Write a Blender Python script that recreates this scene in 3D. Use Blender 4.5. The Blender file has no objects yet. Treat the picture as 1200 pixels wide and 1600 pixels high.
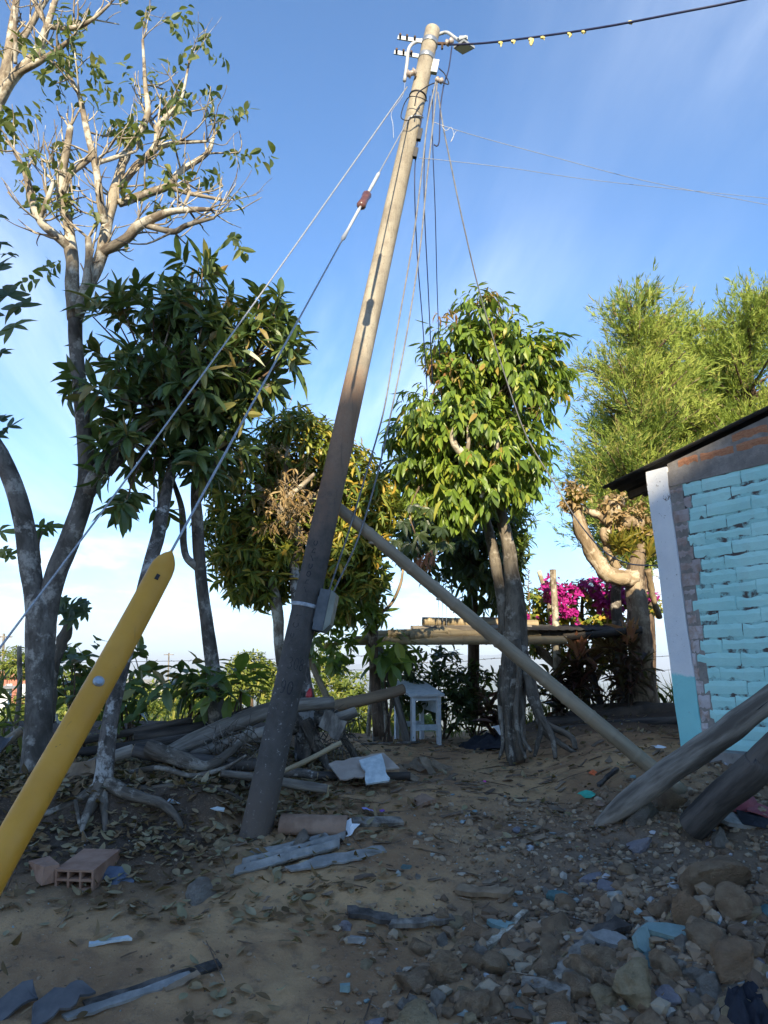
import bpy, bmesh, math, random
import numpy as np
from mathutils import Vector, Matrix

SC = bpy.context.scene
COL = SC.collection
rng = np.random.default_rng(7)
random.seed(7)

# ------------------------------------------------------------------ camera
FPX, PITCH, CAMZ = 1156.0, math.radians(12.2), 1.55
cam_d = bpy.data.cameras.new("camera")
cam = bpy.data.objects.new("camera", cam_d); COL.objects.link(cam)
cam.location = (0, 0, CAMZ)
cam.rotation_euler = (math.radians(90) + PITCH, 0, 0)
cam_d.sensor_fit = 'VERTICAL'; cam_d.sensor_height = 36.0
cam_d.lens = 36.0 * FPX / 1600.0
cam_d.clip_start = 0.05; cam_d.clip_end = 60000
SC.camera = cam

# ------------------------------------------------------------------ light
SUN_EL, SUN_AZ = math.radians(24.0), math.radians(-0.8)      # sun behind the camera, a hair to the right
sdir = Vector((math.sin(SUN_AZ)*math.cos(SUN_EL), -math.cos(SUN_AZ)*math.cos(SUN_EL), math.sin(SUN_EL)))
sun_d = bpy.data.lights.new("sun", 'SUN'); sun_d.energy = 4.8; sun_d.angle = math.radians(0.6)
sun_d.color = (1.0, 0.87, 0.63)
sun = bpy.data.objects.new("sun", sun_d); COL.objects.link(sun)
sun.rotation_euler = sdir.to_track_quat('Z', 'Y').to_euler()
sun.location = (0, -20, 30)

world = bpy.data.worlds.new("World"); SC.world = world; world.use_nodes = True
wn, wl = world.node_tree.nodes, world.node_tree.links
wn.clear()
w_out = wn.new('ShaderNodeOutputWorld'); w_bg = wn.new('ShaderNodeBackground')
w_sky = wn.new('ShaderNodeTexSky'); w_sky.sky_type = 'NISHITA'; w_sky.sun_disc = False
w_sky.sun_elevation = SUN_EL; w_sky.sun_rotation = math.radians(180) - SUN_AZ
w_sky.altitude = 1500; w_sky.air_density = 1.0; w_sky.dust_density = 0.1; w_sky.ozone_density = 3.2
w_bg.inputs['Strength'].default_value = 0.12
def wmath(op, a, b=None, c=None):
    n = wn.new('ShaderNodeMath'); n.operation = op
    for i, v in enumerate((a, b, c)):
        if v is None: continue
        if isinstance(v, (int, float)): n.inputs[i].default_value = v
        else: wl.new(v, n.inputs[i])
    return n.outputs[0]
w_tc = wn.new('ShaderNodeTexCoord'); w_sep = wn.new('ShaderNodeSeparateXYZ')
wl.new(w_tc.outputs['Generated'], w_sep.inputs[0])
zc = wmath('MAXIMUM', w_sep.outputs[2], 0.0)
zz = wmath('ADD', zc, 0.12)
w_cmb = wn.new('ShaderNodeCombineXYZ')
wl.new(wmath('DIVIDE', w_sep.outputs[0], zz), w_cmb.inputs[0]); wl.new(wmath('DIVIDE', w_sep.outputs[1], zz), w_cmb.inputs[1])
def wnoise(scale, detail, rough, dist, vec, loc=(0, 0, 0), scl=(1, 1, 1), rot=0.0):
    m = wn.new('ShaderNodeMapping'); m.inputs['Location'].default_value = loc; m.inputs['Scale'].default_value = scl
    m.inputs['Rotation'].default_value = (0, 0, rot)
    wl.new(vec, m.inputs['Vector'])
    n = wn.new('ShaderNodeTexNoise'); n.inputs['Scale'].default_value = scale; n.inputs['Detail'].default_value = detail
    n.inputs['Roughness'].default_value = rough; n.inputs['Distortion'].default_value = dist
    wl.new(m.outputs[0], n.inputs['Vector']); return n.outputs['Fac']
def wramp(v, lo, hi):
    n = wn.new('ShaderNodeMapRange'); n.interpolation_type = 'SMOOTHSTEP'
    n.inputs['From Min'].default_value = lo; n.inputs['From Max'].default_value = hi
    wl.new(v, n.inputs['Value']); return n.outputs[0]
# thin high cirrus streaks
cir = wmath('MULTIPLY', wramp(wnoise(1.1, 7, 0.62, 0.5, w_cmb.outputs[0], (3.1, 1.4, 0), (1.0, 0.35, 1), 0.6), 0.42, 0.80),
            wramp(wnoise(0.45, 2, 0.5, 0.0, w_cmb.outputs[0], (1.15, 4.3, 0)), 0.36, 0.62))
# low bank of small cumulus near the horizon
cum = wmath('MULTIPLY', wramp(wnoise(5.0, 7, 0.6, 0.1, w_tc.outputs['Generated'], (0.3, 0.1, 0.2), (1, 1, 3.2)), 0.44, 0.62),
            wmath('MULTIPLY', wramp(w_sep.outputs[2], 0.0, 0.03), wramp(w_sep.outputs[2], 0.24, 0.07)))
# pale moist air towards the horizon
low = wmath('POWER', wmath('SUBTRACT', 1.0, zc), 10.0)
cl = wmath('MINIMUM', wmath('ADD', wmath('MULTIPLY', cir, 0.6), wmath('MULTIPLY', cum, 0.75)), 0.92)
w_tint = wn.new('ShaderNodeMix'); w_tint.data_type = 'RGBA'; w_tint.blend_type = 'MULTIPLY'; w_tint.inputs['Factor'].default_value = 1.0
wl.new(w_sky.outputs[0], w_tint.inputs['A']); w_tint.inputs['B'].default_value = (.55, .87, 1.05, 1)      # clear tropical blue
w_mix0 = wn.new('ShaderNodeMix'); w_mix0.data_type = 'RGBA'
wl.new(wmath('MULTIPLY', low, 0.62), w_mix0.inputs['Factor']); wl.new(w_tint.outputs['Result'], w_mix0.inputs['A'])
w_mix0.inputs['B'].default_value = (6.0, 6.8, 7.2, 1)
w_mix = wn.new('ShaderNodeMix'); w_mix.data_type = 'RGBA'
wl.new(cl, w_mix.inputs['Factor']); wl.new(w_mix0.outputs['Result'], w_mix.inputs['A'])
w_mix.inputs['B'].default_value = (7.0, 7.5, 8.2, 1)
wl.new(w_mix.outputs['Result'], w_bg.inputs['Color']); wl.new(w_bg.outputs[0], w_out.inputs[0])

SC.view_settings.view_transform = 'Standard'; SC.view_settings.look = 'None'
SC.view_settings.exposure = 1.3; SC.view_settings.gamma = 1.0
SC.view_settings.use_curve_mapping = False
SC.render.engine = 'CYCLES'
SC.cycles.use_denoising = True
SC.cycles.max_bounces = 5; SC.cycles.transparent_max_bounces = 4
SC.cycles.volume_bounces = 0

# ------------------------------------------------------------------ helpers
CAM = np.array([0, 0, CAMZ])
def ray(px, py):
    x = (px-600)/FPX; y = (800-py)/FPX
    return np.array([x, math.cos(PITCH)-y*math.sin(PITCH), math.sin(PITCH)+y*math.cos(PITCH)])
def P(px, py, Y):
    d = ray(px, py); return CAM + d*(Y/d[1])
def lerp(a, b, t): return a+(b-a)*t
def sstep(a, b, x):
    t = np.clip((x-a)/(b-a), 0, 1); return t*t*(3-2*t)
def unit(v):
    v = np.asarray(v, float); return v/(np.linalg.norm(v, axis=-1, keepdims=True)+1e-12)

_perm = rng.permutation(512)
_perm = np.concatenate([_perm, _perm, _perm])
_val = rng.random(512)*2-1
def vnoise(x, y, z):
    x, y, z = np.broadcast_arrays(np.asarray(x, float), np.asarray(y, float), np.asarray(z, float))
    xi, yi, zi = np.floor(x).astype(int), np.floor(y).astype(int), np.floor(z).astype(int)
    u, v, w = x-xi, y-yi, z-zi
    u = u*u*(3-2*u); v = v*v*(3-2*v); w = w*w*(3-2*w)
    def h(a, b, c): return _val[_perm[(_perm[(_perm[a & 511]+b) & 511]+c) & 511]]
    r = 0
    for dx in (0, 1):
        for dy in (0, 1):
            for dz in (0, 1):
                r = r + h(xi+dx, yi+dy, zi+dz)*(u if dx else 1-u)*(v if dy else 1-v)*(w if dz else 1-w)
    return r
def fbm(x, y, z, octv=4, gain=0.5):
    r = 0; a = 1; f = 1
    for i in range(octv):
        r = r + a*vnoise(x*f+i*17.3, y*f+i*9.1, z*f+i*3.7); a *= gain; f *= 2.03
    return r

class MB:
    """collects shapes (world coordinates) into one mesh"""
    def __init__(s): s.v = []; s.f = []; s.n = 0; s.r = []; s.mi = []; s.tc = []; s.leafy = False
    def add(s, v, *faces, rnd=0.0, mi=0, tc=None):
        v = np.asarray(v, float).reshape(-1, 3); s.tc.append(v if tc is None else tc)
        for f in faces:
            f = np.asarray(f, int)
            if f.ndim == 1: f = f.reshape(1, -1)
            s.f.append(f + s.n); s.mi.append(np.full(len(f), mi))
        s.v.append(v); s.r.append(np.broadcast_to(np.asarray(rnd, float), (len(v),))); s.n += len(v); return s
    def mesh(s, name, base=(0, 0, 0), smooth=False):
        v = np.concatenate(s.v) - np.asarray(base); me = bpy.data.meshes.new(name)
        loops = np.concatenate([f.ravel() for f in s.f]); tot = np.concatenate([np.full(len(f), f.shape[1]) for f in s.f])
        start = np.concatenate([[0], np.cumsum(tot)[:-1]])
        me.vertices.add(len(v)); me.vertices.foreach_set('co', v.ravel())
        me.loops.add(len(loops)); me.loops.foreach_set('vertex_index', loops)
        me.polygons.add(len(tot)); me.polygons.foreach_set('loop_start', start); me.polygons.foreach_set('loop_total', tot)
        me.polygons.foreach_set('use_smooth', np.full(len(tot), smooth))
        mi = np.concatenate(s.mi)
        if mi.any(): me.polygons.foreach_set('material_index', mi)
        a = me.attributes.new('rnd', 'FLOAT', 'POINT'); a.data.foreach_set('value', np.concatenate(s.r))
        if not s.leafy:
            a = me.attributes.new('tc', 'FLOAT_VECTOR', 'POINT'); a.data.foreach_set('vector', np.concatenate(s.tc).ravel())
        me.update(); me.validate(); return me

BASE = {}
def thing(name, label, cat, loc, group=None):
    o = bpy.data.objects.new(name, None); COL.objects.link(o); o.location = loc; o.empty_display_size = 0.1
    o['label'] = label; o['category'] = cat
    if group: o['group'] = group
    BASE[o.name] = np.asarray(loc, float); return o
def setmat(me, mat):
    for m in (mat if isinstance(mat, (list, tuple)) else [mat]): me.materials.append(m)
def obj(name, mb, mat, parent=None, smooth=False, kind=None, label=None):
    """one mesh object; child of parent when given"""
    base = BASE[parent.name] if parent is not None else np.zeros(3)
    me = mb.mesh(name, base, smooth); setmat(me, mat)
    o = bpy.data.objects.new(name, me); COL.objects.link(o)
    if parent is not None: o.parent = parent; BASE[o.name] = base
    if kind: o['kind'] = kind
    if label: o['label'] = label
    return o
def solo(name, label, cat, mb, mat, group=None, smooth=False, base=None):
    """a thing that is one mesh, its origin at its base"""
    if base is None:
        v = np.concatenate(mb.v); base = np.array([v[:, 0].mean(), v[:, 1].mean(), v[:, 2].min()])
    me = mb.mesh(name, base, smooth); setmat(me, mat)
    o = bpy.data.objects.new(name, me); COL.objects.link(o); o.location = base
    o['label'] = label; o['category'] = cat
    if group: o['group'] = group
    BASE[o.name] = np.asarray(base, float); return o
def place(name, me, loc, rot=(0, 0, 0), scale=(1, 1, 1), parent=None):
    o = bpy.data.objects.new(name, me); COL.objects.link(o)
    if parent is not None: o.parent = parent; loc = np.asarray(loc)-BASE[parent.name]
    o.location = loc; o.rotation_euler = rot; o.scale = scale; return o
def tag(o, label, cat, group=None):
    o['label'] = label; o['category'] = cat
    if group: o['group'] = group
    return o

def crom(pts, n):
    """smooth curve through pts (any number of columns)"""
    p = np.asarray(pts, float)
    if len(p) == 2:
        t = np.linspace(0, 1, n)[:, None]; return p[0]*(1-t)+p[1]*t
    q = np.vstack([2*p[0]-p[1], p, 2*p[-1]-p[-2]])
    out = []
    T = np.linspace(0, len(p)-1, n); 
    for t in T:
        i = min(int(t), len(p)-2); u = t-i
        a, b, c, d = q[i], q[i+1], q[i+2], q[i+3]
        out.append(0.5*((2*b)+(-a+c)*u+(2*a-5*b+4*c-d)*u*u+(-a+3*b-3*c+d)*u**3))
    return np.array(out)
def tube(mb, pts, rad, sides=8, n=None, cap=True, rough=0.0, rfreq=6.0, rnd=0.0, flat=None, mi=0):
    """swept tube; pts (k,3), rad scalar or (k,), rough = relative surface noise"""
    pts = np.asarray(pts, float); rad = np.broadcast_to(np.asarray(rad, float), (len(pts),))
    if n is not None:
        c = crom(np.hstack([pts, rad[:, None]]), n); pts, rad = c[:, :3], np.maximum(c[:, 3], 1e-4)
    k = len(pts); tan = np.gradient(pts, axis=0); tan = unit(tan)
    ref = np.array([0, 0, 1.0]) if abs(tan[0][2]) < 0.9 else np.array([1.0, 0, 0])
    u = unit(np.cross(tan[0], ref)); us = [u]
    for i in range(1, k):
        u = us[-1]-tan[i]*np.dot(us[-1], tan[i]); us.append(unit(u))
    us = np.array(us); vs = np.cross(tan, us)
    ang = np.linspace(0, 2*math.pi, sides, endpoint=False)
    ca, sa = np.cos(ang), np.sin(ang)
    ring = us[:, None, :]*ca[None, :, None] + vs[:, None, :]*sa[None, :, None]
    R = np.repeat(rad[:, None], sides, 1)
    if rough:
        q = pts[:, None, :] + ring*rad[:, None, None]
        R = R*(1+rough*fbm(q[..., 0]*rfreq, q[..., 1]*rfreq, q[..., 2]*rfreq*0.45, 3))
    V = pts[:, None, :] + ring*R[..., None]
    i = np.arange(k-1)[:, None]*sides; j = np.arange(sides)[None, :]; j2 = (j+1) % sides
    F = np.stack([i+j, i+j2, i+sides+j2, i+sides+j], -1).reshape(-1, 4)
    fs = [F]
    if cap: fs += [np.arange(sides)[::-1], (k-1)*sides+np.arange(sides)]
    sl = np.concatenate([[0], np.cumsum(np.linalg.norm(np.diff(pts, axis=0), axis=1))]); off = rng.random(3)*20
    tc = np.stack([R*ca[None], R*sa[None], np.repeat(sl[:, None], sides, 1)], -1).reshape(-1, 3)+off
    mb.add(V.reshape(-1, 3), *fs, rnd=rnd, mi=mi, tc=tc); return mb
def hexa(mb, c, ax, ay, az, rnd=0.0, mi=0):
    """box: centre c, three half-axis vectors"""
    c, ax, ay, az = (np.asarray(q, float) for q in (c, ax, ay, az))
    v = [c+sx*ax+sy*ay+sz*az for sz in (-1, 1) for sy in (-1, 1) for sx in (-1, 1)]
    mb.add(v, [[0, 2, 3, 1], [4, 5, 7, 6], [0, 1, 5, 4], [2, 6, 7, 3], [0, 4, 6, 2], [1, 3, 7, 5]], rnd=rnd, mi=mi); return mb
def bar(mb, a, b, w, h, up=(0, 0, 1), **k):
    """rectangular bar between two points"""
    a, b = np.asarray(a, float), np.asarray(b, float); d = b-a; L = np.linalg.norm(d); d /= L
    s = np.cross(d, np.asarray(up, float)); s = s/np.linalg.norm(s) if np.linalg.norm(s) > 1e-6 else np.array([1.0, 0, 0])
    t = np.cross(s, d); return hexa(mb, (a+b)/2, d*L/2, s*w/2, t*h/2, **k)
def plank(mb, a, b, w, h, up=(0, 0, 1), seg=10, rag=0.0, warp=0.0, seed=0, mi=0):
    """weathered board with uneven edges and a slight warp"""
    a, b = np.asarray(a, float), np.asarray(b, float); d = b-a; L = np.linalg.norm(d); d /= L
    s = unit(np.cross(d, np.asarray(up, float))); t = np.cross(s, d); rr = np.random.default_rng(seed)
    V = []
    for i in range(seg+1):
        u = i/seg; c = a+d*L*u+t*warp*math.sin(u*3+seed)
        wl_, wr = w/2*(1+rag*rr.normal()), w/2*(1+rag*rr.normal())
        e = d*rag*w*rr.normal() if i in (0, seg) else 0
        e2 = d*rag*w*rr.normal() if i in (0, seg) else 0
        V += [c-s*wl_-t*h/2+e, c+s*wr-t*h/2+e2, c+s*wr+t*h/2+e2, c-s*wl_+t*h/2+e]
    F = [[4*i+j, 4*i+(j+1) % 4, 4*i+4+(j+1) % 4, 4*i+4+j] for i in range(seg) for j in range(4)]
    mb.add(V, F, [3, 2, 1, 0], [4*seg, 4*seg+1, 4*seg+2, 4*seg+3], mi=mi); return mb

# ------------------------------------------------------------------ leaves
def leaf_template(kind):
    """(verts, quads/tris) of a leaf along +x, width +-y, normal +z"""
    if kind == 'oval': xs, ws = [0, .22, .5, .78, 1], [.03, .36, .5, .34, 0]
    elif kind == 'lance': xs, ws = [0, .3, .65, 1], [.04, .42, .46, 0]
    elif kind == 'blade': xs, ws = [0, .4, 1], [.5, .5, 0]
    else: xs, ws = [0, .5, 1], [.1, .5, 0]
    if kind == 'needle': return np.array([[0, -.5, 0], [0, .5, 0], [.6, .35, 0], [1, 0, -.05]]), np.array([[0, 1, 2, 3]]), np.zeros((0, 3), int)
    v = []; 
    for x, w in zip(xs, ws):
        z = -.22*x*x
        if w == 0: v.append([x, 0, z])
        else: v += [[x, -w, z+.12*w], [x, 0, z], [x, w, z+.12*w]]
    f4, f3 = [], []
    k = len(xs)-1
    for i in range(k):
        b = 3*i
        if i < k-1: f4 += [[b, b+1, b+4, b+3], [b+1, b+2, b+5, b+4]]
        else: f3 += [[b, b+1, b+3], [b+1, b+2, b+3]]
    return np.array(v, float), np.array(f4, int).reshape(-1, 4), np.array(f3, int).reshape(-1, 3)
LT = {k: leaf_template(k) for k in ('oval', 'lance', 'blade', 'tiny', 'needle')}
def leaf_frames(d, nrm):
    d = unit(d); y = np.cross(nrm, d); y = unit(y); z = np.cross(d, y); return d, y, z
def leaves(mb, pos, d, nrm, L, W, kind='oval', rnd=None, curl=None):
    pos = np.asarray(pos, float); N = len(pos); mb.leafy = True
    if N == 0: return mb
    v, f4, f3 = LT[kind]; x, y, z = leaf_frames(np.asarray(d, float), np.asarray(nrm, float))
    L = np.broadcast_to(np.asarray(L, float), (N,)); W = np.broadcast_to(np.asarray(W, float), (N,))
    if curl is None: curl = rng.normal(1.1, .8, N); W = W*rng.uniform(.75, 1.2, N); L = L*np.exp(rng.normal(-.05, .22, N))
    c = np.broadcast_to(np.asarray(curl, float), (N,))
    V = pos[:, None, :] + x[:, None, :]*(v[None, :, 0:1]*L[:, None, None]) + y[:, None, :]*(v[None, :, 1:2]*W[:, None, None]) \
        + z[:, None, :]*(v[None, :, 2:3]*(L*c)[:, None, None])
    off = (np.arange(N)*len(v))[:, None, None]
    if rnd is None: rnd = rng.random(N)
    fs = []
    if len(f4): fs.append((f4[None]+off).reshape(-1, 4))
    if len(f3): fs.append((f3[None]+off).reshape(-1, 3))
    mb.add(V.reshape(-1, 3), *fs, rnd=np.repeat(rnd, len(v))); return mb
def leaf_mesh(kind, wl, name='leaf', curl=1.0):
    m = MB(); leaves(m, [[0, 0, 0]], [[1, 0, 0]], [[0, 0, 1]], 1.0, wl, kind, rnd=np.zeros(1), curl=curl); return m.mesh(name)
def sprig(pos, axis, n, axlen, a, b, droop, r=None):
    """n leaves spiralling along an axis at each position -> pos, dir, normal arrays"""
    r = r or rng; S = len(pos); axis = unit(axis)
    ref = np.where(np.abs(axis[:, 2:3]) < .9, np.array([[0, 0, 1.0]]), np.array([[1.0, 0, 0]]))
    u = unit(np.cross(axis, ref)); v = np.cross(axis, u)
    k = np.arange(n)[None, :]; ph = k*2.4+r.random((S, 1))*6.28+r.normal(0, .25, (S, n))
    rad = u[:, None, :]*np.cos(ph)[..., None]+v[:, None, :]*np.sin(ph)[..., None]
    t = (k+r.random((S, n))*.6)/n
    p = pos[:, None, :]+axis[:, None, :]*(t*np.broadcast_to(np.asarray(axlen).reshape(-1, 1), (S, 1)))[..., None]
    d = axis[:, None, :]*a*(0.5+t[..., None])+rad*b+np.array([0, 0, -1.0])*droop+r.normal(0, .12, (S, n, 3))
    nrm = axis[:, None, :]*.8+np.array([0, 0, .7])+rad*.15+r.normal(0, .25, (S, n, 3))
    return p.reshape(-1, 3), d.reshape(-1, 3), nrm.reshape(-1, 3)
def shell(ells, count, inner=.55, r=None):
    """points spread through the outer shell of a union of ellipsoids [(centre, radii)], with outward directions"""
    r = r or rng; w = np.array([np.prod(e[1])**(2/3) for e in ells]); idx = r.choice(len(ells), count, p=w/w.sum())
    d = unit(r.normal(size=(count, 3))); q = (inner**3+(1-inner**3)*r.random(count))**(1/3)
    c = np.array([ells[i][0] for i in idx]); R = np.array([ells[i][1] for i in idx])
    return c+d*R*q[:, None], unit(d/R), idx
def ell(px, py, Y, rx, ry, rd=None):
    """ellipsoid seen at a pixel, radii in pixels at that depth, rd = depth radius in metres"""
    c = P(px, py, Y); s = np.linalg.norm(c-CAM)/np.linalg.norm(ray(px, py))/FPX
    return (c, np.array([rx*s, rd or (rx+ry)*.5*s, ry*s]))
def wpx(px, py, Y, r): 
    """pixel half-width to metres"""
    return r*np.linalg.norm(P(px, py, Y)-CAM)/np.linalg.norm(ray(px, py))/FPX
def limb(mb, pts, sides=10, n=None, rough=.10, rfreq=7., rnd=0.0):
    """pts rows: px, py, Y, half-width in px"""
    q = np.array([P(a, b, c) for a, b, c, d in pts]); r = np.array([wpx(*p) for p in pts])
    tube(mb, q, r, sides, n or max(6, 5*len(pts)), rough=rough, rfreq=rfreq, rnd=rnd); return q, r
def grow(mb, start, d, L, r, depth, out, spread=.7, up=.15, rr=None, sides=5, kids=2):
    """recursive twigs; collects tips (pos, dir)"""
    rr = rr or rng; d = unit(d); pts = [np.asarray(start, float)]; dd = d.copy()
    for i in range(3):
        dd = unit(dd+rr.normal(0, .16, 3)+np.array([0, 0, up*.4])); pts.append(pts[-1]+dd*L/3)
    tube(mb, pts, np.linspace(r, r*.55, 4), sides, 7)
    if depth == 0: out.append((pts[-1], dd, L)); return
    for i in range(kids+(rr.random() < .35)):
        t = rr.uniform(.45, 1); j = min(int(t*3), 2); s = pts[j]+(pts[j+1]-pts[j])*(t*3-j)
        nd = unit(dd+rr.normal(0, spread, 3)+np.array([0, 0, up]))
        grow(mb, s, nd, L*rr.uniform(.6, .85), r*.6, depth-1, out, spread, up, rr, max(4, sides-1), kids)
    out.append((pts[-1], dd, L))

# ------------------------------------------------------------------ materials
MATS = {}
class NT:
    def __init__(s, name):
        s.m = bpy.data.materials.new(name); s.m.use_nodes = True; s.t = s.m.node_tree; s.t.nodes.clear()
        s.out = s.t.nodes.new('ShaderNodeOutputMaterial'); s.p = s.t.nodes.new('ShaderNodeBsdfPrincipled')
        s.t.links.new(s.p.outputs[0], s.out.inputs[0]); s.tc = s.t.nodes.new('ShaderNodeTexCoord')
        s.vec = s.tc.outputs['Object']
    def inp(s, sock, v):
        if isinstance(v, (int, float)): sock.default_value = v
        elif isinstance(v, (tuple, list)): sock.default_value = tuple(v)+((1,) if len(v) == 3 and sock.type == 'RGBA' else ())
        else: s.t.links.new(v, sock)
    def mapping(s, scl=(1, 1, 1), rot=(0, 0, 0), vec=None):
        n = s.t.nodes.new('ShaderNodeMapping'); n.inputs['Scale'].default_value = scl; n.inputs['Rotation'].default_value = rot
        s.t.links.new(vec or s.vec, n.inputs['Vector']); return n.outputs[0]
    def noise(s, scale, detail=5, rough=.55, dist=0, vec=None):
        n = s.t.nodes.new('ShaderNodeTexNoise'); n.inputs['Scale'].default_value = scale; n.inputs['Detail'].default_value = detail
        n.inputs['Roughness'].default_value = rough; n.inputs['Distortion'].default_value = dist
        s.t.links.new(vec or s.vec, n.inputs['Vector']); return n.outputs['Fac']
    def voro(s, scale, vec=None, feature='F1'):
        n = s.t.nodes.new('ShaderNodeTexVoronoi'); n.inputs['Scale'].default_value = scale; n.feature = feature
        s.t.links.new(vec or s.vec, n.inputs['Vector']); return n.outputs['Distance']
    def math(s, op, a, b=0.0, clamp=False):
        n = s.t.nodes.new('ShaderNodeMath'); n.operation = op; n.use_clamp = clamp; s.inp(n.inputs[0], a); s.inp(n.inputs[1], b); return n.outputs[0]
    def rng(s, v, lo, hi, a=0.0, b=1.0):
        n = s.t.nodes.new('ShaderNodeMapRange'); n.interpolation_type = 'SMOOTHSTEP'
        s.inp(n.inputs['Value'], v); n.inputs['From Min'].default_value = lo; n.inputs['From Max'].default_value = hi
        n.inputs['To Min'].default_value = a; n.inputs['To Max'].default_value = b; return n.outputs[0]
    def ramp(s, v, cols):
        n = s.t.nodes.new('ShaderNodeValToRGB'); e = n.color_ramp.elements
        while len(e) < len(cols): e.new(0.5)
        for i, (p, c) in enumerate(cols): e[i].position = p; e[i].color = tuple(c)+(1,)
        s.inp(n.inputs[0], v); return n.outputs[0]
    def mix(s, f, a, b, mode='MIX'):
        n = s.t.nodes.new('ShaderNodeMix'); n.data_type = 'RGBA'; n.blend_type = mode
        s.inp(n.inputs['Factor'], f); s.inp(n.inputs['A'], a); s.inp(n.inputs['B'], b); return n.outputs['Result']
    def attr(s, name):
        n = s.t.nodes.new('ShaderNodeAttribute'); n.attribute_name = name; return n.outputs['Fac']
    def along(s):
        n = s.t.nodes.new('ShaderNodeAttribute'); n.attribute_name = 'tc'; return n.outputs['Vector']
    def objrand(s): return s.t.nodes.new('ShaderNodeObjectInfo').outputs['Random']
    def pos(s):
        n = s.t.nodes.new('ShaderNodeNewGeometry'); x = s.t.nodes.new('ShaderNodeSeparateXYZ'); s.t.links.new(n.outputs['Position'], x.inputs[0]); return x.outputs
    def wpos(s):
        return s.t.nodes.new('ShaderNodeNewGeometry').outputs['Position']
    def bump(s, h, strength=.5, dist=.01, prev=None):
        n = s.t.nodes.new('ShaderNodeBump'); n.inputs['Strength'].default_value = strength; n.inputs['Distance'].default_value = dist
        s.inp(n.inputs['Height'], h)
        if prev: s.t.links.new(prev, n.inputs['Normal'])
        return n.outputs[0]
    def done(s, col, rough=.8, normal=None, metal=0.0, spec=.3):
        s.inp(s.p.inputs['Base Color'], col); s.inp(s.p.inputs['Roughness'], rough); s.inp(s.p.inputs['Metallic'], metal)
        s.inp(s.p.inputs['Specular IOR Level'], spec)
        if normal: s.t.links.new(normal, s.p.inputs['Normal'])
        return s.m
def m_simple(name, c1, c2, scale=8, rough=.8, bump=.3, bscale=40, bdist=.004, metal=0, spec=.3, detail=5, lo=.35, hi=.65, stretch=(1, 1, 1), grain=False):
    t = NT(name); v = t.mapping(stretch, vec=t.along() if grain else None); n = t.noise(scale, detail, .6, vec=v)
    return t.done(t.mix(t.rng(n, lo, hi), c1, c2), rough, t.bump(t.noise(bscale, 4, .6, vec=v), bump, bdist) if bump else None, metal, spec)
def m_leaf(name, cols, rough=.5, trans=.3, spec=.4):
    """leaf: colour differs leaf by leaf (own random number), thin so light passes through"""
    t = NT(name); v = t.math('FRACT', t.math('ADD', t.attr('rnd'), t.objrand()))
    c = t.ramp(v, cols); c = t.mix(t.rng(t.noise(14, 3), .3, .7, 0, .35), c, t.mix(.5, c, (.02, .03, .01)))
    t.done(c, rough, None, 0, spec)
    tr = t.t.nodes.new('ShaderNodeBsdfTranslucent'); t.inp(tr.inputs[0], t.mix(.5, c, (.35, .45, .05), 'MIX'))
    ms = t.t.nodes.new('ShaderNodeMixShader'); ms.inputs[0].default_value = trans
    t.t.links.new(t.p.outputs[0], ms.inputs[1]); t.t.links.new(tr.outputs[0], ms.inputs[2]); t.t.links.new(ms.outputs[0], t.out.inputs[0])
    return t.m
def m_bark(name, dark, mid, pale, lichen=.5, scale=9, stretch=.35, bdist=.012):
    t = NT(name); al = t.along(); v = t.mapping((1, 1, stretch), vec=al); n1 = t.noise(scale, 6, .65, .4, v); n2 = t.noise(scale*.45, 5, .7, vec=al); n3 = t.noise(scale*4, 3, .6, vec=v)
    c = t.mix(t.rng(n1, .35, .62), dark, mid); c = t.mix(t.rng(n2, .62-lichen*.22, .70-lichen*.18), c, pale)
    c = t.mix(t.rng(n3, .52, .72, 0, .55), c, dark)
    return t.done(c, .92, t.bump(n3, .5, bdist*.5, t.bump(n1, .8, bdist)), 0, .15)
HAZE = True
# ------------------------------------------------------------------ terrain
def macro(x, y):
    x = np.asarray(x, float); y = np.asarray(y, float)
    z = np.interp(y, [-60, 0, 3.0, 3.74, 4.6, 5.7, 6.5, 7.5, 9, 11, 12.3], [-.3, -.1, -.05, 0.02, .2, .42, .53, .6, .64, .68, .62])
    z = z + .21*sstep(-1.1, -1.5, x+.15*np.sin(y*5))*sstep(5.74, 5.96, y+.05*np.sin(x*4))*(1-sstep(10, 12, y)*.6)
    z = z + .27*sstep(1.3, 2.9, x)*sstep(4.6, 6.4, y)*(1-sstep(11, 13, y)) + .12*sstep(2, 3.4, x)*sstep(8.6, 10, y)*(1-sstep(11, 13, y))
    z = z + .24*sstep(.7, 2.0, x)*sstep(3.3, 3.95, y)*(1-sstep(4.3, 5.1, y))
    yy = np.maximum(y, 12.3)
    zl = np.interp(yy, [12.3, 16, 25, 60, 150, 400, 2000, 25000, 50000], [0, -.9, -1.4, -.9, -8, -45, -230, -330, -330])
    zr = np.interp(yy, [12.3, 15, 25, 60, 200, 1000, 4000, 25000, 50000], [0, -1.8, -8, -26, -85, -230, -310, -330, -330])
    a = sstep(-.30, -.06, x/yy)
    return z + lerp(zl, zr, a)
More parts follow.
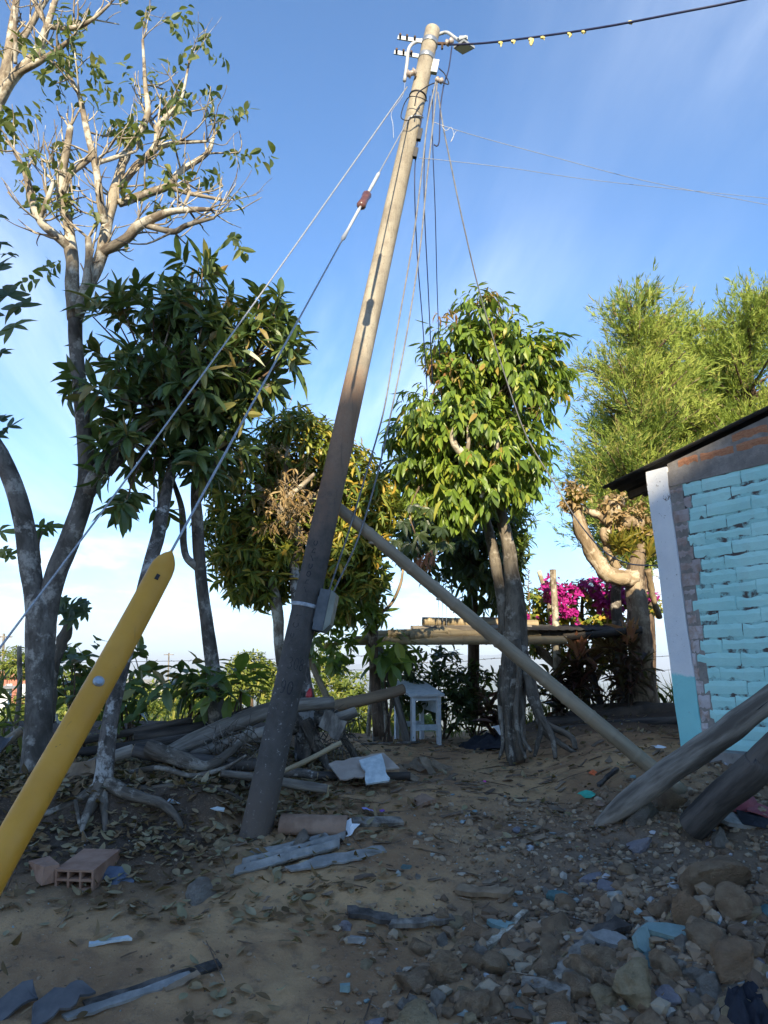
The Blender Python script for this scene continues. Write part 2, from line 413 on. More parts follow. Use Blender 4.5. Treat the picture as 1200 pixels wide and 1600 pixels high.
def gz(x, y):
    x = np.asarray(x, float); y = np.asarray(y, float); z = macro(x, y)
    near = 1-sstep(12, 30, np.abs(y))
    w = sstep(.2, 1.6, x)*(1-sstep(6.2, 7.4, y))*sstep(1.5, 3.2, y)              # rubble side is rougher
    z = z + near*(.05*fbm(x*.9, y*.9, 0, 3)+.020*fbm(x*4.3, y*4.3, 3, 3)+.006*fbm(x*13, y*13, 8, 2)) + w*(.05*fbm(x*2.2, y*2.2, 9, 4)+.03*np.abs(fbm(x*6, y*6, 5, 3)))
    z = z + (1-near)*(.5*fbm(x*.07, y*.07, 1, 3)*np.clip(np.abs(y)/60, 0, 12))
    return z
def gpx(px, py):
    """point of the ground seen at a pixel"""
    d = ray(px, py); t = np.linspace(2.0, 30, 1500); q = CAM+d*t[:, None]; h = q[:, 2]-gz(q[:, 0], q[:, 1])
    i = np.argmax(h < 0); return q[i] if h.min() < 0 else q[-1]
def onground(x, y, dz=0.0): return np.array([x, y, float(gz(x, y))+dz])

def axis_pts(lo, hi, fine_lo, fine_hi, step, growth):
    f = list(np.arange(fine_lo, fine_hi+1e-6, step)); s = step; a = fine_hi
    while a < hi: s *= growth; a += s; f.append(a)
    s = step; a = fine_lo; pre = []
    while a > lo: s *= growth; a -= s; pre.append(a)
    return np.array(pre[::-1]+f)
gx = axis_pts(-45000, 45000, -4.6, 5.0, .035, 1.12); gy = axis_pts(-400, 48000, 2.0, 11.5, .035, 1.12)
XX, YY = np.meshgrid(gx, gy); ZZ = gz(XX, YY)
m = MB(); nx, ny = len(gx), len(gy)
i = np.arange(ny-1)[:, None]*nx; j = np.arange(nx-1)[None, :]
m.add(np.stack([XX, YY, ZZ], -1).reshape(-1, 3), np.stack([i+j, i+j+1, i+nx+j+1, i+nx+j], -1).reshape(-1, 4))

t = NT("earth"); p = t.pos(); wp = t.wpos()
n1 = t.noise(1.3, 6, .6, .3, wp); n2 = t.noise(9, 6, .65, 0, wp); n3 = t.noise(60, 5, .7, 0, wp); n4 = t.noise(230, 3, .6, 0, wp)
c = t.mix(t.rng(n1, .38, .62), (.28, .165, .09), (.48, .30, .155))                # trodden earth, sandy in places
c = t.mix(t.math('MULTIPLY', t.rng(t.math('ADD', p[0], t.math('MULTIPLY', n2, 1.2)), .6, 1.9), t.rng(p[1], 7.0, 5.4)), c, (.19, .135, .095))   # grey demolition dust by the heap
c = t.mix(t.math('MULTIPLY', t.rng(t.math('ADD', p[0], t.math('MULTIPLY', n2, 1.0)), -.1, -1.0), t.rng(p[1], 4.2, 5.5)), c, (.075, .054, .04))   # humus bank, its dark colour spread wider to paint in shade at left
c = t.mix(t.rng(n2, .5, .68, 0, .5), c, (.12, .09, .068)); c = t.mix(t.rng(n3, .55, .72, 0, .5), c, (.38, .30, .22)); c = t.mix(t.rng(n4, .6, .74, 0, .5), c, (.42, .37, .31))
far = t.ramp(t.noise(.02, 6, .6, 0, wp), [(.3, (.05, .08, .02)), (.5, (.10, .12, .035)), (.62, (.2, .17, .07)), (.75, (.06, .1, .025))])
gr = t.ramp(t.noise(.9, 6, .6, 0, wp), [(.35, (.05, .085, .018)), (.55, (.12, .15, .03)), (.7, (.17, .13, .07))])
c = t.mix(t.rng(p[1], 11.6, 12.6), c, gr); c = t.mix(t.rng(p[1], 40, 120), c, far)
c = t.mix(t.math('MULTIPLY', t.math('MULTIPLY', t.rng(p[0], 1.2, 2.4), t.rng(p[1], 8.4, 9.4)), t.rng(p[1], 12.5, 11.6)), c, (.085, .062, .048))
bm_ = t.bump(n4, .7, .004, t.bump(n3, .8, .012, t.bump(n2, .5, .03)))
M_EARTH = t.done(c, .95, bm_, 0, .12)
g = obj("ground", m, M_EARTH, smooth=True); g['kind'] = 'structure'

# far mountain ridges across the valley
def ridge(name, Y, x0, x1, base, amp, seed, depth):
    xs = np.linspace(x0, x1, 160); ys = np.linspace(0, 1, 9); V = []
    prof = base+amp*(.5+.5*fbm(xs/abs(x1-x0)*9+seed, 0*xs, 0*xs+seed, 5))
    for v in ys:
        h = np.sin(v*math.pi/2)**1.3
        V.append(np.stack([xs, Y+depth*v+0*xs, -340+(prof+340)*h*(1+.10*fbm(xs/depth*3, 0*xs+v*5, 0*xs, 3)*(v < .99))], -1))
    V.append(np.stack([xs, Y+depth*1.6+0*xs, -340+0*xs], -1))
    k = len(xs); a = np.arange(len(V)-1)[:, None]*k; b = np.arange(k-1)[None]
    mm = MB(); mm.add(np.concatenate(V), np.stack([a+b, a+b+1, a+k+b+1, a+k+b], -1).reshape(-1, 4)); return mm
M_HILL = m_simple("hill_green", (.05, .08, .03), (.10, .11, .05), .0012, .95, 0)
h = obj("hills", ridge("hills", 13000, -16000, 16000, -60, 560, 3.3, 3500), M_HILL, smooth=True); h['kind'] = 'structure'
h = obj("hills", ridge("hills", 7000, -9000, 3500, -260, 300, 8.1, 1800), M_HILL, smooth=True); h['kind'] = 'structure'

# ------------------------------------------------------------------ unseen building added behind the camera, shaped to shade the yard
M_PLASTER = m_simple("old_plaster", (.50, .47, .41), (.62, .58, .50), 2.5, .9, .3, 30, .005)
M_TILE = m_simple("clay_roof", (.30, .13, .07), (.42, .20, .11), 4, .9, .3, 20, .01)
M_DARKWOOD = m_simple("dark_wood", (.05, .035, .025), (.10, .07, .045), 6, .8, .4, 40, .004, stretch=(1, 1, .2))
M_PANE = m_simple("window_glass", (.03, .04, .05), (.05, .06, .07), 2, .15, 0, spec=.5)
hb = thing("shade_building", "tall plastered block added unseen behind the viewer to shade the yard", "building", (0, -31, -.25))
HY, HTOP = -28.0, 18.85
mm = MB(); hexa(mm, (4.0, HY-4.0, HTOP/2-.3), (6.1, 0, 0), (0, 4, 0), (0, 0, HTOP/2+.1)); obj("wall", mm, M_PLASTER, hb)
mm = MB(); hexa(mm, (-6.05, HY-3.6, 9.95), (3.95, 0, 0), (0, 3.6, 0), (0, 0, 10.6)); obj("shade_tower", mm, M_PLASTER, hb)  # taller left part, added to shade the left trees
mm = MB(); hexa(mm, (4.1, HY-4.0, HTOP-.08), (6.15, 0, 0), (0, 4.2, 0), (0, 0, .1)); hexa(mm, (-6.05, HY-3.6, 20.65), (4.1, 0, 0), (0, 3.8, 0), (0, 0, .1)); obj("roof", mm, M_TILE, hb)
mm = MB(); hexa(mm, (6.35, HY-.35, HTOP+.25), (3.85, 0, 0), (0, .35, 0), (0, 0, .25)); obj("shade_parapet", mm, M_PLASTER, hb)  # extra height added to keep sun off the column top
for wx in (-.5, 2.6, 5.7, 8.4):
    for wz in (1.4, 4.8, 8.2, 11.6, 15.0):
        mm = MB(); hexa(mm, (wx, HY+.02, wz), (.6, 0, 0), (0, .05, 0), (0, 0, .75)); wo = obj("window", mm, M_DARKWOOD, hb)
        mm = MB(); hexa(mm, (wx, HY+.07, wz), (.5, 0, 0), (0, .02, 0), (0, 0, .65)); obj("pane", mm, M_PANE, wo)
mm = MB(); hexa(mm, (1.1, HY+.03, .8), (.5, 0, 0), (0, .06, 0), (0, 0, 1.1)); obj("door", mm, M_DARKWOOD, hb)

# ------------------------------------------------------------------ teal brick house on the right
WC = P(1066, 1165, 7.0); WC[2] = float(macro(WC[0], WC[1]))-.05
dv = ray(-164, 1050); DS = -unit(np.array([dv[0], dv[1], 0])); DN = np.array([DS[1], -DS[0], 0])      # along the wall, out of the wall
if np.dot(DN, -WC) < 0: DN = -DN
WANG = math.atan2(DS[1], DS[0])
LEAN = .055                                   # the old wall leans outwards at the top
UPW = np.array([0, 0, 1.0])-DS*LEAN
def W(s, h, n=0.0): return np.array([WC[0], WC[1], 0])+DS*(s-LEAN*(h-WC[2]))+DN*n+np.array([0, 0, h])
def Wpx(px, py):
    """wall coordinates (s, z) at a pixel"""
    d = ray(px, py); k = np.dot(WC-CAM, DN)/np.dot(d, DN); q = CAM+d*k; return np.dot(q-WC, DS)+LEAN*(q[2]-WC[2]), q[2]
z0 = WC[2]-.15
s_t, z_t = Wpx(1010, 737); s_r, z_r = Wpx(1196, 648); SLOPE = (z_r-z_t)/(s_r-s_t)
def roofz(s): return z_t+SLOPE*(s-s_t)
_, zb0 = Wpx(1040, 748); _, zb1 = Wpx(1064, 772); ztop = z_t-.02
s_beam, zbeam_bot = Wpx(1190, 727); _, zbeam_top = Wpx(1190, 700)
print("wall corner", WC, "slope", SLOPE, "beam", zbeam_bot, zbeam_top, "roof at corner", roofz(0), "s right", s_r)
house = thing("brick_house", "small teal painted brick house with dark sheet metal roof", "house", (WC[0], WC[1], z0))
M_TEAL_MORTAR = NT("teal_joint"); t = M_TEAL_MORTAR
n = t.noise(7, 6, .65); c = t.mix(t.rng(n, .40, .54), (.09, .075, .07), (.33, .62, .60)); M_TEAL_MORTAR = t.done(c, .9, t.bump(t.noise(50, 4), .5, .006))
t = NT("teal_brick"); wp = t.wpos(); n = t.noise(5.5, 7, .7, .6, wp); n2 = t.noise(2.2, 4, .6, 0, wp); n5 = t.noise(26, 5, .7, .4, wp)
c = t.mix(t.rng(n2, .3, .7), (.38, .71, .69), (.46, .78, .745)); c = t.mix(t.rng(n5, .57, .70, 0, .22), c, (.20, .54, .57))
c = t.mix(t.rng(n, .73, .75), c, (.17, .115, .095)); c = t.mix(t.rng(n5, .735, .76), c, (.07, .055, .05))
c = t.mix(t.rng(t.noise(1.1, 5, .7, .8, t.mapping((3, 3, .5), vec=wp)), .52, .72, 0, .35), c, (.42, .62, .60)); M_TEAL = t.done(c, .72, t.bump(t.noise(70, 4, .6, 0, wp), .35, .003, t.bump(n5, .5, .008)), 0, .3)
t = NT("worn_brick"); wp = t.wpos(); n = t.noise(6, 6, .65, .4, wp); n2 = t.noise(20, 5, .7, 0, wp); px_ = t.pos()
c = t.ramp(n, [(.30, (.26, .16, .12)), (.42, (.40, .30, .26)), (.52, (.52, .46, .46)), (.72, (.60, .56, .58))])
c = t.mix(t.rng(px_[2], z0+1.9, z0+1.1), t.mix(.5, c, (.24, .17, .145)), c); c = t.mix(t.rng(n2, .62, .75, 0, .7), c, (.09, .07, .06))
M_WORN = t.done(c, .9, t.bump(n2, .6, .01), 0, .2)
M_REDBRICK = m_simple("red_brick", (.36, .15, .08), (.46, .23, .13), 12, .9, .5, 60, .005)
t = NT("cement"); n = t.noise(5, 6, .65); c = t.mix(t.rng(n, .35, .65), (.20, .18, .165), (.31, .28, .255)); c = t.mix(t.rng(t.noise(28, 4), .6, .75, 0, .5), c, (.12, .105, .1)); M_CEMENT = t.done(c, .92, t.bump(t.noise(45, 5, .7), .6, .008), 0, .2)
t = NT("column_paint"); q = t.pos(); wp = t.wpos(); n = t.noise(13, 6, .72, .2, wp); n2 = t.noise(3, 4, .6, 0, wp)
_, zteal = Wpx(1060, 1056)
wh = t.mix(t.rng(n2, .3, .7), (.70, .71, .74), (.80, .80, .81)); te = t.mix(t.rng(n2, .3, .7), (.25, .62, .64), (.30, .68, .68))
c = t.mix(t.rng(t.math('ADD', q[2], t.math('MULTIPLY', t.noise(7, 4, .7, .3, wp), .16)), zteal+.10, zteal+.07), wh, te)
chip = t.math('ADD', n, t.rng(q[2], zteal+1.0, ztop, 0, .10)); c = t.mix(t.rng(chip, .69, .71), c, (.17, .14, .13)); c = t.mix(t.rng(t.noise(40, 3, .6, 0, wp), .68, .72, 0, .6), c, (.35, .33, .32))
M_COLUMN = t.done(c, .8, t.bump(n, .5, .006, t.bump(t.noise(60, 3, .6, 0, wp), .4, .004)), 0, .3)
SP = .235                                     # column width along the wall
# backing wall: mortar bed, recessed behind the bricks
mm = MB(); WLEN = 5.0
hexa(mm, W(SP+.02+(WLEN-SP)/2, (z0-.3+zbeam_bot)/2, -.10), DS*(WLEN-SP)/2, DN*.1045, UPW*(zbeam_bot-z0+.3)/2); obj("mortar_wall", mm, M_TEAL_MORTAR, house)
mm = MB(); hexa(mm, W(SP+.068, (z0-.3+zbeam_bot)/2-.002, -.045), DS*.066, DN*.0545, UPW*(zbeam_bot-z0+.296)/2); obj("worn_render", mm, M_CEMENT, house, label="strip of worn pinkish render between column and teal bricks")
# column (slightly uneven faces)
mm = MB(); rows = 26; Vc = []
for i in range(rows+1):
    zz_ = lerp(z0-.3, roofz(0)-.01, i/rows); e = .006*float(fbm(zz_*3, 1, 2, 3)); e2 = .008*float(fbm(zz_*4, 7, 2, 3))
    Vc += [W(0+e, zz_, .02), W(SP+e2, zz_, .022+e), W(SP, zz_, -.2), W(0, zz_, -.2)]
mm.add(Vc, [[4*i+j, 4*i+4+j, 4*i+4+(j+1) % 4, 4*i+(j+1) % 4] for i in range(rows) for j in range(4)], [4*rows+k for k in range(4)])
obj("column", mm, M_COLUMN, house)
# concrete ring beam, and the rough render on the gable behind the red bricks
mm = MB(); hexa(mm, W(SP+.004+(WLEN-SP)/2, (zbeam_bot+zbeam_top)/2, -.09), DS*(WLEN-SP)/2, DN*.105, (0, 0, (zbeam_top-zbeam_bot)/2)); obj("ring_beam", mm, M_CEMENT, house)
mm = MB(); s1 = WLEN; pr = [(SP, zbeam_top+.002), (s1, zbeam_top+.002), (s1, roofz(s1)-.03), (SP, max(roofz(SP)-.02, zbeam_top+.01))]
Vg = [W(s, z, -.005) for s, z in pr]+[W(s, z, -.19) for s, z in pr]
mm.add(Vg, [[0, 1, 2, 3], [7, 6, 5, 4], [0, 4, 5, 1], [1, 5, 6, 2], [2, 6, 7, 3], [3, 7, 4, 0]]); obj("gable_infill", mm, M_CEMENT, house)
# other walls
mm = MB(); BK = np.array([-DN[0], -DN[1], 0])
hexa(mm, W(.1, (z0-.3+ztop)/2, -2.3), DS*.09, DN*2.05, (0, 0, (ztop-z0+.3)/2)); obj("side_wall", mm, M_PLASTER, house)
mm = MB(); hexa(mm, W(2.5, (z0-.3+ztop)/2, -4.45), DS*2.45, DN*.09, (0, 0, (ztop-z0+.3)/2)); obj("back_wall", mm, M_PLASTER, house)
# bricks
def brick_mesh(seed, name='brick'):
    r = np.random.default_rng(seed); a, b, c = .5, .5, .5; k = 7; top = []; bot = []
    inx, inz = .004, .014
    V = []; F = []
    xs = np.linspace(-.5, .5, k)
    for u in xs:
        jt, jb = r.normal(0, .02, 2)
        d = r.normal(0, .02, 4)
        e = inx*(1 if u < -.49 else -1 if u > .49 else 0)
        V += [[u, -.5, .5+jt], [u+e, .42+d[0], .5-inz+jt], [u+e, .5+d[1]*.5, .1+d[1]], [u+e, .42+d[2], -.5+inz+jb], [u, -.5, -.5+jb]]
    for i in range(k-1):
        for j in range(4): F.append([5*i+j, 5*i+5+j, 5*i+6+j, 5*i+1+j])
    mb = MB(); mb.add(V, F, [0, 1, 2, 3, 4], [5*(k-1)+j for j in (4, 3, 2, 1, 0)]); return mb.mesh(name)
def brick_set(mat, seeds):
    out = []
    for s_ in seeds: me = brick_mesh(s_); me.materials.append(mat); out.append(me)
    return out
BT, BW, BR = brick_set(M_TEAL, range(6)), brick_set(M_WORN, range(10, 14)), brick_set(M_REDBRICK, range(20, 23))
CH = .121; nrow = int((zbeam_bot-z0+.25)/CH)+1; rr = np.random.default_rng(5)
for r_ in range(nrow):
    zc_ = zbeam_bot-CH*(r_+.5)
    if zc_ < z0-.25: break
    edge = SP+.11+.04*math.sin(r_*1.3)+rr.normal(0, .02)+(.05 if r_ < 9 else 0)
    w_ = edge-SP-.012
    place("brick", BW[r_ % 4], W(SP+.006+w_/2, zc_, -.029+rr.normal(0, .003)), (0, 0, WANG), (w_, .09 if DN[0]*DS[1]-DN[1]*DS[0] < 0 else -.09, CH*.967), house)
    s_ = edge+(.0 if r_ % 2 else -.2); 
    while s_ < 2.05:
        L_ = .40+rr.normal(0, .02); a_ = max(s_, edge); b_ = s_+L_
        if b_-a_ > .06:
            place("brick", BT[int(rr.integers(6))], W((a_+b_)/2, zc_+rr.normal(0, .003), -.033+rr.normal(0, .0022)), (0, rr.normal(0, .006), WANG),
                  (b_-a_-.007, .09 if DN[0]*DS[1]-DN[1]*DS[0] < 0 else -.09, CH*.95), house)
        s_ += L_
# bare red bricks in the gable under the roof, cut along the slope
rowz = zbeam_top
for r_ in range(14):
    zc_ = zbeam_top+.012+.10*(r_+.5); smin = (zc_+.06-z_t)/SLOPE+s_t; s_ = smin+(.0 if r_ % 2 else -.12)
    while s_ < 3.2:
        a_ = max(s_, smin); b_ = s_+.36
        if b_-a_ > .07 and zc_ < roofz(3.2)-.06: place("brick", BR[int(rr.integers(3))], W((a_+b_)/2, zc_, -.0435), (0, 0, WANG), (b_-a_-.03, -.09 if DN[0]*DS[1]-DN[1]*DS[0] >= 0 else .09, .078), house)
        s_ += .36
# corrugated roof sheets: each a real sheet, eave beyond the corner
M_ROOF = m_simple("roof_sheet", (.035, .036, .038), (.075, .07, .065), 3, .75, .3, 30, .003, metal=.3)
se, _ = -.52, 0
def sheet(mb, o_, du, dv_, nu, nv, amp, wav, thick=.006):
    """corrugated sheet: waves run along dv_"""
    o_, du, dv_ = (np.asarray(a, float) for a in (o_, du, dv_)); nn = unit(np.cross(du, dv_)); V = []
    for s_ in (0, 1):
        for i in range(nu+1):
            for j in range(nv+1):
                u, v = i/nu, j/nv; V.append(o_+du*u+dv_*v+nn*(amp*math.sin(u*np.linalg.norm(du)/wav*2*math.pi)-s_*thick))
    N = (nu+1)*(nv+1); q = []
    for i in range(nu):
        for j in range(nv):
            a = i*(nv+1)+j; q += [[a, a+nv+1, a+nv+2, a+1], [N+a, N+a+1, N+a+nv+2, N+a+nv+1]]
    for i in range(nu):
        for j in (0, nv): a = i*(nv+1)+j; b = a+nv+1; q.append([a, N+a, N+b, b])
    for j in range(nv):
        for i in (0, nu): a = i*(nv+1)+j; q.append([a, a+1, N+a+1, N+a])
    mb.add(V, q); return mb
lift = .03
for k in range(6):
    n0 = .07-k*.85; e0 = W(se, roofz(se)+lift+.006*(k % 2), n0); e1 = W(3.4, roofz(3.4)+lift+.006*(k % 2), n0)
    mm = MB(); sheet(mm, e0, -DN*.90, (e1-e0), 56, 6, .018, .13); obj("roof_sheet", mm, M_ROOF, house, smooth=True)
for n_ in (-.28, -1.2, -2.6, -4.2):
    mm = MB(); bar(mm, W(se+.06, roofz(se+.06)-.045, n_), W(3.3, roofz(3.3)-.045, n_), .05, .07); obj("rafter", mm, M_DARKWOOD, house)
mm = MB(); hexa(mm, W(.55, z0+.06, .10), DS*.34, DN*.10, (0, 0, .22)); 
mm.v[0] = mm.v[0]+np.array([[.02*float(fbm(a[0]*9, a[1]*9, a[2]*9)) for _ in range(3)] for a in mm.v[0]])
obj("footing_block", mm, M_CEMENT, house, label="rough grey cement footing at the foot of the brick wall")

# ------------------------------------------------------------------ leaning concrete pole
t = NT("pole_concrete"); wp = t.wpos(); q = t.pos(); v = t.mapping((6, 6, .5), vec=wp); n1 = t.noise(1.0, 6, .65, .3, v); n2 = t.noise(90, 4, .7, 0, wp); n3 = t.noise(7, 6, .7, 0, wp); n4 = t.noise(26, 4, .7, 0, wp)
c = t.mix(t.rng(n1, .35, .65), (.27, .235, .18), (.39, .345, .27)); c = t.mix(t.rng(n2, .55, .68, 0, .75), c, (.12, .10, .08))
c = t.mix(t.math('MULTIPLY', t.rng(n3, .45, .62), .55), c, (.20, .165, .13))
hz = t.math('ADD', q[2], t.math('MULTIPLY', n3, 1.4))
c = t.mix(t.math('MULTIPLY', t.rng(hz, 5.0, 4.3), t.rng(hz, 2.6, 3.8, 0, .55)), c, (.30, .12, .045))                # rusty run-off
c = t.mix(t.rng(hz, 4.6, 2.9, 0, .90), c, t.mix(t.rng(n3, .35, .65), (.042, .040, .042), (.078, .073, .072)))                       # lower shaft darkened: its shade painted in, along with old stains
c = t.mix(t.math('MULTIPLY', t.rng(n4, .60, .70, 0, .75), t.rng(q[2], 1.9, 1.2)), c, (.42, .41, .39))                # lichen flecks near the foot
c = t.mix(t.rng(q[2], 1.0, .5, 0, .7), c, (.13, .10, .08))                                                       # soil splash
c = t.mix(t.rng(t.noise(3.0, 6, .75, 1.0, t.mapping((9, 9, .25), vec=wp)), .58, .66, 0, .6), c, (.10, .082, .066)); M_POLE = t.done(c, .9, t.bump(n2, .8, .006, t.bump(n3, .6, .012)), 0, .2)
M_GALV = m_simple("galvanised", (.26, .28, .30), (.40, .42, .44), 18, .42, .15, 60, .001, metal=.7)
M_IRON = m_simple("rusty_iron", (.06, .045, .035), (.14, .08, .05), 25, .7, .4, 90, .002, metal=.4)
M_BLACK = m_simple("black_cable", (.012, .012, .016), (.03, .03, .035), 20, .5, 0)
M_BLUEBLACK = m_simple("dark_blue_cable", (.012, .016, .05), (.02, .025, .07), 20, .45, 0)
M_GREYC = m_simple("grey_cable", (.14, .14, .15), (.22, .22, .22), 20, .55, 0)
M_STEELW = m_simple("steel_strand", (.27, .28, .30), (.46, .47, .49), 120, .45, .3, 400, .001, metal=.5)
PB, PT = P(400, 1300, 5.7), P(676, 47, 6.1); PB[2] = float(macro(PB[0], PB[1]))
PAX = unit(PT-PB); PLEN = np.linalg.norm(PT-PB)
def prad(u): return lerp(.113, .073, u)
def PP(u): return PB+(PT-PB)*u
PS = unit(np.cross(PAX, (0, -1, 0))); PF = unit(np.cross(PS, PAX))
if PF[1] > 0: PF = -PF
if PS[0] < 0: PS = -PS
def pole_u(py):
    lo, hi = 0, 1
    for _ in range(40):
        mi = (lo+hi)/2; w = PP(mi)-CAM; yy = 800-FPX*(w @ np.array([0, -math.sin(PITCH), math.cos(PITCH)]))/(w @ np.array([0, math.cos(PITCH), math.sin(PITCH)]))
        if yy > py: lo = mi
        else: hi = mi
    return lo
def PSURF(u, ang, extra=0.0):
    """point on the shaft: ang from the front, + to the right"""
    return PP(u)+(PF*math.cos(ang)+PS*math.sin(ang))*(prad(u)+extra)
pole = thing("utility_pole", "tall leaning concrete utility pole with numbers pressed into its dark lower shaft", "utility pole", PB)
mm = MB(); us = np.linspace(-.09, 1, 60); pts = np.array([PP(u) for u in us]); pts = np.vstack([pts, PP(1)+PAX*.012]); rad = [prad(u)*(1+.008*float(fbm(u*30, 0, 1, 3))) for u in us]+[prad(1)*.8]
tube(mm, pts, rad, 28, cap=True); obj("shaft", mm, M_POLE, pole, smooth=True)
def ringband(u, w, th, mat, name="band"):
    mm = MB(); tube(mm, [PP(u)-PAX*w/2, PP(u)-PAX*w*.35, PP(u)+PAX*w*.35, PP(u)+PAX*w/2], [prad(u)+th*.7, prad(u)+th, prad(u)+th, prad(u)+th*.7], 28); return obj(name, mm, mat, pole, smooth=True)
M_SOOTGALV = m_simple("dull_band", (.25, .27, .30), (.42, .44, .47), 30, .6, .1, metal=.3)
u1, u2, u3, um = pole_u(68), pole_u(92), pole_u(152), pole_u(947)
ringband(u1, .055, .008, M_GALV); ringband(u2, .055, .008, M_GALV); ringband(u3, .014, .009, M_BLACK, "cable_tie"); ringband(um, .03, .006, M_SOOTGALV)
# cross straps that hold the lamp pipe
LX = -PS
for uu in (u1-.003, u2-.002):
    mm = MB(); a = PP(uu)+PF*.03+LX*(prad(uu)+.0); b = a+LX*.24
    bar(mm, a, b, .012, .045, up=PAX); st = obj("strap", mm, M_GALV, pole)
    for k_ in (.3, .62, .9):
        mm = MB(); q_ = lerp(a, b, k_); tube(mm, [q_+PF*-.01, q_+PF*.045], .011, 8); obj("bolt", mm, M_IRON, st)
# pressed numbers: strokes of dark recessed lettering wrapped round the shaft
M_INK = m_simple("pressed_mark", (.022, .022, .025), (.04, .04, .045), 30, .95, 0)
def glyph(ch):
    if ch == '0': return [[(.5+.42*math.cos(a), .5+.5*math.sin(a)) for a in np.linspace(0, 2*math.pi, 15)]]
    if ch == '3': return [[(.08, .92), (.35, 1), (.7, .95), (.85, .75), (.7, .55), (.4, .52), (.7, .47), (.9, .25), (.7, .04), (.35, 0), (.08, .08)]]
    if ch == '8': return [[(.5+.34*math.cos(a), .76+.24*math.sin(a)) for a in np.linspace(0, 2*math.pi, 12)], [(.5+.42*math.cos(a), .26+.26*math.sin(a)) for a in np.linspace(0, 2*math.pi, 13)]]
    if ch == '9': return [[(.5+.36*math.cos(a), .72+.28*math.sin(a)) for a in np.linspace(0, 2*math.pi, 13)], [(.86, .72), (.84, .4), (.65, .05), (.4, 0), (.2, .06)]]
    if ch == '-': return [[(.5, .1), (.5, .9)]]
    if ch == 'c': return [[(.85, .85), (.5, 1), (.15, .7), (.15, .3), (.5, 0), (.85, .15)]]
    if ch == '/': return [[(.1, .1), (.9, .9)]]
    return [[(.2, 0), (.2, 1), (.8, .6), (.8, 0)]]
def pressed(chars, py, ang0, cw, chh, vertical=False):
    mm = MB(); u0 = pole_u(py)
    for k_, ch in enumerate(chars):
        for st in glyph(ch):
            pts = []
            for gx_, gy_ in st:
                if vertical: a_, l_ = ang0+(gy_-.5)*-cw/prad(u0), u0+(k_*chh*1.25+gx_*chh)/PLEN
                else: a_, l_ = ang0+((k_*1.28+gx_)*cw)/prad(u0), u0+gy_*chh/PLEN
                pts.append(PSURF(l_, a_, -.0045))
            tube(mm, pts, .0058, 6)
    return obj("number_marking", mm, M_INK, pole)
pressed("308", 1046, -.26, .036, .085); pressed("90", 1084, -.42, .042, .092)
pressed("cn", 985, -.33, .045, .05, True); pressed("/n0c/nc", 930, -.2, .03, .05, True); pressed("nc", 1012, -.42, .03, .045, True)
# meter box strapped to the right flank
mb_ = thing("meter_box", "weathered grey electricity meter box strapped to the leaning pole", "meter box", PSURF(pole_u(970), 1.35, .02))
uu0, uu1 = pole_u(982), pole_u(918); c0 = PSURF((uu0+uu1)/2, 1.45, .085); OUT = PF*math.cos(1.45)+PS*math.sin(1.45); SIDE = unit(np.cross(PAX, OUT))
mm = MB(); hexa(mm, c0-OUT*.045, OUT*.04, SIDE*.08, PAX*(uu1-uu0)*PLEN/2*.98); hexa(mm, c0-OUT*.085, OUT*.012, SIDE*.06, PAX*.1)
M_BOX = m_simple("box_dark", (.07, .08, .09), (.11, .12, .13), 10, .6, .1); M_LID = m_simple("box_cover", (.16, .17, .145), (.23, .24, .20), 8, .45, .1, spec=.4)
obj("case", mm, M_BOX, mb_)
hL = (uu1-uu0)*PLEN/2; mm = MB(); A_ = c0-OUT*.003
Vb = [A_+SIDE*sx*.077+PAX*hL*sz for sz in (-1, 1) for sx in (-1, 1)]+[A_+OUT*.045+SIDE*sx*.066+PAX*hL*(.86 if sz > 0 else -.62) for sz in (-1, 1) for sx in (-1, 1)]
mm.add(Vb, [[0, 1, 3, 2], [4, 6, 7, 5], [0, 4, 5, 1], [2, 3, 7, 6], [0, 2, 6, 4], [1, 5, 7, 3]]); obj("cover", mm, M_LID, mb_)
# street light: bent pipe clamped to the straps, flat lamp head
lt = thing("street_light", "small LED street light on a bent grey pipe at the pole top", "street light", P(634, 126, 6.02))
mm = MB(); pipe = [P(632, 127, 6.0), P(636, 98, 6.0), P(638, 79, 6.0), P(643, 70, 6.02), P(652, 65, 6.08), P(672, 59, 6.22), P(690, 52, 6.25), P(699, 51, 6.22), P(708, 57, 6.15), P(718, 64, 6.08)]
tube(mm, pipe, .0165, 10, 40); M_PIPE = m_simple("painted_pipe", (.34, .36, .37), (.44, .45, .46), 15, .5, .1); obj("pipe", mm, M_PIPE, lt, smooth=True)
lq = [P(709, 75.5, 5.99), P(725, 63.5, 5.90), P(742, 75, 5.99), P(723, 85, 6.06)]; lc = sum(lq)/4; lx = unit(lq[2]-lq[0]); ly = unit(lq[3]-lq[1]); lz = unit(np.cross(lx, ly)); nlz = lz if np.dot(lz, CAM-lc) > 0 else -lz
def lpanel(k_, h0, h1):
    mb = MB(); mb.add([lc+(q_-lc)*k_+nlz*h for h in (h0, h1) for q_ in lq], [[3, 2, 1, 0], [4, 5, 6, 7], [0, 1, 5, 4], [1, 2, 6, 5], [2, 3, 7, 6], [3, 0, 4, 7]]); return mb
obj("lamp_head", lpanel(1.0, -.022, .004), m_simple("lamp_body", (.20, .22, .24), (.28, .30, .32), 20, .5, 0), lt)
obj("lens", lpanel(.86, .0045, .009), m_simple("lamp_lens", (.40, .43, .45), (.5, .52, .54), 20, .25, 0, spec=.5), lt)
mm = MB(); tube(mm, [P(716, 62, 6.03), P(728, 58, 6.05)], .018, 8); hexa(mm, P(724, 61, 6.08), lx*.04, ly*.02, lz*.02); obj("bracket", mm, M_PIPE, lt)
